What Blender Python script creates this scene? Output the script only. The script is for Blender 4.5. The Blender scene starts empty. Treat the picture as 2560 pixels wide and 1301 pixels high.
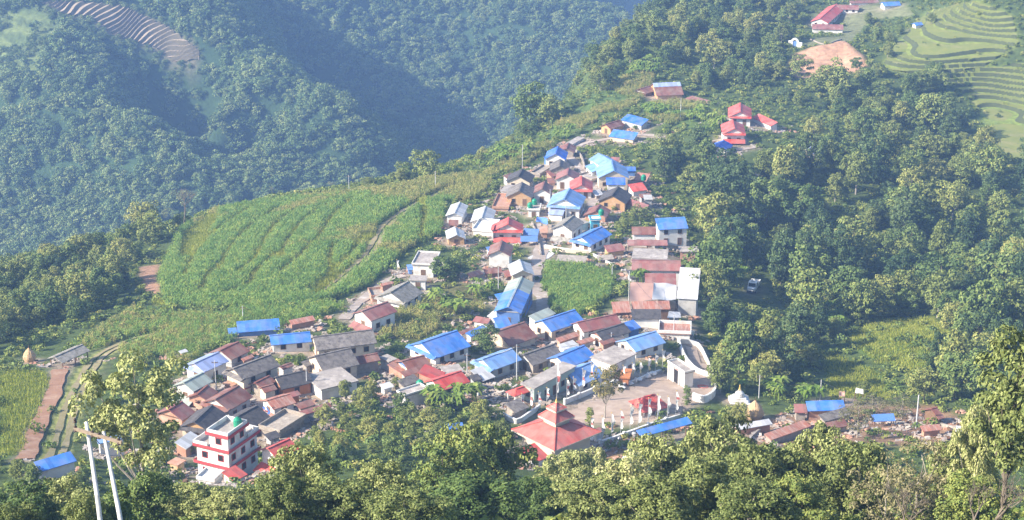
import bpy, math, random
import numpy as np
from mathutils import Vector, Matrix

random.seed(7)
RNG = np.random.default_rng(11)
C = bpy.context.scene
COL = C.collection
rad = math.radians

# ------------------------------------------------------------------ camera
PITCH = rad(21.0)
HFOV = rad(30.0)
FPX = 1280.0 / math.tan(HFOV / 2)
CP, SP = math.cos(PITCH), math.sin(PITCH)
cam_d = bpy.data.cameras.new("camera")
cam = bpy.data.objects.new("camera", cam_d)
COL.objects.link(cam)
cam_d.sensor_width = 36
cam_d.angle = HFOV
cam_d.clip_start = 0.5
cam_d.clip_end = 9000
cam.rotation_euler = (math.pi / 2 - PITCH, 0, 0)
C.camera = cam


def ray(u, v):
    a = (u - 1280.0) / FPX
    b = (650.5 - v) / FPX
    return np.array([a, CP + SP * b, -SP + CP * b])


def pix(u, v, t):
    return ray(u, v) * t


# ------------------------------------------------------------------ small helpers
def tag(o, label=None, cat=None, group=None, kind=None):
    if label: o["label"] = label
    if cat: o["category"] = cat
    if group: o["group"] = group
    if kind: o["kind"] = kind
    return o


def empty(name, loc, label=None, cat=None, group=None):
    o = bpy.data.objects.new(name, None)
    COL.objects.link(o)
    o.location = loc
    o.empty_display_size = 0.5
    return tag(o, label, cat, group)


class MB:
    """collects polygons; build() links them as one mesh object"""

    def __init__(self):
        self.v, self.f, self.uv = [], [], []

    def poly(self, pts, uvs=None):
        n = len(self.v)
        self.v += [tuple(float(c) for c in p) for p in pts]
        self.f.append(list(range(n, n + len(pts))))
        if uvs is None:
            p0 = Vector(pts[0]); e1 = (Vector(pts[1]) - p0)
            e1 = e1.normalized() if e1.length > 1e-6 else Vector((1, 0, 0))
            nrm = e1.cross(Vector(pts[-1]) - p0)
            e2 = nrm.cross(e1); e2 = e2.normalized() if e2.length > 1e-9 else Vector((0, 0, 1))
            uvs = [((Vector(p) - p0).dot(e1), (Vector(p) - p0).dot(e2)) for p in pts]
        self.uv += uvs

    def hexa(self, b, t):
        """bottom 4 and top 4 points, both counter-clockwise from above"""
        self.poly([b[3], b[2], b[1], b[0]])
        self.poly(t)
        for i in range(4):
            j = (i + 1) % 4
            self.poly([b[i], b[j], t[j], t[i]])

    def box(self, o, X, Y, Z, x0, x1, y0, y1, z0, z1):
        o, X, Y, Z = map(Vector, (o, X, Y, Z))
        P = lambda x, y, z: o + X * x + Y * y + Z * z
        self.hexa([P(x0, y0, z0), P(x1, y0, z0), P(x1, y1, z0), P(x0, y1, z0)],
                  [P(x0, y0, z1), P(x1, y0, z1), P(x1, y1, z1), P(x0, y1, z1)])
        return self

    def tube(self, pts, radii, n=6, cap=True):
        pts = [Vector(p) for p in pts]
        rings = []
        for i, p in enumerate(pts):
            d = pts[min(i + 1, len(pts) - 1)] - pts[max(i - 1, 0)]
            d = d.normalized() if d.length > 1e-6 else Vector((0, 0, 1))
            a = d.cross(Vector((1, 0, 0)) if abs(d.x) < 0.8 else Vector((0, 1, 0))).normalized()
            b = d.cross(a)
            rings.append([p + (a * math.cos(2 * math.pi * k / n) + b * math.sin(2 * math.pi * k / n)) * radii[i] for k in range(n)])
        for i in range(len(rings) - 1):
            for k in range(n):
                m = (k + 1) % n
                self.poly([rings[i][k], rings[i][m], rings[i + 1][m], rings[i + 1][k]])
        if cap:
            self.poly(rings[0][::-1]); self.poly(rings[-1])
        return self

    def lathe(self, o, prof, n=14):
        o = Vector(o)
        rings = [[o + Vector((r * math.cos(2 * math.pi * k / n), r * math.sin(2 * math.pi * k / n), z)) for k in range(n)] for r, z in prof]
        for i in range(len(rings) - 1):
            for k in range(n):
                m = (k + 1) % n
                self.poly([rings[i][k], rings[i][m], rings[i + 1][m], rings[i + 1][k]])
        self.poly(rings[0][::-1]); self.poly(rings[-1])
        return self

    def mesh(self, name, mat):
        me = bpy.data.meshes.new(name)
        me.from_pydata(self.v, [], self.f)
        l = me.uv_layers.new(name="UVMap")
        l.data.foreach_set("uv", np.array(self.uv, dtype=np.float32).ravel())
        if mat: me.materials.append(mat)
        me.validate()
        return me

    def build(self, name, mat, parent=None, smooth=False):
        me = self.mesh(name, mat)
        if smooth:
            me.polygons.foreach_set("use_smooth", [True] * len(me.polygons))
        o = bpy.data.objects.new(name, me)
        COL.objects.link(o)
        if parent is not None:
            o.parent = parent
            # children are modelled in world space relative to the thing's base
            base = parent
            off = Vector((0, 0, 0))
            while base is not None:
                off += base.location; base = base.parent
            me.transform(Matrix.Translation(-off))
        return o


def top(name, mat, mb, label, cat, group=None, loc=None):
    """a thing that is one mesh; origin at its base"""
    o = mb.build(name, mat)
    vs = np.array(mb.v)
    loc = Vector(loc) if loc is not None else Vector(((vs[:, 0].min() + vs[:, 0].max()) / 2, (vs[:, 1].min() + vs[:, 1].max()) / 2, vs[:, 2].min()))
    o.data.transform(Matrix.Translation(-loc)); o.location = loc
    return tag(o, label, cat, group)


# ------------------------------------------------------------------ materials
def new_mat(name):
    m = bpy.data.materials.new(name)
    m.use_nodes = True
    nt = m.node_tree
    b = nt.nodes["Principled BSDF"]
    b.inputs["Specular IOR Level"].default_value = 0.25
    return m, nt, b


def N(nt, kind, **kw):
    n = nt.nodes.new(kind)
    for k, v in kw.items():
        setattr(n, k, v)
    return n


def ramp(nt, fac, stops):
    r = N(nt, "ShaderNodeValToRGB")
    e = r.color_ramp.elements
    while len(e) < len(stops): e.new(0.5)
    for el, (p, c) in zip(e, stops):
        el.position = p; el.color = (*c, 1)
    nt.links.new(fac, r.inputs[0])
    return r.outputs[0]


def mixc(nt, f, a, b, mode="MIX"):
    n = N(nt, "ShaderNodeMix", data_type="RGBA", blend_type=mode)
    for s, x in ((n.inputs[0], f), (n.inputs[6], a), (n.inputs[7], b)):
        if hasattr(x, "is_output"): nt.links.new(x, s)
        elif isinstance(x, (int, float)): s.default_value = x
        else: s.default_value = (*x, 1)
    return n.outputs[2]


def noise(nt, vec, scale, detail=4, rough=0.6):
    n = N(nt, "ShaderNodeTexNoise")
    n.inputs["Scale"].default_value = scale
    n.inputs["Detail"].default_value = detail
    n.inputs["Roughness"].default_value = rough
    if vec is not None: nt.links.new(vec, n.inputs["Vector"])
    return n.outputs["Fac"]


def math_n(nt, op, a, b=None):
    n = N(nt, "ShaderNodeMath", operation=op)
    for s, x in zip(n.inputs, (a, b)):
        if x is None: continue
        if hasattr(x, "is_output"): nt.links.new(x, s)
        else: s.default_value = x
    return n.outputs[0]


def scl(c, k):
    return tuple(min(1.0, x * k) for x in c)


def mat_sheet(name, col, rust=0.15, rustcol=(0.16, 0.06, 0.035), rough=0.55, corr=0.7, spec=0.3):
    """corrugated sheet roofing: sheets with their own tint, streaks down the slope, rust"""
    m, nt, b = new_mat(name)
    uv = N(nt, "ShaderNodeUVMap").outputs[0]
    sep = N(nt, "ShaderNodeSeparateXYZ"); nt.links.new(uv, sep.inputs[0])
    sheet = math_n(nt, "FLOOR", math_n(nt, "MULTIPLY", sep.outputs[0], 1.15))
    row = math_n(nt, "FLOOR", math_n(nt, "MULTIPLY", sep.outputs[1], 0.4))
    wn = N(nt, "ShaderNodeTexWhiteNoise", noise_dimensions="2D")
    cmb = N(nt, "ShaderNodeCombineXYZ")
    nt.links.new(sheet, cmb.inputs[0]); nt.links.new(row, cmb.inputs[1]); nt.links.new(cmb.outputs[0], wn.inputs["Vector"])
    oi = N(nt, "ShaderNodeObjectInfo")
    base = mixc(nt, wn.outputs["Value"], scl(col, 0.74), scl(col, 1.16))
    base = mixc(nt, math_n(nt, "MULTIPLY", oi.outputs["Random"], 0.25), base, scl(col, 0.7))
    mp = N(nt, "ShaderNodeMapping"); mp.inputs["Scale"].default_value = (1.6, 0.25, 1)
    nt.links.new(uv, mp.inputs[0])
    streak = noise(nt, mp.outputs[0], 1.3, 6, 0.7)
    tc = N(nt, "ShaderNodeTexCoord")
    big = noise(nt, tc.outputs["Object"], 0.35, 4)
    fac = math_n(nt, "MULTIPLY", ramp(nt, streak, [(0.46, (0, 0, 0)), (0.72, (1, 1, 1))]), rust * 2)
    base = mixc(nt, fac, base, rustcol)
    dust = ramp(nt, big, [(0.38, (0, 0, 0)), (0.72, (0.42, 0.42, 0.42))])
    base = mixc(nt, dust, base, (0.36, 0.33, 0.29))
    nt.links.new(base, b.inputs["Base Color"])
    b.inputs["Roughness"].default_value = rough
    b.inputs["Specular IOR Level"].default_value = spec
    wv = N(nt, "ShaderNodeTexWave"); wv.inputs["Scale"].default_value = 1.6
    nt.links.new(uv, wv.inputs["Vector"])
    bp = N(nt, "ShaderNodeBump"); bp.inputs["Strength"].default_value = 0.35; bp.inputs["Distance"].default_value = 0.05 * corr
    nt.links.new(wv.outputs["Fac"], bp.inputs["Height"]); nt.links.new(bp.outputs[0], b.inputs["Normal"])
    return m


def mat_rough(name, c1, c2, scale=1.2, c3=None, rough=0.9, bump=0.3, bscale=3.0):
    """plaster, stone, slate, mud: two tones of noise, stains, bump"""
    m, nt, b = new_mat(name)
    tc = N(nt, "ShaderNodeTexCoord").outputs["Object"]
    oi = N(nt, "ShaderNodeObjectInfo")
    add = N(nt, "ShaderNodeVectorMath", operation="ADD")
    cmb = N(nt, "ShaderNodeCombineXYZ")
    r100 = math_n(nt, "MULTIPLY", oi.outputs["Random"], 90)
    for i in range(3): nt.links.new(r100, cmb.inputs[i])
    nt.links.new(tc, add.inputs[0]); nt.links.new(cmb.outputs[0], add.inputs[1])
    n1 = noise(nt, add.outputs[0], scale, 6, 0.65)
    col = mixc(nt, ramp(nt, n1, [(0.35, (0, 0, 0)), (0.68, (1, 1, 1))]), c1, c2)
    if c3:
        n2 = noise(nt, add.outputs[0], scale * 0.4, 5, 0.7)
        col = mixc(nt, ramp(nt, n2, [(0.52, (0, 0, 0)), (0.66, (1, 1, 1))]), col, c3)
    col = mixc(nt, math_n(nt, "MULTIPLY", oi.outputs["Random"], 0.3), col, scl(c1, 0.7))
    nt.links.new(col, b.inputs["Base Color"])
    b.inputs["Roughness"].default_value = rough
    bp = N(nt, "ShaderNodeBump"); bp.inputs["Strength"].default_value = bump; bp.inputs["Distance"].default_value = 0.15
    nt.links.new(noise(nt, tc, bscale, 4), bp.inputs["Height"]); nt.links.new(bp.outputs[0], b.inputs["Normal"])
    return m


def mat_slate(name, c1, c2, c3):
    m, nt, b = new_mat(name)
    uv = N(nt, "ShaderNodeUVMap").outputs[0]
    vo = N(nt, "ShaderNodeTexVoronoi"); vo.inputs["Scale"].default_value = 1.7
    nt.links.new(uv, vo.inputs["Vector"])
    sep = N(nt, "ShaderNodeSeparateColor"); nt.links.new(vo.outputs["Color"], sep.inputs[0])
    col = mixc(nt, sep.outputs[0], c1, c2)
    tc = N(nt, "ShaderNodeTexCoord").outputs["Object"]
    col = mixc(nt, ramp(nt, noise(nt, tc, 0.9, 6, 0.7), [(0.45, (0, 0, 0)), (0.68, (1, 1, 1))]), col, c3)
    oi = N(nt, "ShaderNodeObjectInfo")
    col = mixc(nt, math_n(nt, "MULTIPLY", oi.outputs["Random"], 0.35), col, scl(c1, 0.75))
    nt.links.new(col, b.inputs["Base Color"]); b.inputs["Roughness"].default_value = 0.85
    bp = N(nt, "ShaderNodeBump"); bp.inputs["Strength"].default_value = 0.5; bp.inputs["Distance"].default_value = 0.12
    nt.links.new(sep.outputs[1], bp.inputs["Height"]); nt.links.new(bp.outputs[0], b.inputs["Normal"])
    return m


def mat_plain(name, c, rough=0.7, var=0.12):
    return mat_rough(name, c, scl(c, 1 - var), 0.8, None, rough, 0.1)


def mat_leaf(name, dark, mid, lite, lite2=None, trans=0.25):
    m, nt, b = new_mat(name)
    oi = N(nt, "ShaderNodeObjectInfo")
    ge = N(nt, "ShaderNodeNewGeometry")
    f = math_n(nt, "ADD", math_n(nt, "MULTIPLY", oi.outputs["Random"], 0.55), math_n(nt, "MULTIPLY", ge.outputs["Random Per Island"], 0.45))
    stops = [(0.12, dark), (0.5, mid), (0.85, lite)]
    if lite2: stops.append((0.97, lite2))
    col = ramp(nt, f, stops)
    nt.links.new(col, b.inputs["Base Color"])
    b.inputs["Roughness"].default_value = 0.62
    b.inputs["Specular IOR Level"].default_value = 0.22
    tr = N(nt, "ShaderNodeBsdfTranslucent"); nt.links.new(mixc(nt, 0.5, col, (0.13, 0.16, 0.02)), tr.inputs["Color"])
    mx = N(nt, "ShaderNodeMixShader"); mx.inputs[0].default_value = trans
    out = nt.nodes["Material Output"]
    nt.links.new(b.outputs[0], mx.inputs[1]); nt.links.new(tr.outputs[0], mx.inputs[2]); nt.links.new(mx.outputs[0], out.inputs["Surface"])
    return m


M = {
    "blue": mat_sheet("blue_sheet", (0.055, 0.20, 0.62), 0.03),
    "deepblue": mat_sheet("deep_blue_sheet", (0.02, 0.14, 0.62), 0.02),
    "lblue": mat_sheet("pale_blue_sheet", (0.17, 0.33, 0.66), 0.05),
    "vblue": mat_sheet("violet_blue_sheet", (0.30, 0.38, 0.66), 0.06),
    "brown": mat_sheet("rusty_brown_sheet", (0.22, 0.085, 0.065), 0.25, (0.12, 0.05, 0.035)),
    "maroon": mat_sheet("maroon_sheet", (0.27, 0.095, 0.085), 0.12, (0.16, 0.06, 0.05)),
    "rust": mat_sheet("patchy_rusted_sheet", (0.36, 0.13, 0.085), 0.4, (0.55, 0.42, 0.36)),
    "red": mat_sheet("red_sheet", (0.55, 0.075, 0.06), 0.05, (0.3, 0.06, 0.05)),
    "zinc": mat_sheet("zinc_sheet", (0.50, 0.51, 0.54), 0.12, (0.33, 0.25, 0.2), 0.5),
    "green": mat_sheet("grey_green_sheet", (0.33, 0.38, 0.34), 0.06),
    "temple": mat_sheet("temple_red_sheet", (0.52, 0.115, 0.095), 0.12, (0.42, 0.13, 0.10), 0.7, 0.4),
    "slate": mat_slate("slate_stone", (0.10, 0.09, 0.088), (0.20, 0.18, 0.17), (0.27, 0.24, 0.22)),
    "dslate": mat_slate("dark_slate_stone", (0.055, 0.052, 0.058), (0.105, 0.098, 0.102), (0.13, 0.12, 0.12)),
    "pslate": mat_slate("mossy_pale_slate", (0.17, 0.16, 0.14), (0.30, 0.28, 0.25), (0.4, 0.37, 0.34)),
    "conc": mat_rough("weathered_concrete", (0.40, 0.36, 0.33), (0.22, 0.19, 0.18), 0.9, (0.50, 0.45, 0.42)),
    "white": mat_rough("white_plaster", (0.78, 0.77, 0.75), (0.66, 0.64, 0.61), 0.7, (0.50, 0.46, 0.41), 0.85, 0.1),
    "cream": mat_rough("cream_plaster", (0.66, 0.57, 0.45), (0.55, 0.46, 0.36), 0.7, (0.46, 0.36, 0.28), 0.85, 0.1),
    "ochre": mat_rough("ochre_mud_plaster", (0.55, 0.34, 0.17), (0.47, 0.28, 0.14), 0.8, (0.58, 0.45, 0.31)),
    "orange": mat_rough("orange_mud_plaster", (0.48, 0.19, 0.075), (0.42, 0.16, 0.07), 0.7, (0.36, 0.17, 0.1)),
    "brick": mat_rough("bare_brick", (0.42, 0.22, 0.15), (0.50, 0.30, 0.21), 1.2, (0.52, 0.38, 0.3)),
    "stone": mat_rough("rubble_stone", (0.38, 0.33, 0.28), (0.25, 0.21, 0.18), 1.6, (0.48, 0.42, 0.36)),
    "grey": mat_rough("grey_plaster", (0.46, 0.46, 0.46), (0.36, 0.35, 0.34), 0.7, (0.55, 0.53, 0.5)),
    "mint": mat_rough("mint_plaster", (0.38, 0.47, 0.42), (0.33, 0.41, 0.37), 0.6),
    "cyan": mat_rough("cyan_plaster", (0.09, 0.42, 0.62), (0.13, 0.46, 0.62), 0.6),
    "bwall": mat_rough("blue_plaster", (0.10, 0.20, 0.48), (0.14, 0.24, 0.48), 0.6),
    "redband": mat_plain("red_paint", (0.50, 0.075, 0.085)),
    "wood_pale": mat_rough("sun_bleached_timber", (0.40, 0.31, 0.24), (0.30, 0.23, 0.17), 2.0),
    "wood": mat_rough("weathered_timber", (0.20, 0.12, 0.075), (0.13, 0.08, 0.05), 2.0),
    "dark": mat_plain("shuttered_window", (0.035, 0.032, 0.035), 0.3),
    "frame": mat_plain("window_frame", (0.30, 0.20, 0.14)),
    "pole": mat_rough("painted_steel_pole", (0.62, 0.62, 0.63), (0.48, 0.47, 0.47), 1.5),
    "bark": mat_rough("bark", (0.20, 0.165, 0.13), (0.11, 0.09, 0.07), 2.5),
    "pbark": mat_rough("pale_bark", (0.42, 0.38, 0.33), (0.28, 0.24, 0.2), 2.0),
    "tank": mat_plain("green_plastic", (0.02, 0.26, 0.15), 0.4),
    "hay": mat_rough("dry_straw", (0.55, 0.38, 0.22), (0.42, 0.28, 0.15), 2.5, (0.6, 0.44, 0.28), 0.95, 0.8, 6),
    "pave": mat_rough("flagstone_paving", (0.44, 0.34, 0.27), (0.33, 0.245, 0.195), 0.7, (0.50, 0.40, 0.33)),
    "lane": mat_rough("trodden_stone_lane", (0.42, 0.35, 0.30), (0.29, 0.23, 0.19), 0.8, (0.55, 0.49, 0.44)),
    "soil": mat_rough("red_soil", (0.34, 0.19, 0.12), (0.27, 0.145, 0.09), 0.6, (0.40, 0.26, 0.18)),
    "rut": mat_rough("wheel_rut_earth", (0.30, 0.25, 0.13), (0.22, 0.19, 0.09), 0.5, (0.36, 0.28, 0.19)),
    "tread_dry": mat_rough("ploughed_dry_earth", (0.34, 0.27, 0.195), (0.28, 0.22, 0.155), 0.3, (0.39, 0.31, 0.23)),
    "riser_dry": mat_rough("grassy_terrace_bank", (0.15, 0.125, 0.08), (0.11, 0.095, 0.06), 0.5),
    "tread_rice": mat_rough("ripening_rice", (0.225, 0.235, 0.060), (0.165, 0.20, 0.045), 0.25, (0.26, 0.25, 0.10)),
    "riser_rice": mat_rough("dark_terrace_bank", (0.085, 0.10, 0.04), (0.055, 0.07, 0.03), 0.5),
    "tarp_o": mat_rough("peach_tarpaulin", (0.56, 0.33, 0.25), (0.50, 0.28, 0.21), 0.5, None, 0.6),
    "tarp_w": mat_rough("white_tarpaulin", (0.60, 0.59, 0.59), (0.52, 0.51, 0.52), 0.5, None, 0.6),
    "tarp_b": mat_rough("blue_tarpaulin", (0.10, 0.22, 0.62), (0.14, 0.28, 0.66), 0.5, None, 0.5),
    "flag": mat_plain("white_flag_cloth", (0.78, 0.77, 0.76), 0.9, 0.05),
    "flag_y": mat_plain("yellow_flag_cloth", (0.68, 0.58, 0.30), 0.9, 0.05),
    "flag_r": mat_plain("red_flag_cloth", (0.52, 0.16, 0.15), 0.9, 0.05),
    "gold": mat_plain("gilded_metal", (0.62, 0.42, 0.12), 0.35),
    "glass": mat_plain("vehicle_glass", (0.03, 0.035, 0.045), 0.12),
    "paint": mat_plain("white_vehicle_paint", (0.74, 0.74, 0.73), 0.35, 0.03),
    "tyre": mat_plain("tyre_rubber", (0.02, 0.02, 0.02)),
    "insul": mat_plain("brown_porcelain", (0.05, 0.03, 0.025), 0.25),
}
LEAF = {
    "fore": mat_leaf("leaf_yellow_green", (0.09, 0.125, 0.034), (0.25, 0.285, 0.095), (0.46, 0.47, 0.20), (0.66, 0.60, 0.34), 0.16),
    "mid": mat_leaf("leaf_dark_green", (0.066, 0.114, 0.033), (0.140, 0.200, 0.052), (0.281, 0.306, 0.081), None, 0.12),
    "pale": mat_leaf("leaf_olive_green", (0.125, 0.160, 0.044), (0.214, 0.252, 0.066), (0.357, 0.344, 0.102), None, 0.14),
    "far": mat_leaf("leaf_far_wood", (0.073, 0.129, 0.047), (0.146, 0.218, 0.067), (0.279, 0.322, 0.109), None, 0.1),
    "maize": mat_leaf("leaf_maize", (0.130, 0.249, 0.056), (0.217, 0.349, 0.076), (0.422, 0.469, 0.105), None, 0.35),
    "maize2": mat_leaf("leaf_ripening_maize", (0.201, 0.246, 0.062), (0.331, 0.336, 0.093), (0.502, 0.426, 0.155), (0.663, 0.475, 0.233), 0.3),
    "bush": mat_leaf("leaf_bush", (0.099, 0.160, 0.036), (0.197, 0.261, 0.055), (0.355, 0.371, 0.088), (0.531, 0.439, 0.160), 0.28),
    "grass": mat_leaf("leaf_rice", (0.235, 0.287, 0.048), (0.335, 0.374, 0.061), (0.453, 0.446, 0.096), None, 0.35),
    "brownish": mat_leaf("leaf_browned", (0.11, 0.115, 0.05), (0.21, 0.20, 0.095), (0.33, 0.29, 0.16), None, 0.2),
    "deep": mat_leaf("leaf_deep_green", (0.029, 0.058, 0.023), (0.062, 0.107, 0.036), (0.124, 0.169, 0.058), None, 0.1),
    "banana": mat_leaf("leaf_banana", (0.117, 0.209, 0.033), (0.187, 0.275, 0.044), (0.280, 0.341, 0.077), None, 0.35),
    "flower": mat_leaf("leaf_with_brown_tips", (0.07, 0.09, 0.03), (0.17, 0.18, 0.06), (0.31, 0.25, 0.11), None, 0.2),
}

# ------------------------------------------------------------------ terrain heights
# (u, v, depth): what ground the photograph shows where, and how far away
CTL = [
    # near spur, village
    (565, 1190, 336), (300, 1180, 322), (100, 1165, 318), (850, 1120, 330), (1100, 1120, 335), (1390, 1140, 345), (1650, 1090, 355),
    (2000, 1060, 362), (2300, 1070, 360), (2500, 1060, 360), (1600, 985, 382), (1850, 1000, 384), (1700, 860, 418), (1400, 870, 416),
    (1100, 880, 408), (700, 900, 396), (480, 985, 372), (250, 980, 372), (20, 1000, 366), (100, 915, 396), (350, 850, 420), (600, 800, 430),
    (1400, 700, 476), (1200, 690, 476), (1650, 740, 460), (1000, 700, 472), (1230, 580, 522), (1460, 600, 514), (1650, 600, 514),
    (1300, 500, 560), (1550, 500, 560), (1380, 410, 606), (1500, 430, 598), (1570, 320, 645), (1840, 350, 622), (1670, 245, 690),
    (1850, 290, 655), (2060, 180, 735), (2060, 90, 815), (2290, 60, 815), (2450, 80, 765), (2450, 0, 785), (2560, 60, 765), (2450, -30, 830), (2330, 130, 745), (2500, 250, 722), (2540, 400, 650), (2600, 120, 745),
    (2000, 420, 600), (2250, 400, 625), (2300, 560, 560), (2520, 600, 545),
    (1900, 620, 540), (1880, 740, 492), (2100, 700, 508), (2350, 760, 482), (2550, 800, 462), (2000, 850, 450), (2250, 850, 442), (2150, 960, 418), (2450, 940, 405),
    # fields
    (800, 600, 524), (950, 560, 535), (1080, 480, 578), (860, 482, 600), (700, 500, 612), (600, 650, 512), (480, 620, 548), (450, 560, 598),
    (370, 700, 496), (200, 700, 505), (100, 660, 545), (20, 660, 560), (50, 800, 456), (250, 600, 585), (600, 520, 615), (1150, 440, 604), (1240, 400, 626),
    (1350, 330, 664), (1400, 260, 700), (1470, 150, 775), (1600, 30, 880), (1560, 200, 715), (1750, 150, 745), (1850, 40, 850),
    # ground falling away behind the crest (hidden)
    (860, 520, 700), (860, 600, 880), (600, 580, 720), (400, 640, 720), (100, 720, 680), (1150, 500, 730), (1150, 580, 900), (1350, 380, 790), (1350, 470, 980),
    (1470, 220, 900), (1470, 330, 1120), (1600, 110, 1010), (1600, 200, 1250), (860, 640, 1010), (400, 690, 900), (0, 760, 830), (0, 690, 980), (400, 640, 1020), (1150, 560, 1150),
    (-500, 700, 560), (-500, 780, 800), (-500, 650, 1040),
    # far side of the valley
    (0, 560, 1110), (0, 430, 1140), (0, 300, 1172), (0, 170, 1200), (0, 60, 1240), (-500, 400, 1160), (-500, 100, 1250),
    (200, 235, 1165), (330, 330, 1130), (440, 440, 1098), (480, 530, 1072), (200, 450, 1115), (250, 560, 1082),
    (430, 345, 1222), (530, 425, 1204), (620, 480, 1184), (300, 250, 1192),
    (300, 110, 1240), (480, 150, 1228), (600, 190, 1205), (700, 218, 1188), (790, 290, 1162), (850, 370, 1138), (885, 440, 1120),
    (560, 290, 1178), (680, 380, 1148), (760, 450, 1128), (640, 250, 1184),
    (660, 70, 1365), (720, 150, 1415), (790, 230, 1408), (870, 330, 1375), (940, 420, 1320), (600, 20, 1330), (960, 470, 1285),
    (760, 60, 1425), (850, 150, 1412), (920, 260, 1395), (1000, 360, 1362), (1000, 60, 1450), (1080, 180, 1420), (1130, 290, 1392), (1200, 120, 1432), (1180, 20, 1462), (1230, 300, 1385),
    (1240, 50, 1436), (1300, 130, 1412), (1345, 200, 1395), (1370, 260, 1380), (1200, -20, 1470),
    (1330, 30, 1600), (1400, 110, 1690), (1450, 170, 1720), (1290, -20, 1600),
    (1430, 30, 1800), (1500, 80, 1870), (1520, 10, 1970), (1600, 20, 2080), (1600, -40, 2110), (1480, -60, 1960),
    # beyond the frame
    (0, -60, 1262), (0, -200, 1300), (300, -150, 1330), (600, -150, 1480), (1000, -150, 1560), (1300, -160, 1800), (1700, -150, 2100), (1900, -40, 980), (2250, -40, 960),
    (2200, -90, 1080), (2550, -60, 960), (2600, -90, 1080), (3000, 0, 880), (3000, 400, 640), (3000, 900, 420), (2300, 0, 1400), (2700, 0, 1400),
]
WP = [  # world points: the slope below the viewer, the rims of the model
    (0, 2, -1.9), (-40, 0, -6), (40, 0, -5), (0, 60, -34), (-45, 60, -35), (45, 60, -34), (0, 123, -69.5), (-50, 123, -70), (50, 123, -69),
    (0, 200, -111), (-90, 200, -112), (90, 200, -111), (0, 255, -141), (-110, 255, -142), (120, 255, -141), (-140, 290, -152), (150, 290, -152),
    (-800, 2400, -320), (0, 2600, -330), (900, 2600, -330), (900, 1800, -330), (-700, 1600, -280),
]
P = np.array([pix(*c) for c in CTL] + [np.array(w, float) for w in WP])
XY = P[:, :2] / 1000.0
ZZ = P[:, 2]


def tps_k(d2):
    return np.where(d2 > 1e-12, 0.5 * d2 * np.log(np.maximum(d2, 1e-12)), 0.0)


n_ = len(P)
K = tps_k(((XY[:, None] - XY[None]) ** 2).sum(-1)) + np.eye(n_) * 2e-5
Q = np.c_[np.ones(n_), XY]
A_ = np.block([[K, Q], [Q.T, np.zeros((3, 3))]])
W_ = np.linalg.solve(A_, np.r_[ZZ, 0, 0, 0])


def tps(x, y):
    p = np.stack([x, y], -1).reshape(-1, 2) / 1000.0
    out = np.empty(len(p))
    for i in range(0, len(p), 20000):
        q = p[i:i + 20000]
        d2 = ((q[:, None] - XY[None]) ** 2).sum(-1)
        out[i:i + 20000] = tps_k(d2) @ W_[:n_] + W_[n_] + q @ W_[n_ + 1:]
    return out.reshape(np.shape(x))


_perm = np.random.default_rng(3).random((256, 256))


def vnoise(x, y, s):
    x = np.asarray(x) / s; y = np.asarray(y) / s
    xi = np.floor(x).astype(int); yi = np.floor(y).astype(int)
    fx = x - xi; fy = y - yi
    fx = fx * fx * (3 - 2 * fx); fy = fy * fy * (3 - 2 * fy)
    g = lambda a, b: _perm[a & 255, b & 255]
    return (g(xi, yi) * (1 - fx) + g(xi + 1, yi) * fx) * (1 - fy) + (g(xi, yi + 1) * (1 - fx) + g(xi + 1, yi + 1) * fx) * fy - 0.5


# fan-shaped grid: azimuth x distance, fine where the village lies
AZ = np.linspace(rad(-27), rad(27), 430)
RR = np.r_[np.arange(2.5, 240, 3.0), np.arange(240, 900, 1.5), np.arange(900, 1950, 5.0), np.arange(1950, 3300, 30.0)]
RG, AG = np.meshgrid(RR, AZ, indexing="ij")
GX, GY = RG * np.sin(AG), RG * np.cos(AG)
GZ = tps(GX, GY)
GZ0 = GZ.copy()
farw = np.clip((RG - 850) / 150, 0, 1)
GZ += farw * (vnoise(GX, GY, 70) * 16 + vnoise(GX + 50, GY, 30) * 6)
GZ += (1 - farw) * (vnoise(GX, GY, 25) * 1.6 + vnoise(GX, GY, 9) * 0.5) * np.clip(RG / 60, 0, 1)


def gidx(x, y):
    r = np.hypot(x, y); a = np.arctan2(x, y)
    i = np.interp(r, RR, np.arange(len(RR))); j = np.interp(a, AZ, np.arange(len(AZ)))
    return i, j


def sample(grid, x, y):
    i, j = gidx(np.asarray(x, float), np.asarray(y, float))
    i0 = np.clip(np.floor(i).astype(int), 0, len(RR) - 2); j0 = np.clip(np.floor(j).astype(int), 0, len(AZ) - 2)
    fi, fj = i - i0, j - j0
    return (grid[i0, j0] * (1 - fi) + grid[i0 + 1, j0] * fi) * (1 - fj) + (grid[i0, j0 + 1] * (1 - fi) + grid[i0 + 1, j0 + 1] * fi) * fj


def hz(x, y):
    return float(sample(GZ, x, y))


TS = np.r_[np.arange(40, 1000, 1.0), np.arange(1000, 3000, 4.0)]


def at(u, v, off=0.0, tmin=268):
    """first point on the sight line through a pixel that lies `off` above the ground"""
    d = ray(u, v)
    ts = TS[TS >= tmin]
    p = ts[:, None] * d[None]
    s = p[:, 2] - sample(GZ, p[:, 0], p[:, 1]) - off
    k = np.argmax(s < 0)
    if s[k] >= 0: k = len(ts) - 1
    if k == 0: return d * ts[0]
    f = s[k - 1] / (s[k - 1] - s[k] + 1e-9)
    return d * (ts[k - 1] + f * (ts[k] - ts[k - 1]))


def atz(u, v, z):
    d = ray(u, v)
    return d * (z / d[2])


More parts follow.
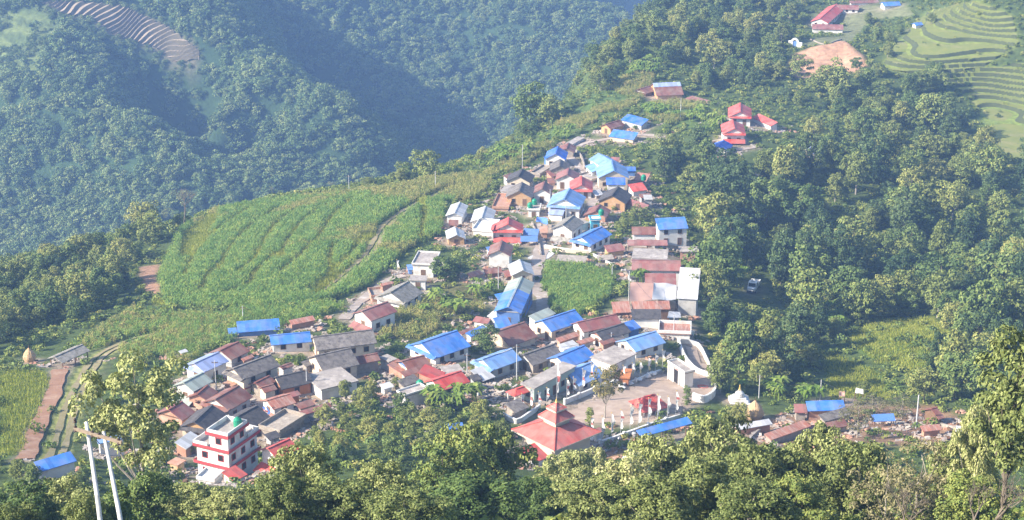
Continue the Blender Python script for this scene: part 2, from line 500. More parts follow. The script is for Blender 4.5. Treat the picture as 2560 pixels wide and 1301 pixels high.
def in_poly(px, py, poly):
    inside = np.zeros(np.shape(px), bool)
    n = len(poly)
    for i in range(n):
        x1, y1 = poly[i]; x2, y2 = poly[(i + 1) % n]
        c = ((y1 > py) != (y2 > py)) & (px < (x2 - x1) * (py - y1) / (y2 - y1 + 1e-12) + x1)
        inside ^= c
    return inside


def wpoly(pixpoly):
    return [tuple(at(u, v)[:2]) for u, v in pixpoly]


def densify(pl, k=6):
    out = []
    for i in range(len(pl)):
        a, b = pl[i], pl[(i + 1) % len(pl)]
        for t in range(k):
            out.append((a[0] + (b[0] - a[0]) * t / k, a[1] + (b[1] - a[1]) * t / k))
    return out


REG = {k: wpoly(densify(v)) for k, v in {
    "maize": [(455, 580), (540, 530), (700, 505), (860, 488), (1000, 470), (1085, 450), (1190, 440), (1230, 460), (1190, 500), (1110, 510), (1100, 590), (1050, 605), (1000, 640), (920, 720), (800, 760), (640, 775), (420, 770), (400, 700)],
    "lowfield": [(300, 850), (420, 790), (640, 775), (800, 760), (870, 770), (780, 800), (600, 850), (460, 900), (400, 860)],
    "garden": [(1368, 665), (1440, 655), (1530, 695), (1522, 745), (1450, 790), (1375, 770), (1360, 715)],
    "slope": [(1000, 770), (1130, 705), (1225, 695), (1225, 770), (1160, 800), (1050, 850), (950, 845), (960, 800)],
    "upper": [(1180, 470), (1240, 410), (1350, 345), (1480, 240), (1590, 180), (1640, 190), (1600, 260), (1480, 310), (1400, 350), (1310, 420), (1240, 440)],
    "upper2": [(1620, 260), (1700, 255), (1800, 270), (1800, 330), (1700, 320), (1620, 300)],
    "rice": [(455, 585), (530, 535), (560, 540), (480, 650), (440, 660)],
    "leftgrass": [(0, 930), (110, 930), (130, 1000), (60, 1130), (0, 1150)],
    "terr1": [(2200, 170), (2240, 110), (2320, 30), (2440, 2), (2530, 40), (2550, 110), (2460, 170), (2320, 200)],
    "terr2": [(2340, 190), (2460, 170), (2640, 150), (2640, 420), (2540, 400), (2470, 370), (2440, 270), (2390, 220)],
    "bright": [(2110, 850), (2190, 800), (2330, 795), (2390, 850), (2300, 930), (2200, 910)],
    "gully": [(2060, 880), (2120, 900), (2190, 930), (2230, 1000), (2080, 1000)],
    "soil": [(1968, 172), (1992, 138), (2050, 120), (2110, 112), (2160, 150), (2165, 180), (2110, 185), (2050, 197), (1990, 192)],
    "soil2": [(345, 668), (400, 660), (402, 730), (370, 742), (345, 700)],
    "yard": [(2000, 115), (2030, 95), (2110, 90), (2110, 40), (2170, 15), (2260, 10), (2290, 40), (2180, 50), (2130, 110), (2060, 115)],
    "plaza": [(1400, 1030), (1460, 1000), (1540, 985), (1600, 945), (1680, 925), (1760, 930), (1790, 985), (1720, 1010), (1640, 1050), (1560, 1062), (1470, 1065), (1420, 1060)],
    "fterr": [(100, 8), (190, 8), (310, 20), (420, 70), (500, 130), (500, 155), (440, 165), (380, 120), (290, 95), (230, 50), (140, 35)],
    "fclear": [(100, 8), (190, 0), (320, 15), (430, 62), (512, 128), (512, 195), (440, 205), (370, 165), (280, 135), (215, 90), (130, 60)],
    "leftcrop": [(190, 870), (330, 775), (430, 790), (640, 790), (570, 850), (470, 905), (385, 905), (300, 880)],
    "fgreen": [(-80, 20), (90, 25), (150, 70), (130, 130), (90, 172), (-80, 180)],
    "fterr3": [(1540, 40), (1580, -10), (1680, -20), (1640, 30), (1570, 60)],
    "rsoil": [(1860, 1110), (1900, 1050), (2060, 1020), (2330, 1010), (2440, 1060), (2400, 1110), (2200, 1115), (1980, 1120)],
    "bank": [(1500, 1120), (1560, 1095), (1600, 1100), (1530, 1150), (1440, 1165)],
}.items()}
MASK = {k: in_poly(GX, GY, p) for k, p in REG.items()}


def soft(m, n=2):
    g = m.astype(float)
    for _ in range(n):
        g = (g + np.roll(g, 1, 0) + np.roll(g, -1, 0) + np.roll(g, 1, 1) + np.roll(g, -1, 1)) / 5
    return g


# terraced steps
RISER = np.zeros(GX.shape, bool)


def terrace(mask, step, sharp=0.25, wob=1.5):
    global GZ
    w = soft(mask, 1)
    q = (GZ + vnoise(GX, GY, 18) * wob) / step
    fr = q - np.floor(q)
    st = np.floor(q) + np.clip((fr - (1 - sharp)) / sharp, 0, 1)
    RISER[mask & (fr > 1 - sharp)] = True
    GZ = GZ + w * (st - q) * step


terrace(MASK["fgreen"], 6.0, 0.3, 3.0); terrace(MASK["fterr3"], 5.0, 0.3, 4.0)
# the dug-out platform below the school: a level floor and a steep face behind it
mp_ = soft(MASK["plaza"], 4); GZ = GZ * (1 - mp_) + GZ0 * mp_
ms = soft(MASK["soil"], 3)
GZ += ms * (vnoise(GX, GY, 7) * 2.2)
for _u, _v, _h in ((1990, 140, 2.5), (2015, 131, 3.2), (2040, 126, 3), (2065, 122, 3.6), (2090, 118, 4.6), (2112, 116, 5.4), (2135, 128, 4.6), (2155, 146, 3.4)):
    _q = at(_u, _v)
    GZ += .30 * _h * np.exp(-((GX - _q[0]) ** 2 / 14 + (GY - _q[1]) ** 2 / 20)) * np.clip(ms * 2.5, 0, 1)

# occupied ground: filled in as buildings, yards and lanes are placed (1 m cells)
OX0, OY0, OW, OH = -420, 60, 900, 1000
OCC = np.zeros((OW, OH), bool)
HOUSE_SPOTS = []


def occupy_rect(c, X, Y, hx, hy, margin=1.0):
    n = int(max(hx, hy) + margin) + 2
    ix = np.arange(int(c[0]) - n - OX0, int(c[0]) + n + 1 - OX0); iy = np.arange(int(c[1]) - n - OY0, int(c[1]) + n + 1 - OY0)
    gx, gy = np.meshgrid(ix, iy, indexing="ij")
    dx = gx + OX0 + 0.5 - c[0]; dy = gy + OY0 + 0.5 - c[1]
    a = np.abs(dx * X[0] + dy * X[1]) <= hx + margin
    b = np.abs(dx * Y[0] + dy * Y[1]) <= hy + margin
    ok = a & b & (gx >= 0) & (gx < OW) & (gy >= 0) & (gy < OH)
    OCC[gx[ok], gy[ok]] = True


def occupied(x, y):
    ix = np.clip((np.asarray(x) - OX0).astype(int), 0, OW - 1); iy = np.clip((np.asarray(y) - OY0).astype(int), 0, OH - 1)
    return OCC[ix, iy]


# ------------------------------------------------------------------ buildings
UPV = Vector((0, 0, 1))
ROWS_LOG = []


def flat2(v):
    v = Vector((v[0], v[1], 0)); return v.normalized()


def windows_on(wallname, parent, o, X, Nn, L, z0, z1, mode, frame_mat="frame"):
    """windows and doors on one wall face: o = lower left corner at floor level, X along the wall, Nn outwards"""
    storeys = max(1, int(round((z1 - z0) / 2.7)))
    sh = (z1 - z0) / storeys
    if L < 2.4 or sh < 1.7: return
    n = max(1, int(L / 2.6))
    for s in range(storeys):
        for k in range(n):
            cx = L * (k + 0.5) / n
            door = (s == 0 and mode == "door" and k == n // 2)
            w, h = (0.5, 1.9) if door else (0.48, 1.05)
            h = min(h, sh - 0.5)
            b0 = z0 + s * sh + (0.05 if door else min(0.95, sh * 0.36))
            if b0 + h > z1 - 0.1: continue
            nm = "door" if door else "window"
            fr = MB()
            t = 0.10
            for (x0, x1, y0, y1) in ((cx - w - t, cx - w, b0 - t, b0 + h + t), (cx + w, cx + w + t, b0 - t, b0 + h + t), (cx - w, cx + w, b0 + h, b0 + h + t), (cx - w, cx + w, b0 - t, b0)):
                fr.box(o, X, Nn, UPV, x0, x1, -0.02, 0.07, y0, y1)
            f = fr.build(nm, M[frame_mat], parent)
            pn = MB(); pn.box(o, X, Nn, UPV, cx - w, cx + w, -0.02, 0.035, b0, b0 + h)
            if not door: pn.box(o, X, Nn, UPV, cx - 0.02, cx + 0.02, 0.035, 0.05, b0, b0 + h)
            pn.build("leaf" if door else "pane", M["wood" if door else "dark"], f)


def eave_point(A, X, E, pitch, prefer=None):
    """ray through pixel E meets the roof plane falling from the ridge through A along X: returns half width and side"""
    best = None
    d = Vector(ray(*E))
    for s in (1, -1):
        Pp = Vector((X.y, -X.x, 0)) * s
        nrm = Vector((Pp.x * pitch, Pp.y * pitch, 1.0))
        den = d.dot(nrm)
        if abs(den) < 1e-9: continue
        t = A.dot(nrm) / den
        w = (d * t - A).dot(Pp)
        if t > 0 and w > 0 and (best is None or w < best[0]): best = (w, s, Pp)
    return best


def slab(mb, a, b, c, d, th):
    """sheet a-b (upper edge) c-d (lower edge), thickness th downwards; uv: along the ridge, down the slope"""
    a, b, c, d = map(Vector, (a, b, c, d))
    n = UPV * th
    L = (b - a).length; S = (d - a).length
    mb.poly([a, d, c, b], [(0, S), (0, 0), (L, 0), (L, S)])
    mb.poly([a - n, b - n, c - n, d - n])
    for p, q in ((a, b), (b, c), (c, d), (d, a)):
        mb.poly([p, q, q - n, p - n])


def ground_min(pts):
    return min(hz(p[0], p[1]) for p in pts)


CUR = None


def gable(A, B, E, h, pitch, roof, wall, label, name="house", opts="", ov=0.45, cat="house", group=None, hipk=0.0):
    """A, B: near and far end of the ridge; E: a point on the visible eave; h: ridge above the ground"""
    global CUR
    pa = Vector(at(*A, off=h)); pb = Vector(atz(*B, pa.z))
    X = flat2(pb - pa); L = (pb - pa).dot(X)
    w, s, Pp = eave_point(pa, X, E, pitch)
    w *= 1.12
    ROWS_LOG.append((label[:40], round(L, 1), round(2 * w, 1), round(h, 1), round(pa.y)))
    rise = w * pitch
    pb = pa + X * L
    c = (pa + pb) / 2
    ext = w * hipk
    corners = [pa - X * ext + Pp * w, pb + X * ext + Pp * w, pb + X * ext - Pp * w, pa - X * ext - Pp * w]
    gz = ground_min(corners + [c])
    base = Vector((c.x, c.y, gz))
    t = empty(name, base, label, cat, group)
    CUR = t
    occupy_rect(c, X, Pp, L / 2 + ext, w)
    HOUSE_SPOTS.append((c.x, c.y, max(L, 2 * w) / 2, label))
    zr = pa.z; ze = zr - rise
    # roof
    r = MB(); th = 0.14
    e = Vector((0, 0, -rise))
    if hipk:
        cs = [q + Vector((0, 0, ze - q.z)) for q in corners]
        r.poly([pa, cs[0], cs[1], pb][::1] if s > 0 else [pa, pb, cs[1], cs[0]])
        r.poly([pb, cs[1], cs[2]] if s > 0 else [pb, cs[2], cs[1]])
        r.poly([pb, cs[2], cs[3], pa] if s > 0 else [pb, pa, cs[3], cs[2]])
        r.poly([pa, cs[3], cs[0]] if s > 0 else [pa, cs[0], cs[3]])
        dn = Vector((0, 0, -th))
        for i in range(4):
            j = (i + 1) % 4
            r.poly([cs[i], cs[i] + dn, cs[j] + dn, cs[j]])
        r.poly([q + dn for q in cs])
    else:
        a2, b2 = pa + Pp * w + e, pb + Pp * w + e
        a3, b3 = pa - Pp * w + e, pb - Pp * w + e
        slab(r, pa, pb, b2, a2, th)
        slab(r, pb, pa, a3, b3, th)
    ro = r.build("roof", M[roof], t)
    rc = MB()
    rc.box(pa, X, Pp, UPV, -0.03, L + 0.03, -0.22, 0.22, -0.02, 0.05)
    rc.build("ridge_cap", M[roof], ro)
    if "T" in opts:   # second colour over the near half
        tb = MB(); m = pa + X * L * 0.60
        up = Vector((0, 0, 0.07))
        slab(tb, pa - X * 0.25 + up, m + up, m + Pp * (w + 0.05) + e + up, pa - X * 0.25 + Pp * (w + 0.05) + e + up, 0.06)
        slab(tb, m + up, pa - X * 0.25 + up, pa - X * 0.25 - Pp * (w + 0.05) + e + up, m - Pp * (w + 0.05) + e + up, 0.06)
        tb.build("tarpaulin_cover", M["blue"], t)
    # walls
    ov = min(ov, w * 0.25)
    x0, x1, y = ov, L - ov, w - ov
    if hipk: x0, x1 = -ext + ov, L + ext - ov
    zt = zr - pitch * y - th - 0.02
    zb = gz - 1.2
    m = MB()
    if "O" in opts:      # open shelter on posts
        for xx in (x0, (x0 + x1) / 2, x1):
            for yy in (-y, y):
                pp = MB().box(pa + Vector((0, 0, -pa.z)), X, Pp, UPV, xx - 0.09, xx + 0.09, yy - 0.09, yy + 0.09, zb, zt)
                pp.build("post", M[wall], t)
        bm_ = MB().box(pa + Vector((0, 0, -pa.z)), X, Pp, UPV, x0, x1, -y, y, gz - 1, gz + 0.3); bm_.build("plinth", M["conc"], t)
        return t
    Pt = lambda xx, yy, z: pa + X * xx + Pp * yy + Vector((0, 0, z - pa.z))
    if hipk:
        m.box(Vector((pa.x, pa.y, 0)), X, Pp, UPV, x0, x1, -y, y, zb, zt)
    else:
        apex = zr - th - 0.03
        for xx, flip in ((x0, 0), (x1, 1)):
            pl = [Pt(xx, -y, zb), Pt(xx, y, zb), Pt(xx, y, zt), Pt(xx, 0, apex), Pt(xx, -y, zt)]
            m.poly(pl[::-1] if flip else pl)
        m.poly([Pt(x0, y, zb), Pt(x1, y, zb), Pt(x1, y, zt), Pt(x0, y, zt)])
        m.poly([Pt(x1, -y, zb), Pt(x0, -y, zb), Pt(x0, -y, zt), Pt(x1, -y, zt)])
    wo = m.build("wall", M[wall], t)
    # a pent strip across the near gable at eave height, and a tie band
    if "S" in opts:
        sk = MB()
        q = pa + Vector((0, 0, -rise * 0.86))
        a, b_ = q + X * x0 - Pp * w * 0.98, q + X * x0 + Pp * w * 0.98
        dn = -X * 1.0 + Vector((0, 0, -0.42))
        slab(sk, a, b_, b_ + dn, a + dn, 0.1)
        sk.build("pent_roof", M[roof], t)
    elif not hipk and "o" not in opts:
        bd = MB(); bd.box(Vector((pa.x, pa.y, 0)), X, Pp, UPV, x0 - 0.14, x0, -y, y, zt - 0.12, zt + 0.06)
        bd.build("tie_beam", M["wood" if wall in ("ochre", "orange", "stone", "brick") else "grey"], t)
    if "G" in opts:   # gable painted otherwise than the wall
        gm = MB(); gc = opts[opts.index("G") + 1]
        mt_ = {"w": "white", "c": "cream", "b": "blue", "o": "ochre", "r": "rust"}[gc]
        gm.poly([Pt(x0 - 0.03, -y * .97, zt + .08), Pt(x0 - 0.03, y * .97, zt + .08), Pt(x0 - 0.03, 0, zr - th - 0.12)])
        gm.poly([Pt(x0 - 0.005, y * .97, zt + .08), Pt(x0 - 0.005, -y * .97, zt + .08), Pt(x0 - 0.005, 0, zr - th - 0.12)])
        gm.build("gable_panel", M[mt_], t)
    if "n" not in opts:
        zg = hz(*(pa + X * x0)[:2])
        windows_on("near", t, Vector((pa.x, pa.y, 0)) + X * x0 - Pp * y * 0.92, Pp, -X, 2 * y * 0.92, zg, zt, "door")
        windows_on("side", t, Vector((pa.x, pa.y, 0)) + X * (x0 + 0.4) + Pp * y, X, Pp, x1 - x0 - 0.8, hz(*(c + Pp * y)[:2]), zt, "win")
    if "V" in opts:   # lower roof over a veranda along the near gable
        lean(t, pa + X * x0 - Pp * w * 0.95, pa + X * x0 + Pp * w * 0.95, -X, 2.0, gz + (zt - gz) * 0.52, 0.45, roof)
    if "v" in opts:   # lower roof along the visible long side
        lean(t, pa + X * 0.3 + Pp * y, pb - X * 0.3 + Pp * y, Pp, 1.8, gz + (zt - gz) * 0.62, 0.4, roof)
    return t


def lean(t, a, b, out, reach, z, drop, roof):
    a = Vector((a.x, a.y, z)); b = Vector((b.x, b.y, z))
    o2 = out * reach + Vector((0, 0, -drop * reach))
    mb = MB(); slab(mb, a, b, b + o2, a + o2, 0.1)
    lr = mb.build("porch_roof", M[roof], t)
    d = (b - a).normalized(); L = (b - a).length
    n = max(2, int(L / 2.6) + 1)
    for i in range(n):
        p = a + d * (0.2 + (L - 0.4) * i / (n - 1)) + out * (reach - 0.25)
        g = hz(p.x, p.y)
        MB().box((p.x, p.y, 0), d, out, UPV, -0.07, 0.07, -0.07, 0.07, g - 0.6, z - drop * reach - 0.02 + drop * 0.2).build("post", M["wood"], lr)


def mono(A, B, E, h, pitch, roof, wall, label, name="shed", opts="", cat=None, group=None, part_of=None, pname="porch_roof"):
    """single-slope roof: A-B the upper edge, E a point on the lower edge, h: upper edge above the ground.
    With part_of it is a lower roof of an existing building."""
    global CUR
    ref = at(*E, off=max(0.5, h - 1.5))
    pa = Vector(at(*A, off=h))
    if pa.length > np.linalg.norm(ref) + 14:      # upper edge seen against ground far behind: take the depth of the lower edge
        pa = Vector(ray(*A)) * (np.linalg.norm(ref) * 1.008 / np.linalg.norm(ray(*A)))
    pb = Vector(atz(*B, pa.z))
    X = flat2(pb - pa); L = (pb - pa).dot(X); pb = pa + X * L
    w, s, Pp = eave_point(pa, X, E, pitch)
    ROWS_LOG.append((label[:40] if label else "  part", round(L, 1), round(w, 1), round(h, 1), round(pa.y)))
    e = Pp * w + Vector((0, 0, -pitch * w))
    c = (pa + pb + pa + e + pb + e) / 4
    corners = [pa, pb, pb + e, pa + e]
    gz = ground_min(corners)
    occupy_rect(c, X, Pp, L / 2, w / 2)
    if part_of is None:
        t = empty(name, Vector((c.x, c.y, gz)), label, cat or name.replace("_", " "), group)
        CUR = t
        HOUSE_SPOTS.append((c.x, c.y, max(L, w) / 2, label))
    else:
        t = part_of
    r = MB(); slab(r, pa, pb, pb + e, pa + e, 0.12)
    ro = r.build("roof" if part_of is None else pname, M[roof], t)
    if "N" in opts: return t
    i = 0.35
    if wall is None or "O" in opts:
        for xx in (i, L / 2, L - i):
            for yy in (0.2, w - 0.3):
                q = pa + X * xx + Pp * yy
                MB().box((q.x, q.y, 0), X, Pp, UPV, -0.07, 0.07, -0.07, 0.07, hz(q.x, q.y) - 0.6, pa.z - pitch * yy - 0.13).build("post", M["wood"], ro if part_of else t)
        return t
    m = MB()
    Pt = lambda xx, yy, z: pa + X * xx + Pp * yy + Vector((0, 0, z - pa.z))
    zt = lambda yy: pa.z - pitch * yy - 0.14
    zb = gz - 1.0
    y0, y1 = 0.15, w - i
    b_ = [Pt(i, y0, zb), Pt(L - i, y0, zb), Pt(L - i, y1, zb), Pt(i, y1, zb)]
    t_ = [Pt(i, y0, zt(y0)), Pt(L - i, y0, zt(y0)), Pt(L - i, y1, zt(y1)), Pt(i, y1, zt(y1))]
    if X.cross(Pp).z < 0: b_, t_ = b_[::-1], t_[::-1]
    m.hexa(b_, t_)
    wo = m.build("wall" if part_of is None else "porch_wall", M[wall], t)
    if "n" not in opts:
        q = Vector((pa.x, pa.y, 0)) + X * i + Pp * y1
        zg = hz(*(c + Pp * y1 * 0.5)[:2])
        windows_on("low", t, q, X, Pp, L - 2 * i, zg, zt(y1), "door")
    return t


def flat(P1, P2, P3, h, roof, wall, label, name="flat_roof_house", opts="", par=0.35, cat="house", group=None):
    """flat slab: P1-P2 the near edge, P3 beyond P2; h: slab above the ground"""
    global CUR
    p1 = Vector(at(*P1, off=h)); z = p1.z
    p2 = Vector(atz(*P2, z)); p3 = Vector(atz(*P3, z))
    X = flat2(p2 - p1); L = (p2 - p1).dot(X)
    Y = Vector((-X.y, X.x, 0)); D = (p3 - p2).dot(Y)
    if D < 0: Y, D = -Y, -D
    p2 = p1 + X * L
    ROWS_LOG.append((label[:40], round(L, 1), round(D, 1), round(h, 1), round(p1.y)))
    c = p1 + X * L / 2 + Y * D / 2
    gz = ground_min([p1, p2, p1 + Y * D, p2 + Y * D])
    t = empty(name, Vector((c.x, c.y, gz)), label, cat, group)
    CUR = t
    HOUSE_SPOTS.append((c.x, c.y, max(L, D) / 2, label))
    occupy_rect(c, X, Y, L / 2, D / 2)
    o = Vector((p1.x, p1.y, 0))
    ovh = 0.3
    MB().box(o, X, Y, UPV, ovh, L - ovh, ovh, D - ovh, gz - 1.2, z - 0.2).build("wall", M[wall], t)
    sl = MB().box(o, X, Y, UPV, 0, L, 0, D, z - 0.2, z)
    so_ = sl.build("roof_slab", M[roof], t)
    if "p" in opts:
        pr = MB(); w = 0.15
        pr.box(o, X, Y, UPV, 0, L, 0, w, z, z + par); pr.box(o, X, Y, UPV, 0, L, D - w, D, z, z + par)
        pr.box(o, X, Y, UPV, 0, w, w, D - w, z, z + par); pr.box(o, X, Y, UPV, L - w, L, w, D - w, z, z + par)
        pr.build("parapet", M[wall], t)
    if "n" not in opts:
        windows_on("near", t, o + X * ovh + Y * ovh, X, -Y, L - 2 * ovh, hz(*(c - Y * D / 2)[:2]), z - 0.25, "door")
        windows_on("side", t, o + X * (L - ovh) + Y * ovh, Y, X, D - 2 * ovh, hz(*(c + X * L / 2)[:2]), z - 0.25, "win")
        windows_on("left", t, o + X * ovh + Y * (D - ovh), -Y, -X, D - 2 * ovh, hz(*(c - X * L / 2)[:2]), z - 0.25, "win")
    return t


def tank(u, v, h, label, r=0.75):
    p = at(u, v, off=h * HK)
    z = p[2] - 0.2
    t = empty("water_tank", (p[0], p[1], z), label, "water tank", "green rooftop water tanks")
    MB().lathe((p[0], p[1], z), [(r * .96, 0), (r, 0.1), (r, 0.35), (r * .97, 0.4), (r, 0.45), (r, 0.8), (r * .97, 0.85), (r, 0.9), (r, 1.25), (r * .7, 1.55), (r * .3, 1.66)], 16).build("barrel", M["tank"], t, True)
    MB().lathe((p[0], p[1], z), [(r * .32, 1.62), (r * .32, 1.75), (r * .1, 1.80)], 12).build("lid", M["tank"], t, True)


GH = "houses of the hillside village"
HK = 0.69
def hk(a): return a[:3] + (a[3] * HK,) + a[4:]
def G(*a, **k): return gable(*hk(a), group=k.pop("group", GH), **k)
def MO(*a, **k): return mono(*hk(a), group=k.pop("group", "sheds and lean-tos of the village"), **k)
def FL(*a, **k): return flat(*hk(a), group=k.pop("group", GH), **k)
def LO(A, B, E, h, pitch, roof, wall=None, opts="", pname="porch_roof"):
    return mono(A, B, E, h * HK, pitch, roof, wall, None, opts=opts, part_of=CUR, pname=pname)


# --- lower left quarter
MO((591, 804), (697, 796), (593, 832), 4.2, .42, "blue", "bwall", "long bright blue shed standing alone at the foot of the maize field", opts="n")
LO((569, 821), (591, 819), (571, 836), 2.6, .3, "blue", "bwall", "n")
MO((722, 801), (782, 789), (728, 813), 2.8, .35, "rust", "brick", "low rusty orange shed among bushes next to the long bright blue shed", opts="n")
G((674, 839), (775, 830), (677, 861), 4.8, .45, "blue", "white", "white walled house under a blue roof with a brown seam, red door at its corner", opts="o")
G((549, 876), (596, 854), (583, 894), 5.0, .42, "brown", "grey", "small brown roofed house behind the grey blue roof at the edge of the maize", opts="o")
G((484, 908), (546, 880), (540, 914), 6.2, .42, "vblue", "white", "house with a greyish blue sheet roof and tan gable at the village edge", opts="SGc")
G((582, 921), (676, 886), (621, 941), 7.6, .50, "slate", "cream", "tall cream two storey house under a broad olive grey slate roof", opts="S")
G((457, 957), (507, 931), (481, 977), 6.0, .48, "green", "white", "white house under a grey green roof beside the big left hand tree", opts="V")
G((491, 986), (518, 963), (517, 1000), 4.4, .45, "brown", "brick", "narrow brown roofed hut squeezed behind the grey green roof", opts="o", name="hut", cat="hut")
G((536, 998), (597, 963), (572, 1022), 6.2, .48, "brown", "grey", "brown roofed house with white gable above the dark slate roofs", opts="SGw")
G((420, 1024), (455, 1003), (450, 1050), 5.0, .5, "maroon", "brick", "hip like reddish brown roof half hidden by the big left hand tree", opts="n", hipk=0)
G((484, 1055), (530, 1012), (520, 1077), 6.0, .5, "dslate", "cream", "black slate roofed house with pinkish banded gable above the zinc shed", opts="SGo")
G((588, 1043), (643, 1013), (618, 1071), 5.8, .5, "dslate", "orange", "black slate roofed house just behind the white three storey building", opts="o")
MO((436, 1106), (476, 1078), (452, 1133), 3.6, .35, "zinc", "brick", "pale corrugated zinc shed left of the white three storey building")
MO((554, 1181), (588, 1163), (590, 1202), 3.0, .3, "red", "white", "small flat red roofed outbuilding at the foot of the white three storey building", opts="n")
G((668, 1121), (724, 1096), (704, 1138), 6.4, .5, "red", "white", "white gabled house with a red roof and red porch among the near trees", opts="oV")
FL((646, 1070), (700, 1085), (728, 1033), 2.6, "stone", "stone", "roofless brown stone walled yard right of the black slate roofs", name="walled_yard", opts="pn", par=0.7, cat="yard")
G((666, 1001), (724, 984), (692, 1019), 5.0, .4, "rust", "white", "white house under a red rusty roof with pale streaks", opts="V")
MO((738, 1010), (776, 998), (750, 1024), 3.4, .3, "brown", "stone", "small dark brown lean roofed shed right of the streaked rusty roof", opts="n")
MO((746, 1029), (822, 1006), (754, 1040), 3.6, .4, "maroon", "white", "long low maroon roofed shed fading behind the village trees", opts="n")
G((637, 957), (673, 939), (656, 968), 4.6, .45, "brown", "stone", "dark brown roofed hut beside the tall cream slate roofed house", opts="o", name="hut", cat="hut")
G((652, 969), (684, 960), (675, 977), 4.2, .4, "brown", "cream", "small cream hut with a brown roof in front of the dark brown hut", opts="on", name="hut", cat="hut")
G((688, 943), (767, 925), (716, 968), 5.6, .5, "dslate", "orange", "dark slate roofed house with bright orange mud walls", opts="oGc")
G((700, 917), (728, 907), (708, 923), 3.6, .35, "brown", "white", "tiny white hut with a brown roof on the lane behind the orange walled house", opts="n", name="hut", cat="hut")
MO((602, 897), (629, 886), (607, 904), 2.6, .35, "rust", "brick", "tiny red roofed shed beside the tall cream slate roofed house", opts="n")
G((782, 843), (932, 824), (797, 873), 5.8, .5, "slate", "cream", "very long slate roofed house with cream walls below the maroon roofed white house", opts="o")
G((786, 890), (876, 870), (801, 929), 6.4, .5, "slate", "cream", "slate roofed house directly in front of the very long cream walled one", opts="o")
FL((802, 975), (897, 952), (868, 913), 3.4, "conc", "white", "flat stained concrete roof in front of the two slate roofed houses", opts="n")
G((874, 896), (943, 883), (891, 910), 4.6, .42, "brown", "stone", "weathered rusty brown hipped roof between the slate houses and the shrubs", opts="n")
MO((968, 912), (995, 897), (1016, 930), 3.4, .3, "rust", "brick", "rusty red sheet roof leaning left of the blue gabled brown house", opts="n")
FL((972, 905), (994, 897), (977, 882), 3.4, "conc", "grey", "small grey concrete block behind the rusty red sheet roof", name="flat_roof_hut", opts="n", cat="hut")
G((1004, 903), (1060, 888), (1033, 926), 5.0, .45, "brown", "cream", "brown roofed house with a blue painted gable", opts="oGb")
MO((992, 952), (1034, 935), (1013, 967), 3.4, .35, "slate", "stone", "grey slate lean roofed shed left of the green tank", opts="n")
FL((1012, 992), (1072, 973), (1060, 958), 3.6, "conc", "white", "flat white roofed house with a teal water pool cover and green tank", opts="pn")
tank(1050, 968, 3.6, "green water tank on the flat white roof beside the red roofs")
# --- houses on the slope below the maize
FL((1029, 661), (1085, 664), (1103, 633), 5.2, "conc", "white", "white two storey house with flat pale concrete roof beside the dark bushy trees", opts="p")
MO((1016, 662), (1030, 661), (1016, 676), 3.0, .2, "bwall", "bwall", "blue lean shed against the flat roofed white house on the slope", opts="n")
FL((1022, 701), (1066, 702), (1062, 689), 3.6, "conc", "white", "white flat roofed annex with arched door below the two storey white house", opts="")
G((974, 731), (1020, 703), (1004, 760), 5.2, .5, "pslate", "white", "pale mossy slate roofed house with white gable on the slope path", opts="SGw")
G((903, 778), (969, 754), (940, 795), 6.4, .46, "maroon", "white", "white house with a maroon roof standing below the slope path", opts="oVGw")
MO((950, 710), (980, 703), (953, 716), 2.8, .3, "rust", "brick", "small rusty roofed brick shed above the pale mossy slate roof", opts="n")
FL((928, 745), (962, 742), (958, 722), 1.6, "stone", "brick", "low unfinished brick shell above the maroon roofed white house", name="brick_shell", opts="pn", par=0.6, cat="ruin")
# --- middle row
G((1052, 857), (1142, 826), (1092, 890), 5.8, .46, "blue", "white", "blue roofed house with white gable and blue pent roof, right of the shrubs", opts="SGw")
MO((1044, 932), (1063, 910), (1112, 934), 4.0, .3, "red", "brick", "bright red roof wing lying crosswise behind the long red roof", opts="n")
G((1080, 951), (1153, 927), (1102, 975), 4.6, .45, "red", "mint", "long bright red roof with a small white dormer gable by the green tank", opts="oGw")
FL((1114, 936), (1162, 929), (1136, 911), 3.0, "conc", "white", "low pale concrete roof between the red roof and the utility pole", opts="n")
G((1205, 898), (1279, 871), (1236, 921), 5.4, .46, "lblue", "grey", "pale blue roofed house right of the utility pole with a zinc awning in front", opts="SGw")
MO((1175, 926), (1206, 915), (1212, 952), 3.0, .25, "zinc", None, "grey corrugated awning in front of the pale blue roofed house", name="awning")
G((1308, 887), (1385, 860), (1344, 907), 5.2, .5, "slate", "stone", "grey slate roofed house with an arched white gable in the middle row", opts="oGw")
FL((1336, 972), (1442, 915), (1415, 899), 4.6, "conc", "mint", "long mint green building under a flat stained concrete roof beside the flags", opts="")
G((1290, 972), (1308, 966), (1322, 978), 4.0, .5, "red", "white", "little red hipped porch at the end of the mint green building", opts="Oo", name="porch", cat="porch", hipk=1)
G((1391, 892), (1461, 863), (1438, 909), 5.4, .46, "blue", "white", "white house with a striped blue roof left of the pale concrete roof", opts="o")
G((1415, 932), (1480, 904), (1461, 955), 5.2, .5, "lblue", "white", "blue roofed house with a white gable facing the row of prayer flags", opts="oGw")
FL((1533, 913), (1594, 883), (1546, 858), 5.0, "conc", "white", "white house under a wide pale flat concrete roof above the paved yard", opts="")
G((1564, 851), (1640, 828), (1597, 874), 5.0, .44, "lblue", "white", "blue roofed house with white gable above the wide pale concrete roof", opts="o")
G((1354, 801), (1437, 774), (1372, 828), 6.4, .5, "blue", "cream", "long blue roofed two storey house right of the big blue tarpaulin roof", opts="oGw")
MO((1320, 790), (1370, 769), (1345, 803), 5.0, .3, "green", "white", "grey green roofed block between the tarpaulin roof and the long blue roof", opts="n", name="house", cat="house")
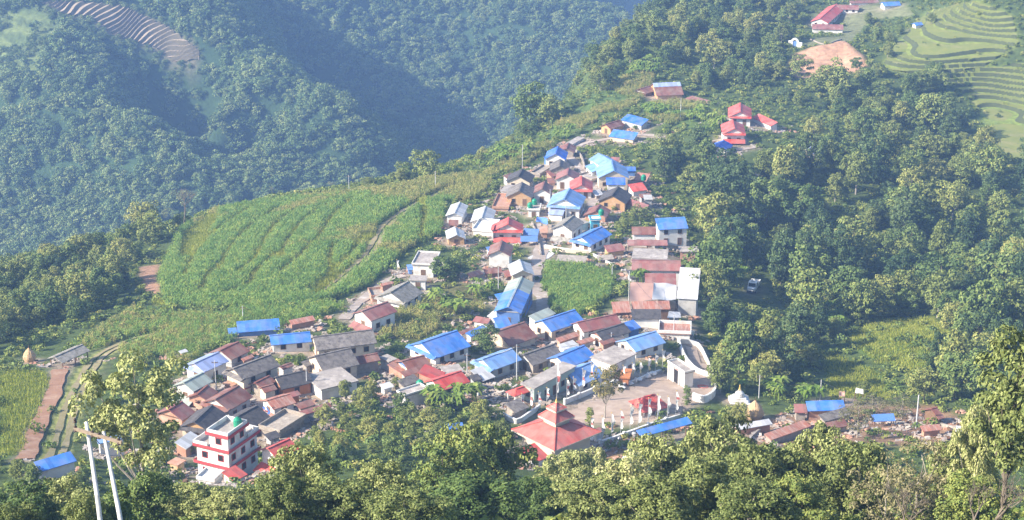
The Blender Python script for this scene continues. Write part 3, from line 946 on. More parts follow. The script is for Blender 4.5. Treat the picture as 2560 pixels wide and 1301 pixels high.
G((1241, 829), (1312, 805), (1275, 861), 5.0, .48, "brown", "cream", "rounded brown roofed house shaded by a bushy tree", opts="o")
MO((1190, 790), (1228, 797), (1181, 803), 3.2, .3, "maroon", "white", "small maroon roof with white fascia behind the blue tin sheds", opts="n")
MO((1232, 795), (1266, 789), (1241, 823), 3.8, .4, "blue", "bwall", "upright blue tin shed just below the tarpaulin roof", opts="n")
MO((1163, 833), (1207, 812), (1170, 846), 2.8, .3, "blue", "white", "low blue tin shed hidden behind a leafy tree", opts="n")
MO((1146, 830), (1180, 818), (1152, 838), 2.6, .3, "brown", "white", "low brown roof beyond the cyan fronted blue house", opts="n")
# --- big barn with half blue, half grey roof
G((1269, 768), (1304, 692), (1297, 787), 6.8, .42, "green", "bwall", "long house whose grey roof is half covered by a blue tarpaulin", opts="T")
LO((1236, 736), (1262, 731), (1235, 752), 4.2, .3, "blue", None)
G((1307, 676), (1298, 649), (1276, 673), 5.0, .45, "zinc", "cream", "little zinc roofed house with cream gable behind the half blue long roof", opts="o")
G((1247, 626), (1255, 601), (1272, 644), 6.8, .5, "brown", "white", "tall plain white house under a brown gable roof by the stepped lane", opts="oGwn")
G((1269, 561), (1271, 543), (1303, 578), 7.6, .5, "red", "white", "bright red two tiered roof on a white house in the middle of the village", opts="SV")
LO((1234, 574), (1238, 560), (1217, 606), 5.4, .3, "red", "white", "n")
MO((1310, 571), (1348, 573), (1302, 587), 5.0, .45, "bwall", "white", "white house under two small blue roofs one above the other by the lane", opts="n", name="house", cat="house")
LO((1301, 590), (1344, 590), (1297, 604), 3.4, .35, "bwall", None)
G((1405, 562), (1434, 538), (1429, 578), 7.0, .52, "pslate", "white", "white gabled house under a mossy grey slate roof with slate veranda", opts="V")
G((1452, 593), (1504, 566), (1486, 606), 5.8, .46, "blue", "white", "blue roofed white house at the terrace edge above the green garden", opts="SGw")
FL((1475, 551), (1503, 550), (1517, 540), 5.0, "white", "cyan", "small cyan walled block with a white flat roof", opts="p")
tank(1503, 536, 5.2, "green water tank on the white roof of the cyan block")
FL((1452, 562), (1474, 556), (1476, 538), 3.0, "conc", "white", "low white walled yard left of the cyan block", name="walled_yard", opts="n", cat="yard")
G((1487, 529), (1499, 511), (1521, 530), 4.6, .45, "brown", "brick", "low brown gable roof behind the cyan block", opts="on")
MO((1509, 614), (1553, 608), (1503, 634), 3.2, .35, "maroon", "ochre", "low maroon roofed byre with ochre wall right of the terrace edge", opts="n")
# --- upper houses
G((1409, 498), (1424, 470), (1446, 520), 8.4, .5, "lblue", "white", "big pale blue roofed white house facing down the main lane", opts="S")
LO((1378, 516), (1415, 519), (1375, 536), 4.2, .2, "vblue", "white", "n")
G((1453, 463), (1453, 440), (1479, 478), 6.0, .5, "red", "white", "clean red gable roofed house just right of the brown roofs", opts="S")
G((1417, 437), (1421, 420), (1390, 452), 6.6, .5, "maroon", "white", "maroon roofed house with white gable left of the clean red roof", opts="o")
G((1388, 385), (1394, 366), (1412, 398), 6.8, .55, "deepblue", "white", "deep blue roofed house topmost of the upper lane with a blue sheet porch", opts="oGw")
LO((1358, 392), (1372, 388), (1351, 418), 4.8, .5, "deepblue", "bwall", "n")
G((1398, 416), (1400, 398), (1421, 422), 5.6, .5, "slate", "stone", "grey roofed stone house directly below the deep blue roof", opts="o")
G((1415, 372), (1421, 357), (1437, 373), 4.6, .45, "brown", "stone", "small brown roof tucked behind the deep blue roof", opts="on")
G((1295, 441), (1306, 422), (1321, 461), 6.4, .5, "dslate", "cream", "dark slate roofed house leftmost of the upper lane with cream gable", opts="o")
LO((1257, 439), (1277, 432), (1250, 457), 5.0, .4, "brown", "white", "n")
G((1297, 478), (1305, 455), (1326, 498), 6.6, .52, "slate", "ochre", "slate roofed house with bright ochre front on the left side of the upper village", opts="oGo")
G((1354, 473), (1361, 453), (1375, 485), 6.4, .55, "brown", "white", "narrow brown gable roofed white house with a brick balcony", opts="o")
FL((1318, 525), (1350, 526), (1360, 511), 3.2, "conc", "white", "small flat white roof carrying two green tanks", name="flat_roof_hut", opts="p", cat="hut")
tank(1325, 519, 3.4, "left green tank of the pair on the small flat roof"); tank(1336, 510, 3.4, "right green tank of the pair on the small flat roof")
G((1527, 401), (1496, 383), (1502, 413), 7.2, .45, "lblue", "white", "rear wing of the big blue roofed complex running up the slope", opts="o")
G((1534, 427), (1528, 400), (1568, 439), 8.4, .5, "lblue", "cream", "front wing of the big blue roofed complex with a cream gable", opts="oGc")
LO((1515, 444), (1563, 444), (1515, 462), 5.6, .6, "deepblue", "white", "n")
MO((1500, 423), (1484, 407), (1461, 414), 5.2, .3, "lblue", "white", "low blue roofed block on the left of the big blue roofed complex", opts="", name="house", cat="house")
MO((1563, 417), (1589, 417), (1563, 428), 3.6, .3, "deepblue", "bwall", "small blue lean roof against the right side of the blue complex", opts="n")
MO((1569, 461), (1606, 456), (1577, 481), 4.0, .35, "red", "white", "red sheet roofed shed below the green tank right of the blue complex", opts="n")
MO((1594, 431), (1626, 435), (1600, 453), 4.2, .3, "rust", "cream", "rusty roofed block carrying a green tank at the forest edge", opts="n")
tank(1609, 449, 4.0, "green water tank in front of the rusty roof at the forest edge")
G((1529, 489), (1546, 466), (1561, 508), 6.4, .52, "dslate", "ochre", "black slate roofed house with an ochre gable front right of the lane", opts="oGo")
MO((1576, 497), (1624, 513), (1562, 508), 4.0, .35, "maroon", "cream", "long maroon roof sloping down beside the black slate ochre house", opts="n")
FL((1610, 499), (1632, 499), (1640, 487), 3.2, "grey", "grey", "small grey flat hut at the forest edge below the red shed", name="flat_roof_hut", opts="", cat="hut")
G((1135, 533), (1149, 505), (1158, 535), 4.6, .4, "zinc", "white", "white corrugated roofed hut uppermost left beside the maize", opts="n", name="hut", cat="hut")
G((1203, 545), (1213, 515), (1230, 548), 4.8, .42, "zinc", "white", "white streaked zinc roofed hut between the maize and the red two tiered roof", opts="o", name="hut", cat="hut")
G((1141, 588), (1136, 567), (1160, 587), 4.2, .45, "zinc", "ochre", "wooden stilt hut with a shiny zinc roof at the field edge", opts="o", name="hut", cat="hut")
MO((1570, 285), (1622, 299), (1556, 301), 4.6, .35, "deepblue", "grey", "vivid blue roofed barn standing above the upper village", opts="n", name="barn")
G((1513, 311), (1549, 300), (1527, 322), 5.0, .5, "brown", "ochre", "brown roofed ochre house left of the vivid blue barn", opts="o")
MO((1534, 323), (1596, 332), (1521, 341), 4.6, .35, "blue", "cream", "plain blue roof with a dark crease below the vivid blue barn", opts="n", name="barn")
FL((1430, 362), (1462, 344), (1450, 338), 1.4, "conc", "white", "low white stone platform above the deep blue roof", name="stone_platform", opts="n", cat="platform")
# --- right group
MO((1637, 546), (1712, 542), (1647, 575), 8.0, .4, "blue", "white", "tall white building with a bright blue roof and veranda at the forest edge", opts="", name="house", cat="house")
MO((1579, 567), (1640, 567), (1578, 587), 6.8, .5, "brown", "white", "brown roofed white fronted house left of the tall blue roofed building", opts="", name="house", cat="house")
LO((1568, 600), (1668, 600), (1565, 614), 3.6, .35, "maroon", None)
FL((1579, 645), (1668, 649), (1669, 624), 4.4, "conc", "white", "white stained flat concrete roof between the brown and long maroon roofs", opts="n")
FL((1699, 629), (1748, 629), (1748, 616), 3.2, "conc", "brick", "flat grey roofed brick shed right of the tall blue roofed building", opts="n", name="brick_shed", cat="shed")
G((1579, 650), (1702, 652), (1577, 673), 6.4, .45, "maroon", "white", "very long maroon roofed house above the tarpaulins", opts="on")
MO((1612, 683), (1690, 684), (1609, 712), 5.0, .5, "maroon", None, "patched maroon sheet roof with pale poles lying on it", opts="O", name="awning")
MO((1700, 668), (1752, 671), (1690, 746), 6.4, .55, "zinc", "grey", "big plain white sheet roof at the right end of the village", opts="n", name="barn")
MO((1578, 754), (1673, 752), (1579, 775), 4.2, .5, "rust", "wood", "rust striped corrugated roof below the peach and white tarpaulins", opts="n")
MO((1578, 773), (1652, 773), (1575, 798), 5.0, .4, "dslate", "white", "black slate roofed white house below the rust striped roof", opts="n", name="house", cat="house")
MO((1528, 755), (1572, 753), (1510, 784), 4.0, .4, "rust", "wood", "sagging rusty striped sheet roof left of the black slate white house", opts="n")
G((1442, 806), (1540, 785), (1466, 827), 5.8, .5, "maroon", "white", "long maroon roofed white house right of the long blue roof", opts="oGw")
G((1489, 830), (1560, 808), (1513, 848), 4.8, .48, "dslate", "white", "dark slate roofed house with a red and white striped gable", opts="oGr")
MO((1556, 808), (1583, 799), (1573, 829), 4.6, .4, "blue", "bwall", "short bright blue roof joined to the end of the dark slate roof", opts="n")
MO((1389, 846), (1440, 829), (1397, 857), 2.8, .35, "rust", "brick", "low crumpled rusty roof below the long blue roofed house", opts="n")
MO((1440, 853), (1480, 842), (1452, 862), 2.6, .3, "rust", "white", "small red and white striped sheet roof in the middle row", opts="n")
FL((1646, 833), (1728, 836), (1727, 810), 1.0, "rust", "white", "low white walled terrace with a red brick floor", name="terrace", opts="pn", par=0.7, cat="terrace")
# --- ridge above
G((1632, 209), (1700, 206), (1634, 237), 6.2, .45, "brown", "ochre", "ochre farmhouse alone on the ridge with a brown and blue roof", opts="on", name="farmhouse")
mono((1632, 208), (1700, 205), (1634, 218), 6.4, .44, "vblue", None, None, opts="N", part_of=CUR, pname="roof_sheet")
G((1600, 222), (1624, 215), (1610, 234), 3.6, .45, "brown", "wood", "dark wooden shack left of the ochre farmhouse", opts="n", name="shack", cat="shack")
MO((1726, 238), (1776, 252), (1720, 250), 2.6, .3, "brown", "brick", "long low brown roof in the scrub right of the ochre farmhouse", opts="n")
G((1850, 280), (1850, 257), (1876, 290), 7.0, .5, "red", "white", "upper one of two red roofed white houses in the trees", opts="S", name="villa")
G((1836, 322), (1831, 299), (1861, 331), 7.6, .5, "red", "white", "lower one of two red roofed white houses in the trees, with a red porch tier", opts="SV", name="villa")
G((1796, 366), (1810, 350), (1819, 375), 4.4, .45, "deepblue", "white", "small blue roofed white hut below the lower red roofed house", opts="on", name="hut", cat="hut")
MO((1897, 284), (1945, 306), (1892, 300), 4.0, .35, "red", "white", "long red lean roof right of the two red roofed houses", opts="")
MO((2026, 362), (2052, 378), (2022, 378), 3.2, .35, "vblue", "stone", "half collapsed grey blue roofed shed in the forest clearing", opts="n")
G((2049, 47), (2092, 10), (2066, 60), 5.8, .42, "red", "white", "long red roofed school block at right angles to the white front block", opts="o", name="school_building", cat="school", group="school on the hilltop")
MO((2030, 60), (2108, 62), (2027, 73), 5.0, .35, "maroon", "white", "white walled school block with a pinkish red roof nearest the dug out bank", opts="n", name="school_building", cat="school", group="school on the hilltop")
G((2088, 12), (2147, 14), (2088, 22), 4.6, .42, "maroon", "white", "maroon roofed school block with white columns at the back of the yard", opts="o", name="school_building", cat="school", group="school on the hilltop")
MO((2123, 2), (2195, 0), (2124, 9), 3.6, .35, "brown", "white", "brown roofed shed at the very top beyond the school", opts="n", group="school on the hilltop")
G((2205, 6), (2248, 4), (2207, 15), 4.6, .42, "blue", "white", "blue roofed building with a pale veranda across the yard from the school", opts="on", group="school on the hilltop")
G((2284, 58), (2304, 56), (2286, 64), 3.8, .42, "blue", "white", "tiny blue roofed white hut near the terraced fields", opts="on", name="hut", cat="hut", group="school on the hilltop")
# --- lower right
MO((2014, 1003), (2108, 1000), (2022, 1028), 5.2, .4, "blue", "brick", "bright blue roof with a white edge right of the haystack", opts="n", name="house", cat="house")
MO((1984, 1010), (2015, 1010), (1984, 1032), 4.4, .4, "maroon", "stone", "maroon end roof joined to the left of the bright blue roof", opts="n")
MO((2046, 1037), (2112, 1018), (2058, 1056), 3.4, .35, "slate", "stone", "grey stone slate roof in front of the bright blue roof", opts="n")
MO((1835, 1062), (1922, 1047), (1842, 1076), 2.8, .25, "zinc", "brick", "patched white and blue tin roof below the haystack", opts="n")
MO((1910, 1085), (2010, 1050), (1930, 1100), 2.6, .25, "rust", "stone", "long rusty tin roof running in front of the grey slate roof", opts="n")
MO((2015, 1066), (2110, 1048), (2022, 1084), 2.4, .25, "brown", "stone", "low brown tin roof behind the near tree tops", opts="n")
G((2327, 1022), (2342, 1018), (2360, 1042), 5.0, .5, "brown", "wood", "dark brown gable hut right of the lone grey pole", opts="on", name="hut", cat="hut")
MO((2300, 1065), (2348, 1060), (2304, 1080), 2.8, .3, "rust", "brick", "rusty red shed roof below the dark brown gable hut", opts="n")
MO((2390, 1064), (2436, 1068), (2388, 1094), 3.6, .5, "zinc", "brick", "whitish sheet roof with small red marks far right among trees", opts="n")
MO((2178, 1036), (2234, 1034), (2180, 1054), 3.2, .4, "tarp_b", None, "crumpled blue tarpaulin shelter under the brown leaved trees", name="shelter", cat="shelter")
# --- lower left margin
MO((84, 1155), (176, 1128), (110, 1177), 4.2, .38, "blue", "white", "blue roofed shed lowest on the left below the red footpath", opts="n")
LO((64, 1186), (88, 1176), (78, 1198), 2.6, .3, "blue", "white", "n")
MO((240, 1098), (308, 1084), (246, 1110), 4.2, .3, "lblue", "white", "white shed with pale blue roof seen between the twin electric poles", opts="n")
G((136, 892), (206, 861), (154, 906), 3.4, .4, "pslate", "wood", "open grey thatched cattle shed beside the haystack on the left track", opts="O", name="cattle_shed", cat="shed")
MO((446, 878), (464, 872), (452, 885), 2.4, .3, "zinc", "brick", "tiny hut with a white and brown roof in the maize on the left", name="hut", cat="hut", opts="n")
MO((1100, 1062), (1156, 1056), (1104, 1076), 4.2, .3, "blue", "grey", "grey walled hut with a narrow blue roof among the trees left of the temple", name="hut", cat="hut", opts="n")
MO((1262, 1010), (1296, 996), (1272, 1040), 3.2, .3, "slate", "stone", "grey rubble roofed hut between the mint building and the temple", name="hut", cat="hut", opts="n")

# --- small sheds, yards and huts squeezed between the houses
MO((752, 905), (778, 896), (758, 920), 3.0, .3, "slate", "stone", "grey stone lean roofed shed left of the second long slate roof", opts="n")
FL((556, 958), (580, 966), (596, 950), 2.6, "brick", "brick", "low pinkish brick wing in front of the tall cream slate house", name="brick_shed", opts="n", cat="shed")
FL((484, 1012), (506, 1022), (524, 1004), 1.4, "brick", "brick", "pinkish open brick yard left of the white gabled brown house", name="walled_yard", opts="pn", par=.5, cat="yard")
MO((656, 1018), (680, 1010), (664, 1038), 2.6, .4, "tarp_b", "white", "white wall and blue sheet lean-to under the streaked rusty roof", opts="n")
FL((418, 1156), (444, 1164), (456, 1148), 2.4, "brick", "ochre", "low ochre hut left of the pale corrugated zinc shed", name="hut", opts="n", cat="hut")
FL((490, 1196), (536, 1204), (556, 1180), 1.6, "white", "white", "white stepped forecourt wall at the foot of the three storey building", name="walled_yard", opts="pn", par=.4, cat="yard")
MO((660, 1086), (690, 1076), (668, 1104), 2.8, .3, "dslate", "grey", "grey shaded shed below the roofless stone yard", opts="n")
MO((948, 962), (974, 954), (954, 976), 2.6, .3, "tarp_w", "white", "whitish sheet roofed hut in the shrubs right of the stained concrete roof", opts="n", name="hut", cat="hut")
FL((1180, 972), (1198, 974), (1204, 964), 2.2, "white", "white", "tiny white block between the red roof and the mint green building", name="hut", opts="n", cat="hut")
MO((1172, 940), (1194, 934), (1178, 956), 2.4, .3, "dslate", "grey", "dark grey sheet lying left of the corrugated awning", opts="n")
MO((1394, 862), (1432, 850), (1402, 878), 2.6, .25, "zinc", "white", "greyish white sheet shelter behind the striped blue roof", opts="n")
MO((1382, 826), (1430, 816), (1390, 838), 3.0, .3, "slate", "stone", "grey lower roof in front of the long blue roofed two storey house", opts="n")
MO((1496, 852), (1530, 842), (1506, 864), 2.8, .3, "brown", "brick", "small brown sheet roof below the striped gable", opts="n")
MO((1530, 846), (1556, 838), (1538, 856), 2.6, .3, "slate", "white", "small grey roof left of the blue roof above the flags", opts="n")
FL((1444, 440), (1480, 452), (1496, 432), 2.0, "conc", "stone", "pale stone walled court left of the big blue complex", name="walled_yard", opts="pn", par=.5, cat="yard")
MO((1528, 392), (1550, 394), (1534, 402), 3.6, .35, "maroon", "stone", "brown roof corner behind the big blue complex", opts="n")
FL((1326, 434), (1350, 438), (1354, 414), 1.6, "stone", "stone", "pinkish stone yard left of the grey roofed stone house", name="walled_yard", opts="pn", par=.5, cat="yard")
MO((1364, 428), (1380, 424), (1366, 446), 3.4, .4, "maroon", "brick", "narrow pinkish brown lean roof between the grey and maroon roofs", opts="n")
MO((1366, 446), (1384, 444), (1368, 460), 3.0, .4, "brown", "brick", "narrow brown lean roof above the brown gabled house with balcony", opts="n")
FL((1230, 520), (1272, 522), (1276, 488), 1.6, "brick", "brick", "pinkish rubble yard left of the slate roofed ochre house", name="walled_yard", opts="pn", par=.5, cat="yard")
FL((1250, 478), (1272, 480), (1276, 462), 3.2, "conc", "white", "small white front block below the leftmost slate house", name="hut", opts="n", cat="hut")
MO((1122, 550), (1146, 550), (1124, 564), 2.4, .3, "brown", "wood", "stack of brown boards under a sheet below the white corrugated hut", opts="n")
FL((1180, 576), (1232, 580), (1236, 552), 2.0, "white", "white", "white walled yard in front of the streaked zinc hut", name="walled_yard", opts="pn", par=.5, cat="yard")
MO((1214, 618), (1226, 616), (1214, 634), 3.0, .3, "bwall", "white", "small blue and white lean-to left of the plain white house", opts="n")
MO((1208, 672), (1252, 668), (1212, 686), 2.8, .35, "brown", "brick", "brown sheet roof over brick sheds below the plain white house", opts="n")
MO((1256, 678), (1276, 674), (1260, 694), 2.8, .35, "maroon", "wood", "small maroon roof left of the little zinc roofed house", opts="n")
MO((1166, 684), (1198, 674), (1172, 696), 2.4, .35, "rust", "stone", "low rusty byre roof among shrubs on the slope", opts="n")
FL((1390, 652), (1464, 656), (1466, 640), 1.8, "stone", "cream", "long pale ochre stone retaining wall above the green garden", name="retaining_wall", opts="n", cat="wall")
FL((1350, 582), (1370, 582), (1371, 566), 2.4, "brick", "brick", "small square brick hut under the violet blue tent", name="hut", opts="n", cat="hut")
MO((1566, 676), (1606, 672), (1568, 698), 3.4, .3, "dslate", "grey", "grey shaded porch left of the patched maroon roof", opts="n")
FL((1218, 790), (1240, 794), (1246, 768), 3.0, "white", "white", "white open shelf like annex left of the half blue long house", name="hut", opts="n", cat="hut")
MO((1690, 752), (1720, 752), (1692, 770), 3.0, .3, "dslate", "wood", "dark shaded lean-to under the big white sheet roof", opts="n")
FL((1548, 944), (1574, 946), (1576, 922), 2.4, "orange", "orange", "orange brown wooden gate panel behind the white and yellow flags", name="yard_gate", opts="n", cat="gate")
MO((1478, 478), (1498, 474), (1482, 492), 3.0, .3, "zinc", "stone", "small grey roof between the red roof and the black slate ochre house", opts="n")
MO((1398, 476), (1412, 474), (1398, 486), 3.4, .35, "maroon", "white", "sliver of maroon roof behind the big pale blue roof", opts="n")
MO((1596, 486), (1624, 482), (1600, 496), 3.2, .35, "brown", "grey", "brown sheet roof under the red shed at the forest edge", opts="n")
MO((1490, 640), (1530, 636), (1494, 652), 2.0, .25, "stone", "stone", "rough stone byre on the dry terrace right of the garden", opts="n")
MO((836, 908), (872, 900), (840, 918), 3.0, .3, "brown", "brick", "brick red wall and roof end below the second slate house", opts="n")
MO((1000, 930), (1040, 918), (1006, 944), 3.2, .3, "brown", "cream", "brown roof slope in front of the blue gabled house", opts="n")
MO((716, 984), (744, 976), (722, 996), 3.0, .3, "maroon", "orange", "small maroon lean roof in front of the orange walled house", opts="n")
MO((600, 962), (632, 950), (606, 976), 3.0, .35, "maroon", "grey", "shaded maroon lean roof right of the tall cream house", opts="n")
MO((700, 1038), (738, 1026), (706, 1052), 2.8, .3, "brown", "brick", "brown sheet roof behind the roofless stone yard", opts="n")
MO((770, 1042), (812, 1030), (776, 1056), 2.6, .3, "dslate", "stone", "grey roof strip in the thicket right of the roofless yard", opts="n")
# --- white three storey building
p1 = Vector(at(485, 1112, off=6.2)); z2 = p1.z
p2 = Vector(atz(572, 1133, z2)); p3 = Vector(atz(642, 1078, z2))
X = flat2(p2 - p1); Y = Vector((-X.y, X.x, 0)); L = (p2 - p1).dot(X); D = (p3 - p2).dot(Y)
ROWS_LOG.append(("three storey", round(L, 1), round(D, 1), 6.2, round(p1.y)))
o = Vector((p1.x, p1.y, 0)); c = o + X * L / 2 + Y * D / 2
gz = ground_min([p1, p2, p1 + Y * D, p2 + Y * D]); g0 = hz(p1.x, p1.y)
t = empty("apartment_house", (c.x, c.y, gz), "white three storey building with red floor bands and roof terrace", "building", GH)
HOUSE_SPOTS.append((c.x, c.y, 7, t["label"])); occupy_rect(c, X, Y, L / 2, D / 2, 1.5)
MB().box(o, X, Y, UPV, .3, L - .3, .3, D - .3, gz - 1.5, z2 - .1).build("wall", M["white"], t)
x3 = L * 0.42
MB().box(o, X, Y, UPV, x3, L - .3, .3, D * .62, z2 + 0.12, z2 + 2.7).build("top_storey_wall", M["white"], t)
for zz, xa, ya, yb in ((z2 - 3.1, 0, 0, D), (z2, 0, 0, D), (z2 + 2.7, x3 - .2, 0, D * .62 + .25)):
    sl = MB().box(o, X, Y, UPV, xa - .15, L + .15, ya - .15, yb + .15, zz - .12, zz + .12).build("floor_slab", M["conc"], t)
    bd = MB(); q = 0.16
    bd.box(o, X, Y, UPV, xa - q, L + q, ya - q - .03, ya - q, zz - .14, zz + .42); bd.box(o, X, Y, UPV, L + q, L + q + .03, ya - q, yb + q, zz - .14, zz + .42)
    bd.box(o, X, Y, UPV, xa - q - .03, xa - q, ya - q, yb + q, zz - .14, zz + .42)
    bd.build("red_band", M["redband"], sl)
pr = MB(); w = .16
pr.box(o, X, Y, UPV, -.1, x3 - .2, -.1, -.1 + w, z2 + .12, z2 + .95); pr.box(o, X, Y, UPV, -.1, -.1 + w, -.1 + w, D, z2 + .12, z2 + .95); pr.box(o, X, Y, UPV, -.1, L, D - w, D, z2 + .12, z2 + .95)
pr.box(o, X, Y, UPV, L - w, L, D * .62 + .25, D - w, z2 + .12, z2 + .95)
pr.build("parapet", M["white"], t)
pr = MB(); zz = z2 + 2.82
for (a, b_, cc, d) in ((x3 - .1, L, -.1, .06), (x3 - .1, L, D * .62, D * .62 + .16), (x3 - .1, x3 + .06, .06, D * .62), (L - .16, L, .06, D * .62)):
    pr.box(o, X, Y, UPV, a, b_, cc, d, zz, zz + .8)
pr.build("parapet", M["white"], t)
for zf in (z2 - 6.0, z2 - 3.0):
    windows_on("f", t, o + X * .3 + Y * .3, X, -Y, L - .6, zf, zf + 2.75, "door" if zf < z2 - 5 else "win", "redband")
    windows_on("s", t, o + X * (L - .3) + Y * .3, Y, X, D - .6, zf, zf + 2.75, "win", "redband")
windows_on("f", t, o + X * x3 + Y * .3, X, -Y, L - .3 - x3, z2 + .15, z2 + 2.6, "win", "redband")
windows_on("s", t, o + X * (L - .3) + Y * .3, Y, X, D * .6, z2 + .15, z2 + 2.6, "win", "redband")
q = o + X * (L - 1.1) + Y * (D * .5) + Vector((0, 0, z2 + 2.82))
tk = empty("water_tank", q, "green water tank on the white three storey building", "water tank", "green rooftop water tanks")
MB().lathe(q, [(.7, 0), (.72, .3), (.69, .35), (.72, .4), (.72, .8), (.69, .85), (.72, .9), (.72, 1.2), (.4, 1.5)], 16).build("barrel", M["tank"], tk, True)
MB().lathe(q, [(.24, 1.46), (.24, 1.6), (.1, 1.64)], 12).build("lid", M["tank"], tk, True)

# --- the temple: three square tiers, one corner towards the viewer
cz = 2.6
cl, cf, cr = (1278, 1074), (1392, 1127), (1503, 1080)
pf = Vector(at(*cf, off=cz)); pl_ = Vector(atz(*cl, pf.z)); pr_ = Vector(atz(*cr, pf.z))
cen = (pl_ + pr_) / 2; cen.z = pf.z
hd = ((pl_ - pr_).length) / 2
ROWS_LOG.append(("temple half diagonal", round(hd, 1), round((pf - cen).length, 1), cz, round(cen.y)))
dx = flat2(pr_ - pl_); ax = [(-dx).copy(), Vector((dx.y, -dx.x, 0)), dx.copy(), Vector((-dx.y, dx.x, 0))]   # left, front, right, back corners
gz = hz(cen.x, cen.y) - 0.4
t = empty("temple", (cen.x, cen.y, gz), "red roofed pagoda temple with three stacked tiers and a gilded tip", "temple")
HOUSE_SPOTS.append((cen.x, cen.y, 9, t["label"]))
s2 = hd / math.sqrt(2); e1 = (ax[1] - ax[0]).normalized(); e2 = (ax[2] - ax[1]).normalized()
occupy_rect(cen, e1, e2, s2, s2, 1.0)
O0 = Vector((cen.x, cen.y, 0))


def tier(r0, z0, r1, z1, nm="tier_roof"):
    mb = MB()
    lo = [O0 + a * r0 + UPV * z0 for a in ax]; hi = [O0 + a * r1 + UPV * z1 for a in ax]
    for i in range(4):
        j = (i + 1) % 4
        if r1 > 0.05: mb.poly([lo[i], lo[j], hi[j], hi[i]])
        else: mb.poly([lo[i], lo[j], hi[i]])
        mb.poly([lo[j], lo[i], lo[i] - UPV * .18, lo[j] - UPV * .18])
    mb.poly([q - UPV * .18 for q in lo][::-1])
    r = mb.build(nm, M["temple"], t)
    for i in range(4): MB().tube([lo[i] + UPV * .04, hi[i] + UPV * .05], [.11, .11], 5).build("hip_ridge", M["red"], r)
    ev = MB()
    for i in range(4):
        j = (i + 1) % 4
        d = (lo[j] - lo[i]).normalized()
        ev.box(lo[i], d, d.cross(UPV), UPV, 0.05, (lo[j] - lo[i]).length - .05, 0.0, 0.04, -.3, -.02)
    ev.build("eave_board", M["cream"], r)


ze = pf.z
k = 1 / math.sqrt(2)
MB().box(O0, e1, e2, UPV, -s2 + 1.4, s2 - 1.4, -s2 + 1.4, s2 - 1.4, gz - 1, ze - .1).build("wall", M["cream"], t)
tier(hd, ze, 2.5, ze + 1.75)
sb = 2.3 * k
MB().box(O0, e1, e2, UPV, -sb, sb, -sb, sb, ze + 1.7, ze + 3.5).build("drum_wall", M["cream"], t)
for (od, xd, nd) in ((O0 - e1 * sb - e2 * sb, e1, -e2), (O0 + e1 * sb - e2 * sb, e2, e1), (O0 - e1 * sb + e2 * sb, -e2, -e1)):
    for i in range(5):
        wm = MB(); cx = 2 * sb * (i + .5) / 5
        wm.box(od, xd, nd, UPV, cx - .2, cx + .2, -.02, .04, ze + 2.15, ze + 2.95); wm.build("window", M["dark"], t)
tier(3.3, ze + 2.95, 1.3, ze + 4.2)
sb = 1.2 * k
MB().box(O0, e1, e2, UPV, -sb, sb, -sb, sb, ze + 4.0, ze + 5.0).build("drum_wall", M["cream"], t)
tier(1.85, ze + 4.6, 0.03, ze + 5.6)
MB().lathe(O0 + UPV * (ze + 5.5), [(.22, 0), (.28, .15), (.12, .35), (.2, .5), (.06, .8), (.02, 1.3)], 10).build("finial", M["gold"], t, True)
MO((1300, 1122), (1336, 1107), (1340, 1156), 3.6, .35, "red", "white", "bright red side roof at the near left of the temple", opts="n", name="annex", cat="annex", group="temple buildings")
MO((1480, 1074), (1500, 1068), (1504, 1082), 3.4, .3, "maroon", "white", "small red roof end behind the cypress right of the temple", opts="n", name="annex", cat="annex", group="temple buildings")
G((1610, 992), (1638, 986), (1640, 1021), 4.6, .62, "red", "white", "open red hipped pavilion roof on the paved temple yard", opts="O", name="pavilion", cat="pavilion", group="temple buildings", hipk=.6)
mono((1590, 1076), (1718, 1042), (1606, 1092), 3.2, .35, "blue", None, "long blue roof strip along the flags right of the temple", name="shelter", cat="shelter", group="temple buildings")
# gate beside the yard
FL((1668, 905), (1712, 934), (1730, 922), 5.6, "conc", "white", "white gate building with a flat roof at the yard corner", name="gate_house", opts="pn", cat="gate house", group="temple buildings")
_w = [o for o in CUR.children if o.name.startswith("wall")][0]
_vs = [CUR.location + v.co for v in _w.data.vertices]
_a = min(_vs, key=lambda q: q.x); _b = min(_vs, key=lambda q: q.y)
_X = flat2(_b - _a); _n = Vector((_X.y, -_X.x, 0)); _n = _n if _n.y < 0 else -_n
_L = Vector((_b.x - _a.x, _b.y - _a.y, 0)).length; _g = hz((_a.x + _b.x) / 2, (_a.y + _b.y) / 2)
for _f0, _f1, _m in ((.06, .28, "grey"), (.36, .62, "dark"), (.70, .94, "grey")):  # middle panel is the open passage, its shade put in as dark colour
    MB().box((_a.x, _a.y, 0), _X, _n, UPV, _L * _f0, _L * _f1, -.02, .06, _g + .1, _g + 3.0).build("gate_panel", M[_m], CUR)
for _f in (0.0, .32, .66, 1.0):
    MB().box((_a.x, _a.y, 0), _X, _n, UPV, _L * _f - .18, _L * _f + .18, 0.0, .22, _g - .6, _g + 3.9).build("pillar", M["white"], CUR)
MB().box((_a.x, _a.y, 0), _X, _n, UPV, _L * .42, _L * .58, .02, .1, _g + 3.15, _g + 3.75).build("red_panel", M["redband"], CUR)
# ------------------------------------------------------------------ lanes, tracks, paved yard (draped sheets)
def lathe_simple(p, prof, name, mat, label, cat):
    return top(name, M[mat], MB().lathe(p, prof, 16), label, cat)


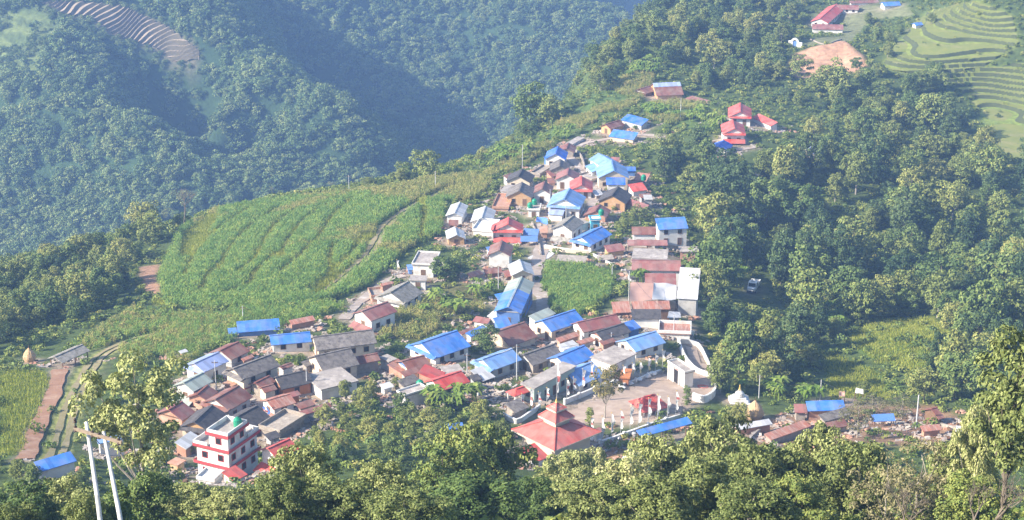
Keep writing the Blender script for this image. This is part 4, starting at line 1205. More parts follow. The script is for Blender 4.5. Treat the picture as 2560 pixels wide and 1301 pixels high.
def smooth_line(pts, step=1.2):
    pts = [np.array(p, float) for p in pts]
    out = []
    for i in range(len(pts) - 1):
        p0, p1, p2, p3 = pts[max(i - 1, 0)], pts[i], pts[i + 1], pts[min(i + 2, len(pts) - 1)]
        n = max(2, int(np.linalg.norm(p2 - p1) / step))
        for k in range(n):
            t = k / n
            out.append(0.5 * ((2 * p1) + (p2 - p0) * t + (2 * p0 - 5 * p1 + 4 * p2 - p3) * t * t + (3 * p1 - p0 - 3 * p2 + p3) * t ** 3))
    out.append(pts[-1])
    return out


def ribbon(name, pix_pts, width, mat, lift=0.17, wob=0.25, side=0.0, occ=True):
    line = smooth_line([at(*p)[:2] for p in pix_pts])
    mb = MB()
    prev = None
    for i, p in enumerate(line):
        d = line[min(i + 1, len(line) - 1)] - line[max(i - 1, 0)]
        d = d / (np.linalg.norm(d) + 1e-9); n = np.array([d[1], -d[0]])
        w = width * (1 + wob * math.sin(i * 0.61) * math.sin(i * 0.23 + 1)) / 2
        c = p + n * side
        row = []
        for k in (-1, -0.5, 0, 0.5, 1):
            q = c + n * w * k
            row.append((q[0], q[1], hz(q[0], q[1]) + lift))
        if prev:
            for k in range(4): mb.poly([prev[k], prev[k + 1], row[k + 1], row[k]])
        prev = row
        if occ: occupy_rect(c, d, n, 1.0, w, 0.15)
    o = mb.build(name, M[mat])
    # face upwards
    if len(o.data.polygons) and o.data.polygons[0].normal.z < 0: o.data.flip_normals()
    return tag(o, kind="structure")


ribbon("village_lane", [(1352, 800), (1358, 760), (1348, 725), (1335, 690), (1345, 655), (1352, 625), (1345, 595), (1338, 560)], 3.4, "lane")
ribbon("village_lane", [(1440, 600), (1460, 560), (1480, 520), (1490, 478), (1470, 440), (1440, 410), (1425, 395)], 3.0, "lane")
ribbon("forecourt", [(1336, 650), (1358, 640), (1382, 628)], 4.0, "tarp_w", 0.10)
ribbon("hillside_path", [(860, 800), (905, 752), (940, 722), (975, 700), (1010, 690)], 2.4, "lane")
ribbon("hillside_path", [(1180, 690), (1230, 680), (1290, 690)], 2.2, "lane")
ribbon("lower_lane", [(640, 985), (680, 1030), (720, 1000), (790, 975), (800, 940)], 2.6, "lane")
ribbon("lower_lane", [(1180, 960), (1240, 935), (1300, 915), (1390, 880), (1480, 862), (1560, 845)], 2.4, "lane")
ribbon("upper_lane", [(1430, 372), (1460, 360), (1500, 352), (1600, 338), (1660, 345)], 2.2, "lane")
ribbon("forest_path", [(1890, 440), (1930, 424), (1990, 408), (2010, 400)], 1.8, "lane")
ribbon("forest_path", [(1760, 385), (1800, 380), (1870, 372), (1890, 368)], 2.2, "lane")
ribbon("red_footpath", [(150, 926), (135, 985), (108, 1040), (88, 1085), (78, 1120), (62, 1150)], 2.9, "soil", 0.26, 0.2)
tr1 = [(775, 752), (850, 700), (905, 655), (938, 612), (962, 570), (1005, 535), (1080, 495), (1130, 470)]
tr2 = [(110, 1190), (165, 1060), (205, 960), (250, 893), (330, 852), (400, 835)]
TRACKS = (tr1, tr2)
for tr in TRACKS:
    ribbon("farm_track", tr, 1.15, "rut", 0.2, 0.3, 0.95); ribbon("farm_track", tr, 1.15, "rut", 0.2, 0.3, -0.95)
    ln = smooth_line([at(*p)[:2] for p in tr])
    for i in range(len(ln) - 1):
        d = ln[i + 1] - ln[i]; d = d / (np.linalg.norm(d) + 1e-9)
        occupy_rect(ln[i], d, np.array([d[1], -d[0]]), 1.0, 2.3, 0.1)


def drape(name, poly, mat, lift=0.06, cell=1.2):
    px = [p[0] for p in poly]; py = [p[1] for p in poly]
    xs = np.arange(min(px), max(px), cell); ys = np.arange(min(py), max(py), cell)
    gx, gy = np.meshgrid(xs, ys, indexing="ij")
    ins = in_poly(gx, gy, poly)
    gz = sample(GZ, gx, gy) + lift
    vid = -np.ones(gx.shape, int); mb_v, fs = [], []
    for i in range(gx.shape[0] - 1):
        for j in range(gx.shape[1] - 1):
            if ins[i, j] and ins[i + 1, j] and ins[i + 1, j + 1] and ins[i, j + 1]:
                f = []
                for a, b in ((i, j), (i + 1, j), (i + 1, j + 1), (i, j + 1)):
                    if vid[a, b] < 0: vid[a, b] = len(mb_v); mb_v.append((gx[a, b], gy[a, b], gz[a, b]))
                    f.append(int(vid[a, b]))
                fs.append(f)
    me = bpy.data.meshes.new(name); me.from_pydata(mb_v, [], fs); me.materials.append(M[mat])
    o = bpy.data.objects.new(name, me); COL.objects.link(o)
    ii, jj = np.nonzero(ins)
    for x, y in zip(gx[ins], gy[ins]):
        a, b = int(x - OX0), int(y - OY0)
        OCC[max(a - 1, 0):a + 2, max(b - 1, 0):b + 2] = True
    return tag(o, kind="structure")


drape("temple_yard", REG["plaza"], "pave")
drape("stepped_court", wpoly(densify([(1700, 862), (1740, 868), (1768, 915), (1780, 960), (1745, 945), (1715, 905)])), "pave", 0.12)


# ------------------------------------------------------------------ walls, stones
def wall_line(name, pix_pts, h, th, mat, label, cat="wall", cap=None, piers=0):
    line = smooth_line([at(*p)[:2] for p in pix_pts], 1.6)
    mb = MB(); cp = MB(); pr = MB()
    for i in range(len(line) - 1):
        a, b = line[i], line[i + 1]
        d = Vector((b[0] - a[0], b[1] - a[1], 0)); L = d.length
        if L < .05: continue
        d.normalize(); n = Vector((d.y, -d.x, 0))
        za, zb = hz(*a), hz(*b)
        A3, B3 = Vector((a[0], a[1], za)), Vector((b[0], b[1], zb))
        t2 = n * th / 2
        mb.hexa([A3 + t2 - UPV * .6, B3 + t2 - UPV * .6, B3 - t2 - UPV * .6, A3 - t2 - UPV * .6][::-1], [A3 + t2 + UPV * h, B3 + t2 + UPV * h, B3 - t2 + UPV * h, A3 - t2 + UPV * h][::-1])
        if cap:
            t3 = n * (th / 2 + .06)
            cp.hexa([A3 + t3 + UPV * (h + .003), B3 + t3 + UPV * (h + .003), B3 - t3 + UPV * (h + .003), A3 - t3 + UPV * (h + .003)][::-1], [A3 + t3 + UPV * (h + .1), B3 + t3 + UPV * (h + .1), B3 - t3 + UPV * (h + .1), A3 - t3 + UPV * (h + .1)][::-1])
        if piers and i % piers == 0:
            pr.box(A3, d, n, UPV, -.22, .22, -.22, .22, -.5, h + .35)
    mid = line[len(line) // 2]
    t = empty(name, (mid[0], mid[1], hz(*mid)), label, cat)
    mb.build("wall_run", M[mat], t)
    if cap: cp.build("coping", M[cap], t)
    if piers: pr.build("pier", M["white"], t)
    return t


wall_line("terrace_wall", [(1362, 622), (1420, 632), (1472, 636)], 1.0, .35, "cream", "pale stone terrace wall above the green garden", cap="white")
wall_line("terrace_wall", [(1476, 636), (1505, 652), (1540, 670)], .55, .3, "white", "narrow white parapet running down to the garden corner", cap="white")
wall_line("yard_wall", [(1412, 1012), (1460, 992), (1500, 975), (1545, 962)], 1.0, .3, "white", "white pierced yard wall behind the flags of the temple yard", cap="white", piers=3)
wall_line("yard_wall", [(1550, 968), (1580, 958), (1620, 942), (1665, 926)], .5, .3, "grey", "low grey kerb wall carrying white stones at the back of the temple yard", cap="white", piers=3)
wall_line("yard_wall", [(1695, 858), (1712, 900), (1732, 925), (1755, 938), (1784, 946)], 1.0, .35, "white", "tall white wall around the stepped court right of the gate building", cap="white")
wall_line("yard_wall", [(1700, 858), (1742, 866), (1766, 905), (1784, 942)], .9, .3, "white", "low white outer wall of the stepped court by the forest", cap="white")
wall_line("yard_wall", [(1732, 1000), (1760, 1008), (1786, 990), (1787, 950)], 1.5, .35, "white", "white wall with a round emblem at the right end of the temple yard", cap="white")
wall_line("yard_wall", [(1500, 1112), (1560, 1092), (1620, 1070), (1700, 1045)], .7, .3, "white", "low white wall along the front flags below the temple yard", cap="white", piers=3)
wall_line("yard_wall", [(1258, 1043), (1290, 1060), (1325, 1040), (1350, 1022)], .9, .3, "white", "white wall wrapping the back corner of the temple", cap="white")
wall_line("yard_wall", [(1642, 838), (1690, 842), (1735, 838)], .9, .3, "white", "long white wall under the red brick terrace", cap="white")
wall_line("stone_wall", [(2330, 1060), (2375, 1074), (2390, 1078)], .8, .4, "stone", "rubble wall beside the rusty red shed roof on the right")
wall_line("stone_wall", [(1862, 1122), (1880, 1098), (1900, 1082)], .9, .4, "stone", "rubble wall at the left end of the long rusty tin roof")
wall_line("stone_wall", [(1330, 560), (1345, 600), (1352, 640)], .7, .4, "stone", "rough stone wall along the central lane")
wall_line("stone_wall", [(1440, 380), (1455, 400), (1462, 425)], 1.0, .4, "stone", "curved stone wall left of the big blue roofed complex")
wall_line("school_wall", [(2020, 98), (2060, 112), (2105, 100)], .5, .3, "stone", "low stone edge of the school terrace above the dug out bank")
# round emblem on the yard wall and on the ramp
p = at(1757, 968); em = MB()
for k in range(20):
    a0, a1 = 2 * math.pi * k / 20, 2 * math.pi * (k + 1) / 20
    r0, r1 = .85, 1.15
    zf = lambda a, r: (p[0] + r * math.cos(a), p[1] + r * math.sin(a), hz(p[0] + r * math.cos(a), p[1] + r * math.sin(a)))
    up_ = lambda q, e: (q[0], q[1], q[2] + e)
    em.hexa([up_(zf(a0, r0), .02), up_(zf(a0, r1), .02), up_(zf(a1, r1), .02), up_(zf(a1, r0), .02)], [up_(zf(a0, r0), .2), up_(zf(a0, r1), .2), up_(zf(a1, r1), .2), up_(zf(a1, r0), .2)])
top("ring_emblem", M["temple"], em, "red ring emblem laid in the paving at the right end of the temple yard", "emblem")


def boulder(p, r, seed):
    rs = np.random.default_rng(seed); mb = MB()
    n, m_ = 8, 5
    off = rs.uniform(.8, 1.2, (m_ + 1, n))
    R = []
    for i in range(m_ + 1):
        th = math.pi * i / m_
        R.append([Vector(p) + Vector((r * off[i, k] * math.sin(th) * math.cos(6.283 * k / n), r * off[i, k] * math.sin(th) * math.sin(6.283 * k / n), r * .8 * (1 + math.cos(th)) * .5 * (off[i, k] if 0 < i < m_ else 1))) for k in range(n)])
    for i in range(m_):
        for k in range(n):
            mb.poly([R[i][k], R[i + 1][k], R[i + 1][(k + 1) % n], R[i][(k + 1) % n]])
    return mb


for i, (u, v, r) in enumerate([(1556, 972, .5), (1576, 962, .6), (1597, 952, .6), (1618, 944, .7), (1632, 938, .7), (1546, 1098, .55), (1584, 1086, .5), (1650, 1062, .5), (1481, 1100, .6), (1566, 1152, .7)]):
    q = at(u, v)
    lb = ["first", "second", "third", "fourth", "fifth"][i % 5]
    top("standing_stone", M["white"], boulder(q, r * 1.2, i), "%s whitewashed stone from the left along the %s" % (lb, "back of the temple yard" if i < 5 else "front row of flags"), "stone", "whitewashed stones round the temple yard")


# ------------------------------------------------------------------ prayer flags
def pole_height(u, vt, vb):
    b = Vector(at(u, vb)); ub = u
    lo, hi = .5, 30
    for _ in range(30):
        m_ = (lo + hi) / 2
        q = b + UPV * m_
        zc = q.y * CP - q.z * SP; yc = q.y * SP + q.z * CP
        v = 650.5 - FPX * yc / zc
        if v > vt: lo = m_
        else: hi = m_
    return b, m_


def prayer_flag(u, vt, vb, cols, label, group, seed):
    b, h = pole_height(u, vt, vb)
    t = empty("prayer_flag", b, label, "prayer flag", group)
    MB().tube([b - UPV * .4, b + UPV * h], [.055, .035], 6).build("pole", M["pole"], t)
    MB().lathe(b + UPV * h, [(.06, 0), (.12, .08), (.05, .2)], 8).build("finial", M["gold"], t)
    rs = random.Random(seed)
    n = 14; top_z, bot_z = h * .97, h * .26
    wmax = .62
    yaw = rs.uniform(-.5, .2)
    strips = []
    k0 = 0
    for ci, (frac, mat) in enumerate(cols):
        k1 = min(n, k0 + max(1, int(round(frac * n))))
        mb = MB()
        for k in range(k0, k1):
            r = []
            for kk in (k, k + 1):
                f = kk / n
                w = wmax * (0.75 + .3 * math.sin(f * 9 + seed)) * (1 if f < .85 else (1.15 - f) / .3)
                z = top_z + (bot_z - top_z) * f
                a = yaw + .5 * math.sin(f * 5 + seed)
                r.append((b + UPV * z + Vector((.05, 0, 0)), b + UPV * z + Vector((.05 + w * .5 * math.cos(a), w * .5 * math.sin(a) + .05 * math.sin(kk * 1.7), -.03)), b + UPV * z + Vector((.05 + w * math.cos(a), w * math.sin(a), -.06))))
            mb.poly([r[0][0], r[0][1], r[1][1], r[1][0]]); mb.poly([r[0][1], r[0][2], r[1][2], r[1][1]])
        mb.build("cloth", M[mat], t)
        k0 = k1


ORD = ["first", "second", "third", "fourth", "fifth", "sixth", "seventh", "eighth", "ninth", "tenth", "eleventh", "twelfth"]
W_R = [(.45, "flag"), (.2, "flag_r"), (.35, "flag")]
W_Y = [(.4, "flag"), (.2, "flag"), (.4, "flag_y")]
rowA = [(1304, 985, 1026), (1326, 972, 1030), (1346, 980, 1022), (1367, 970, 1008), (1392, 905, 1008), (1417, 948, 1000), (1433, 944, 984), (1456, 924, 980), (1477, 908, 968)]
rowB = [(1535, 905, 945), (1557, 915, 955), (1580, 908, 950), (1599, 905, 944), (1620, 894, 936), (1638, 887, 926), (1656, 876, 914)]
rowC = [(1477, 1044, 1098), (1504, 1042, 1112), (1528, 1034, 1096), (1551, 1026, 1087), (1575, 1016, 1075), (1596, 1008, 1073), (1620, 996, 1062), (1643, 988, 1055), (1668, 992, 1048), (1689, 978, 1040)]
for i, (u, a, b) in enumerate(rowA): prayer_flag(u, a, b, W_R, "%s white and red prayer flag from the left beside the mint green building" % ORD[i], "prayer flags beside the mint green building", i)
for i, (u, a, b) in enumerate(rowB): prayer_flag(u, a, b, W_Y, "%s white and yellow prayer flag from the left behind the temple yard" % ORD[i], "prayer flags behind the temple yard", 20 + i)
for i, (u, a, b) in enumerate(rowC): prayer_flag(u, a, b, [(.3, "flag"), (.15, "flag_r" if i % 3 == 0 else "flag"), (.55, "flag")], "%s tall white prayer flag from the left along the front of the temple yard" % ORD[i], "prayer flags along the front of the temple yard", 40 + i)
prayer_flag(1700, 735, 772, [(1.0, "flag_r")], "red cloth banner hanging below the white sheet roof", "single banners", 77)
prayer_flag(993, 650, 688, W_Y, "white and orange prayer flag left of the flat roofed white house on the slope", "single banners", 78)
prayer_flag(664, 1010, 1052, W_R, "white and red prayer flag between the black slate roofs", "single banners", 79)

# ------------------------------------------------------------------ electric poles
def util_pole(u, vt, vb, label, arm=True, r=.11, mat="pole"):
    b, h = pole_height(u, vt, vb)
    t = empty("utility_pole", b, label, "utility pole", "utility poles of the village")
    MB().tube([b - UPV * .6, b + UPV * h], [r, r * .7], 8).build("shaft", M[mat], t)
    if arm:
        MB().box(b + UPV * (h - .45), (1, 0, 0), (0, 1, 0), (0, 0, 1), -.6, .6, -.05, .05, -.06, .06).build("crossarm", M["wood"], t)
        for x in (-.5, 0, .5):
            MB().lathe(b + Vector((x, 0, h - .39)), [(.04, 0), (.08, .05), (.05, .1), (.08, .14), (.03, .22)], 8).build("insulator", M["insul"], t)
    return b + UPV * h


for u, a, b, lb in [
    (541, 902, 978, "utility pole standing between the grey blue roof and the slate roofed cream house"),
    (663, 886, 920, "utility pole in front of the far end of the olive slate roof"),
    (768, 922, 985, "utility pole at the corner of the orange walled house"),
    (1168, 884, 936, "utility pole left of the pale blue roofed house"),
    (1292, 862, 950, "tall utility pole in front of the long concrete roof"),
    (1246, 666, 722, "utility pole in front of the plain white house with brown gable"),
    (1530, 665, 702, "short white post at the corner of the green garden"),
    (1528, 832, 864, "utility pole beside the wide pale concrete roof"),
    (1684, 784, 842, "slender pole standing in the red brick terrace"),
    (1897, 938, 996, "leaning utility pole at the forest edge right of the white shrine"),
    (1924, 938, 978, "short white post right of the leaning utility pole"),
    (2050, 950, 1004, "slender tree trunk like pole above the bright blue roof"),
    (1572, 678, 752, "white pole at the left corner of the peach tarpaulin"),
    (1701, 245, 302, "white utility pole below the ochre farmhouse"),
    (1306, 362, 425, "utility pole among banana plants left of the deep blue roof"),
    (1089, 428, 476, "utility pole on the crest of the maize field"),
    (873, 438, 482, "utility pole with crossarm on the skyline of the maize field"),
    (1375, 474, 530, "utility pole beside the narrow brown gabled house"),
    (1415, 500, 555, "thin pole in front of the big pale blue roofed house"),
    (608, 765, 806, "whitish pole behind the long bright blue shed"),
]:
    util_pole(u, a, b, lb, arm=("short" not in lb and "slender" not in lb and "corner of the peach" not in lb))
util_pole(2290, 988, 1072, "lone thick grey pole left of the dark brown gable hut", False, .17)

# twin pole with a timber crossarm on the slope below the viewer
tA, tB = pix(216, 1056, 118), pix(259, 1080, 117)
bA, bB = pix(243, 1240, 116), pix(298, 1282, 115)
gA = np.array(bA); gA = gA + (gA - tA) * .55; gB = np.array(bB) + (np.array(bB) - tB) * .55
gA[2] = min(gA[2], hz(gA[0], gA[1]) - .5); gB[2] = min(gB[2], hz(gB[0], gB[1]) - .5)
t = empty("twin_electric_pole", ((gA[0] + gB[0]) / 2, (gA[1] + gB[1]) / 2, min(gA[2], gB[2])), "pair of white steel poles joined by a timber crossarm in front of the village", "utility pole", "utility poles of the village")
MB().tube([gA, bA, tA], [.165, .145, .11], 12).build("shaft", M["pole"], t, True)
MB().tube([gB, bB, tB], [.165, .145, .11], 12).build("shaft", M["pole"], t, True)
aL, aR = Vector(pix(184, 1073, 117)), Vector(pix(303, 1108, 116.4))
d = (aR - aL).normalized(); n = d.cross(UPV).normalized(); up2 = n.cross(d)
MB().box(aL, d, n, up2, 0, (aR - aL).length, -.12, -.0, -.10, .10).build("crossarm", M["wood_pale"], t)
for f in (.02, .38, .52, .93):
    MB().lathe(aL + d * ((aR - aL).length * f) + n * -.12 - UPV * .25, [(.05, 0), (.15, .06), (.07, .14), (.15, .2), (.07, .28), (.12, .36), (.03, .45)], 10).build("insulator", M["insul"], t, True)
MB().lathe(aL + d * .15 + UPV * .45, [(.04, 0), (.14, .06), (.06, .16), (.11, .24), (.03, .34)], 10).build("insulator", M["insul"], t, True)

# ------------------------------------------------------------------ hay, shrine, truck, tarpaulins
def haystack(u, vb, h, r, label):
    p = Vector(at(u, vb)); mb = MB()
    rs = random.Random(u)
    prof = [(r * .62, 0), (r * .8, h * .1), (r, h * .3), (r * .98, h * .45), (r * .78, h * .65), (r * .5, h * .8), (r * .24, h * .92), (r * .08, h)]
    t = empty("haystack", p, label, "haystack")
    n = 22; rings = []
    for q, z in prof:
        rings.append([p + Vector((q * math.cos(6.283 * k / n) * (1 + rs.uniform(-.09, .09)), q * math.sin(6.283 * k / n) * (1 + rs.uniform(-.09, .09)), z + rs.uniform(-.08, .08))) for k in range(n)])
    for i in range(len(rings) - 1):
        for k in range(n): mb.poly([rings[i][k], rings[i][(k + 1) % n], rings[i + 1][(k + 1) % n], rings[i + 1][k]])
    mb.poly(rings[-1]); mb.build("straw", M["hay"], t, True)
    MB().tube([p + UPV * (h * .9), p + UPV * (h + .7)], [.07, .05], 6).build("centre_pole", M["wood"], t)
    MB().box(p, (1, 0, 0), (0, 1, 0), (0, 0, 1), -r * 1.1, r * 1.1, -r * .7, r * .7, -.4, .12).build("platform", M["wood"], t)
    occupy_rect(p, (1, 0), (0, 1), r, r)


haystack(75, 905, 3.2, 1.35, "conical straw stack on a low platform by the left hand track")
haystack(1886, 1048, 3.9, 1.75, "big leaning straw stack left of the bright blue roof on the right")
p = Vector(at(1848, 1006)); occupy_rect(p, (1, 0), (0, 1), 2.2, 2.2)
t = empty("shrine", p, "small white stupa shrine at the forest edge right of the temple yard", "shrine")
mb = MB()
for s, z0, z1 in ((2.0, -.5, .5), (1.6, .5, .9), (1.2, .9, 1.3)): mb.box(p, (1, 0, 0), (0, 1, 0), UPV, -s, s, -s, s, z0, z1)
mb.build("stepped_base", M["white"], t)
MB().lathe(p + UPV * 1.3, [(.95, 0), (1.0, .3), (.85, .8), (.5, 1.1), (.3, 1.2)], 16).build("dome", M["white"], t, True)
MB().box(p, (1, 0, 0), (0, 1, 0), UPV, -.26, .26, -.26, .26, 2.45, 2.8).build("harmika", M["cream"], t)
MB().lathe(p + UPV * 2.8, [(.24, 0), (.1, .7), (.16, .75), (.03, 1.1)], 10).build("spire", M["gold"], t)

# truck in the forest clearing, nose towards the viewer
a = Vector(at(1873, 742)); b = Vector(at(1893, 708))
Xt = flat2(a - b); Yt = Vector((-Xt.y, Xt.x, 0)); o = (a + b) / 2; o.z = hz(o.x, o.y) + .1
t = empty("truck", o, "white truck with an open dark load bed parked in the forest shade", "truck")
TRUCK_AT = o.copy()
occupy_rect(o, Xt, Yt, 4, 1.5, 1)
occupy_rect(o + Xt * 6, Xt, Yt, 3, 1.6, 0)
# low ground under the vehicle: slope of the track
dz = (hz(*(o + Xt * 3)[:2]) - hz(*(o - Xt * 3)[:2])) / 6
Xs = (Xt + UPV * dz).normalized(); Zs = Xs.cross(Yt); Zs = Zs if Zs.z > 0 else -Zs
B = lambda *q: MB().box(o, Xs, Yt, Zs, *q)
B(-3.6, 3.5, -1.0, 1.0, .62, .85).build("chassis", M["dark"], t)
bedm = MB()
for q in ((-3.7, -.1, -1.25, -1.12, .85, 1.75), (-3.7, -.1, 1.12, 1.25, .85, 1.75), (-3.7, -3.55, -1.12, 1.12, .85, 1.75), (-.25, -.1, -1.12, 1.12, .85, 1.95)): bedm.box(o, Xs, Yt, Zs, *q)
bedm.build("load_bed", M["paint"], t)
B(-3.55, -.25, -1.12, 1.12, .855, .95).build("bed_floor", M["glass"], t)
P = lambda x, y, z: o + Xs * x + Yt * y + Zs * z
cab = MB()
cab.hexa([P(-.05, -1.15, .8), P(2.6, -1.15, .8), P(2.6, 1.15, .8), P(-.05, 1.15, .8)], [P(.0, -1.1, 2.5), P(1.9, -1.08, 2.5), P(1.9, 1.08, 2.5), P(.0, 1.1, 2.5)])
cab.hexa([P(2.6, -1.12, .75), P(3.6, -1.08, .75), P(3.6, 1.08, .75), P(2.6, 1.12, .75)], [P(2.38, -1.1, 1.55), P(3.5, -1.0, 1.4), P(3.5, 1.0, 1.4), P(2.38, 1.1, 1.55)])
cb = cab.build("cab", M["paint"], t)
MB().hexa([P(2.41, -.92, 1.62), P(2.43, -.92, 1.58), P(2.43, .92, 1.58), P(2.41, .92, 1.62)], [P(1.96, -.88, 2.38), P(1.98, -.88, 2.36), P(1.98, .88, 2.36), P(1.96, .88, 2.38)])
wsd = MB(); wsd.poly([P(2.42, -.95, 1.58), P(2.42, .95, 1.58), P(1.99, .9, 2.36), P(1.99, -.9, 2.36)]); wsd.build("windscreen", M["glass"], t)
B(.5, 1.4, -.6, .6, 2.5, 2.53).build("roof_hatch", M["grey"], t)
for s in (-1, 1):
    sw = MB(); sw.poly([P(.4, s * 1.145, 1.55), P(1.9, s * 1.145, 1.55), P(1.7, s * 1.112, 2.3), P(.4, s * 1.112, 2.3)]); sw.build("side_window", M["glass"], t)
    MB().box(o, Xs, Yt, Zs, 3.5, 3.62, s * .75 - .16, s * .75 + .16, .95, 1.2).build("headlight", M["flag"], t)
    for x in (-2.4, 2.6):
        c0 = P(x, s * .82, .5); c1 = P(x, s * 1.18, .5)
        wl = MB().tube([c0, c1], [.5, .5], 16).build("wheel", M["tyre"], t)
        MB().tube([c1 - (c1 - c0) * .1, c1 + (c1 - c0) * .03], [.26, .26], 12).build("rim", M["grey"], wl)
B(3.55, 3.7, -1.1, 1.1, .55, .8).build("bumper", M["dark"], t)


def tarp(name, corners, mat, label, sag=.35, seed=0, hts=None, cat="tarpaulin"):
    """sheet hung between four pixel corners at given heights, with folds; poles at the corners"""
    hts = hts or [3.2] * 4
    q = [Vector(at(u, v, off=h)) for (u, v), h in zip(corners, hts)]
    c = sum(q, Vector()) / 4
    g = hz(c.x, c.y)
    t = empty(name, (c.x, c.y, g), label, cat, "tarpaulins and sheets")
    mb = MB(); n = 18
    rs = np.random.default_rng(seed)
    ph = rs.uniform(0, 6, 6)
    G_ = []
    for i in range(n + 1):
        row = []
        for j in range(n + 1):
            a, b = i / n, j / n
            p = (q[0] * (1 - a) + q[1] * a) * (1 - b) + (q[3] * (1 - a) + q[2] * a) * b
            edge = math.sin(math.pi * a) * math.sin(math.pi * b)
            f = sag * (-.6 * edge + .14 * math.sin(5 * a + 3 * b + ph[0]) + .10 * math.sin(6 * b - 3 * a + ph[1]) + .07 * math.sin(9 * a + ph[2] + 2 * math.sin(4 * b)))
            row.append(p + UPV * f)
        G_.append(row)
    for i in range(n):
        for j in range(n): mb.poly([G_[i][j], G_[i + 1][j], G_[i + 1][j + 1], G_[i][j + 1]])
    o = mb.build("sheet", M[mat], t, True)
    for p in q:
        MB().tube([(p.x, p.y, hz(p.x, p.y) - .4), (p.x, p.y, p.z)], [.06, .05], 6).build("post", M["wood"], t)
    occupy_rect(c, (1, 0), (0, 1), 4, 4)


tarp("tarpaulin", [(1574, 752), (1632, 752), (1634, 708), (1576, 706)], "tarp_o", "large creased peach tarpaulin hung over a yard", .7, 1, [3.0, 3.0, 3.8, 3.8])
tarp("tarpaulin", [(1630, 751), (1690, 749), (1692, 712), (1634, 706)], "tarp_w", "large creased white tarpaulin beside the peach one", .8, 2, [3.0, 3.0, 4.0, 3.8])
tarp("tarpaulin", [(1340, 556), (1370, 560), (1368, 545), (1342, 542)], "tarp_b", "small violet blue tent shaped tarpaulin in the village centre", .9, 3, [2.6, 2.6, 2.8, 2.8])
tarp("tarpaulin", [(2098, 992), (2112, 992), (2112, 980), (2098, 978)], "tarp_o", "small orange sheet hanging over the shaded gully", .3, 4, [2, 2, 2.6, 2.6])
tarp("tarpaulin", [(2138, 982), (2158, 986), (2158, 974), (2140, 970)], "tarp_w", "small whitish sheet hanging over the shaded gully", .3, 5, [2, 2, 2.8, 2.8])
tarp("tarpaulin", [(1668, 795), (1703, 795), (1700, 780), (1672, 779)], "tarp_w", "flat white sun shade on posts right of the rust striped roof", .1, 6, [2.6, 2.6, 2.6, 2.6])
# white entrance arch below the school
a = Vector(at(1971, 116)); b = Vector(at(2005, 119)); d = flat2(b - a); n = Vector((d.y, -d.x, 0)); L = (b - a).length; g = min(a.z, b.z)
t = empty("entrance_arch", ((a.x + b.x) / 2, (a.y + b.y) / 2, g), "white school entrance arch with a blue gate left of the dug out bank", "arch", "school on the hilltop")
o = Vector((a.x, a.y, 0))
MB().box(o, d, n, UPV, 0, L * .32, -.3, .3, g - 1, g + 2.4).build("pier", M["white"], t); MB().box(o, d, n, UPV, L * .62, L, -.3, .3, g - 1, g + 2.2).build("pier", M["white"], t)
am = MB(); m0, m1 = L * .32, L * .62; cx = (m0 + m1) / 2; rr = (m1 - m0) / 2
for k in range(10):
    t0, t1 = math.pi * k / 10, math.pi * (k + 1) / 10
    f = lambda th, r, y: o + d * (cx + r * math.cos(th)) + n * y + UPV * (g + 2.2 + r * .9 * math.sin(th))
    am.hexa([f(t0, rr, -.3), f(t0, rr + .8, -.3), f(t1, rr + .8, -.3), f(t1, rr, -.3)], [f(t0, rr, .3), f(t0, rr + .8, .3), f(t1, rr + .8, .3), f(t1, rr, .3)])
am.build("arch_ring", M["white"], t)
MB().box(o, d, n, UPV, m0, m1, -.05, .05, g, g + 2.4).build("gate_panel", M["bwall"], t)


# ------------------------------------------------------------------ stepped fields
BUNDS = [[(640, 520), (560, 570), (495, 630), (462, 700)], [(700, 525), (620, 580), (570, 640), (545, 690)], [(760, 520), (690, 570), (640, 650), (600, 690)], [(560, 745), (620, 720), (640, 690), (690, 640)],
         [(1060, 500), (1060, 560), (1050, 600)], [(700, 690), (760, 640), (800, 600)], [(780, 735), (830, 690), (880, 640), (920, 590)], [(400, 760), (520, 765), (640, 770)], [(830, 700), (825, 660), (835, 620)],
         [(820, 520), (760, 560), (715, 620), (700, 660)], [(880, 505), (830, 550), (800, 600)], [(500, 740), (520, 700), (560, 660)]]


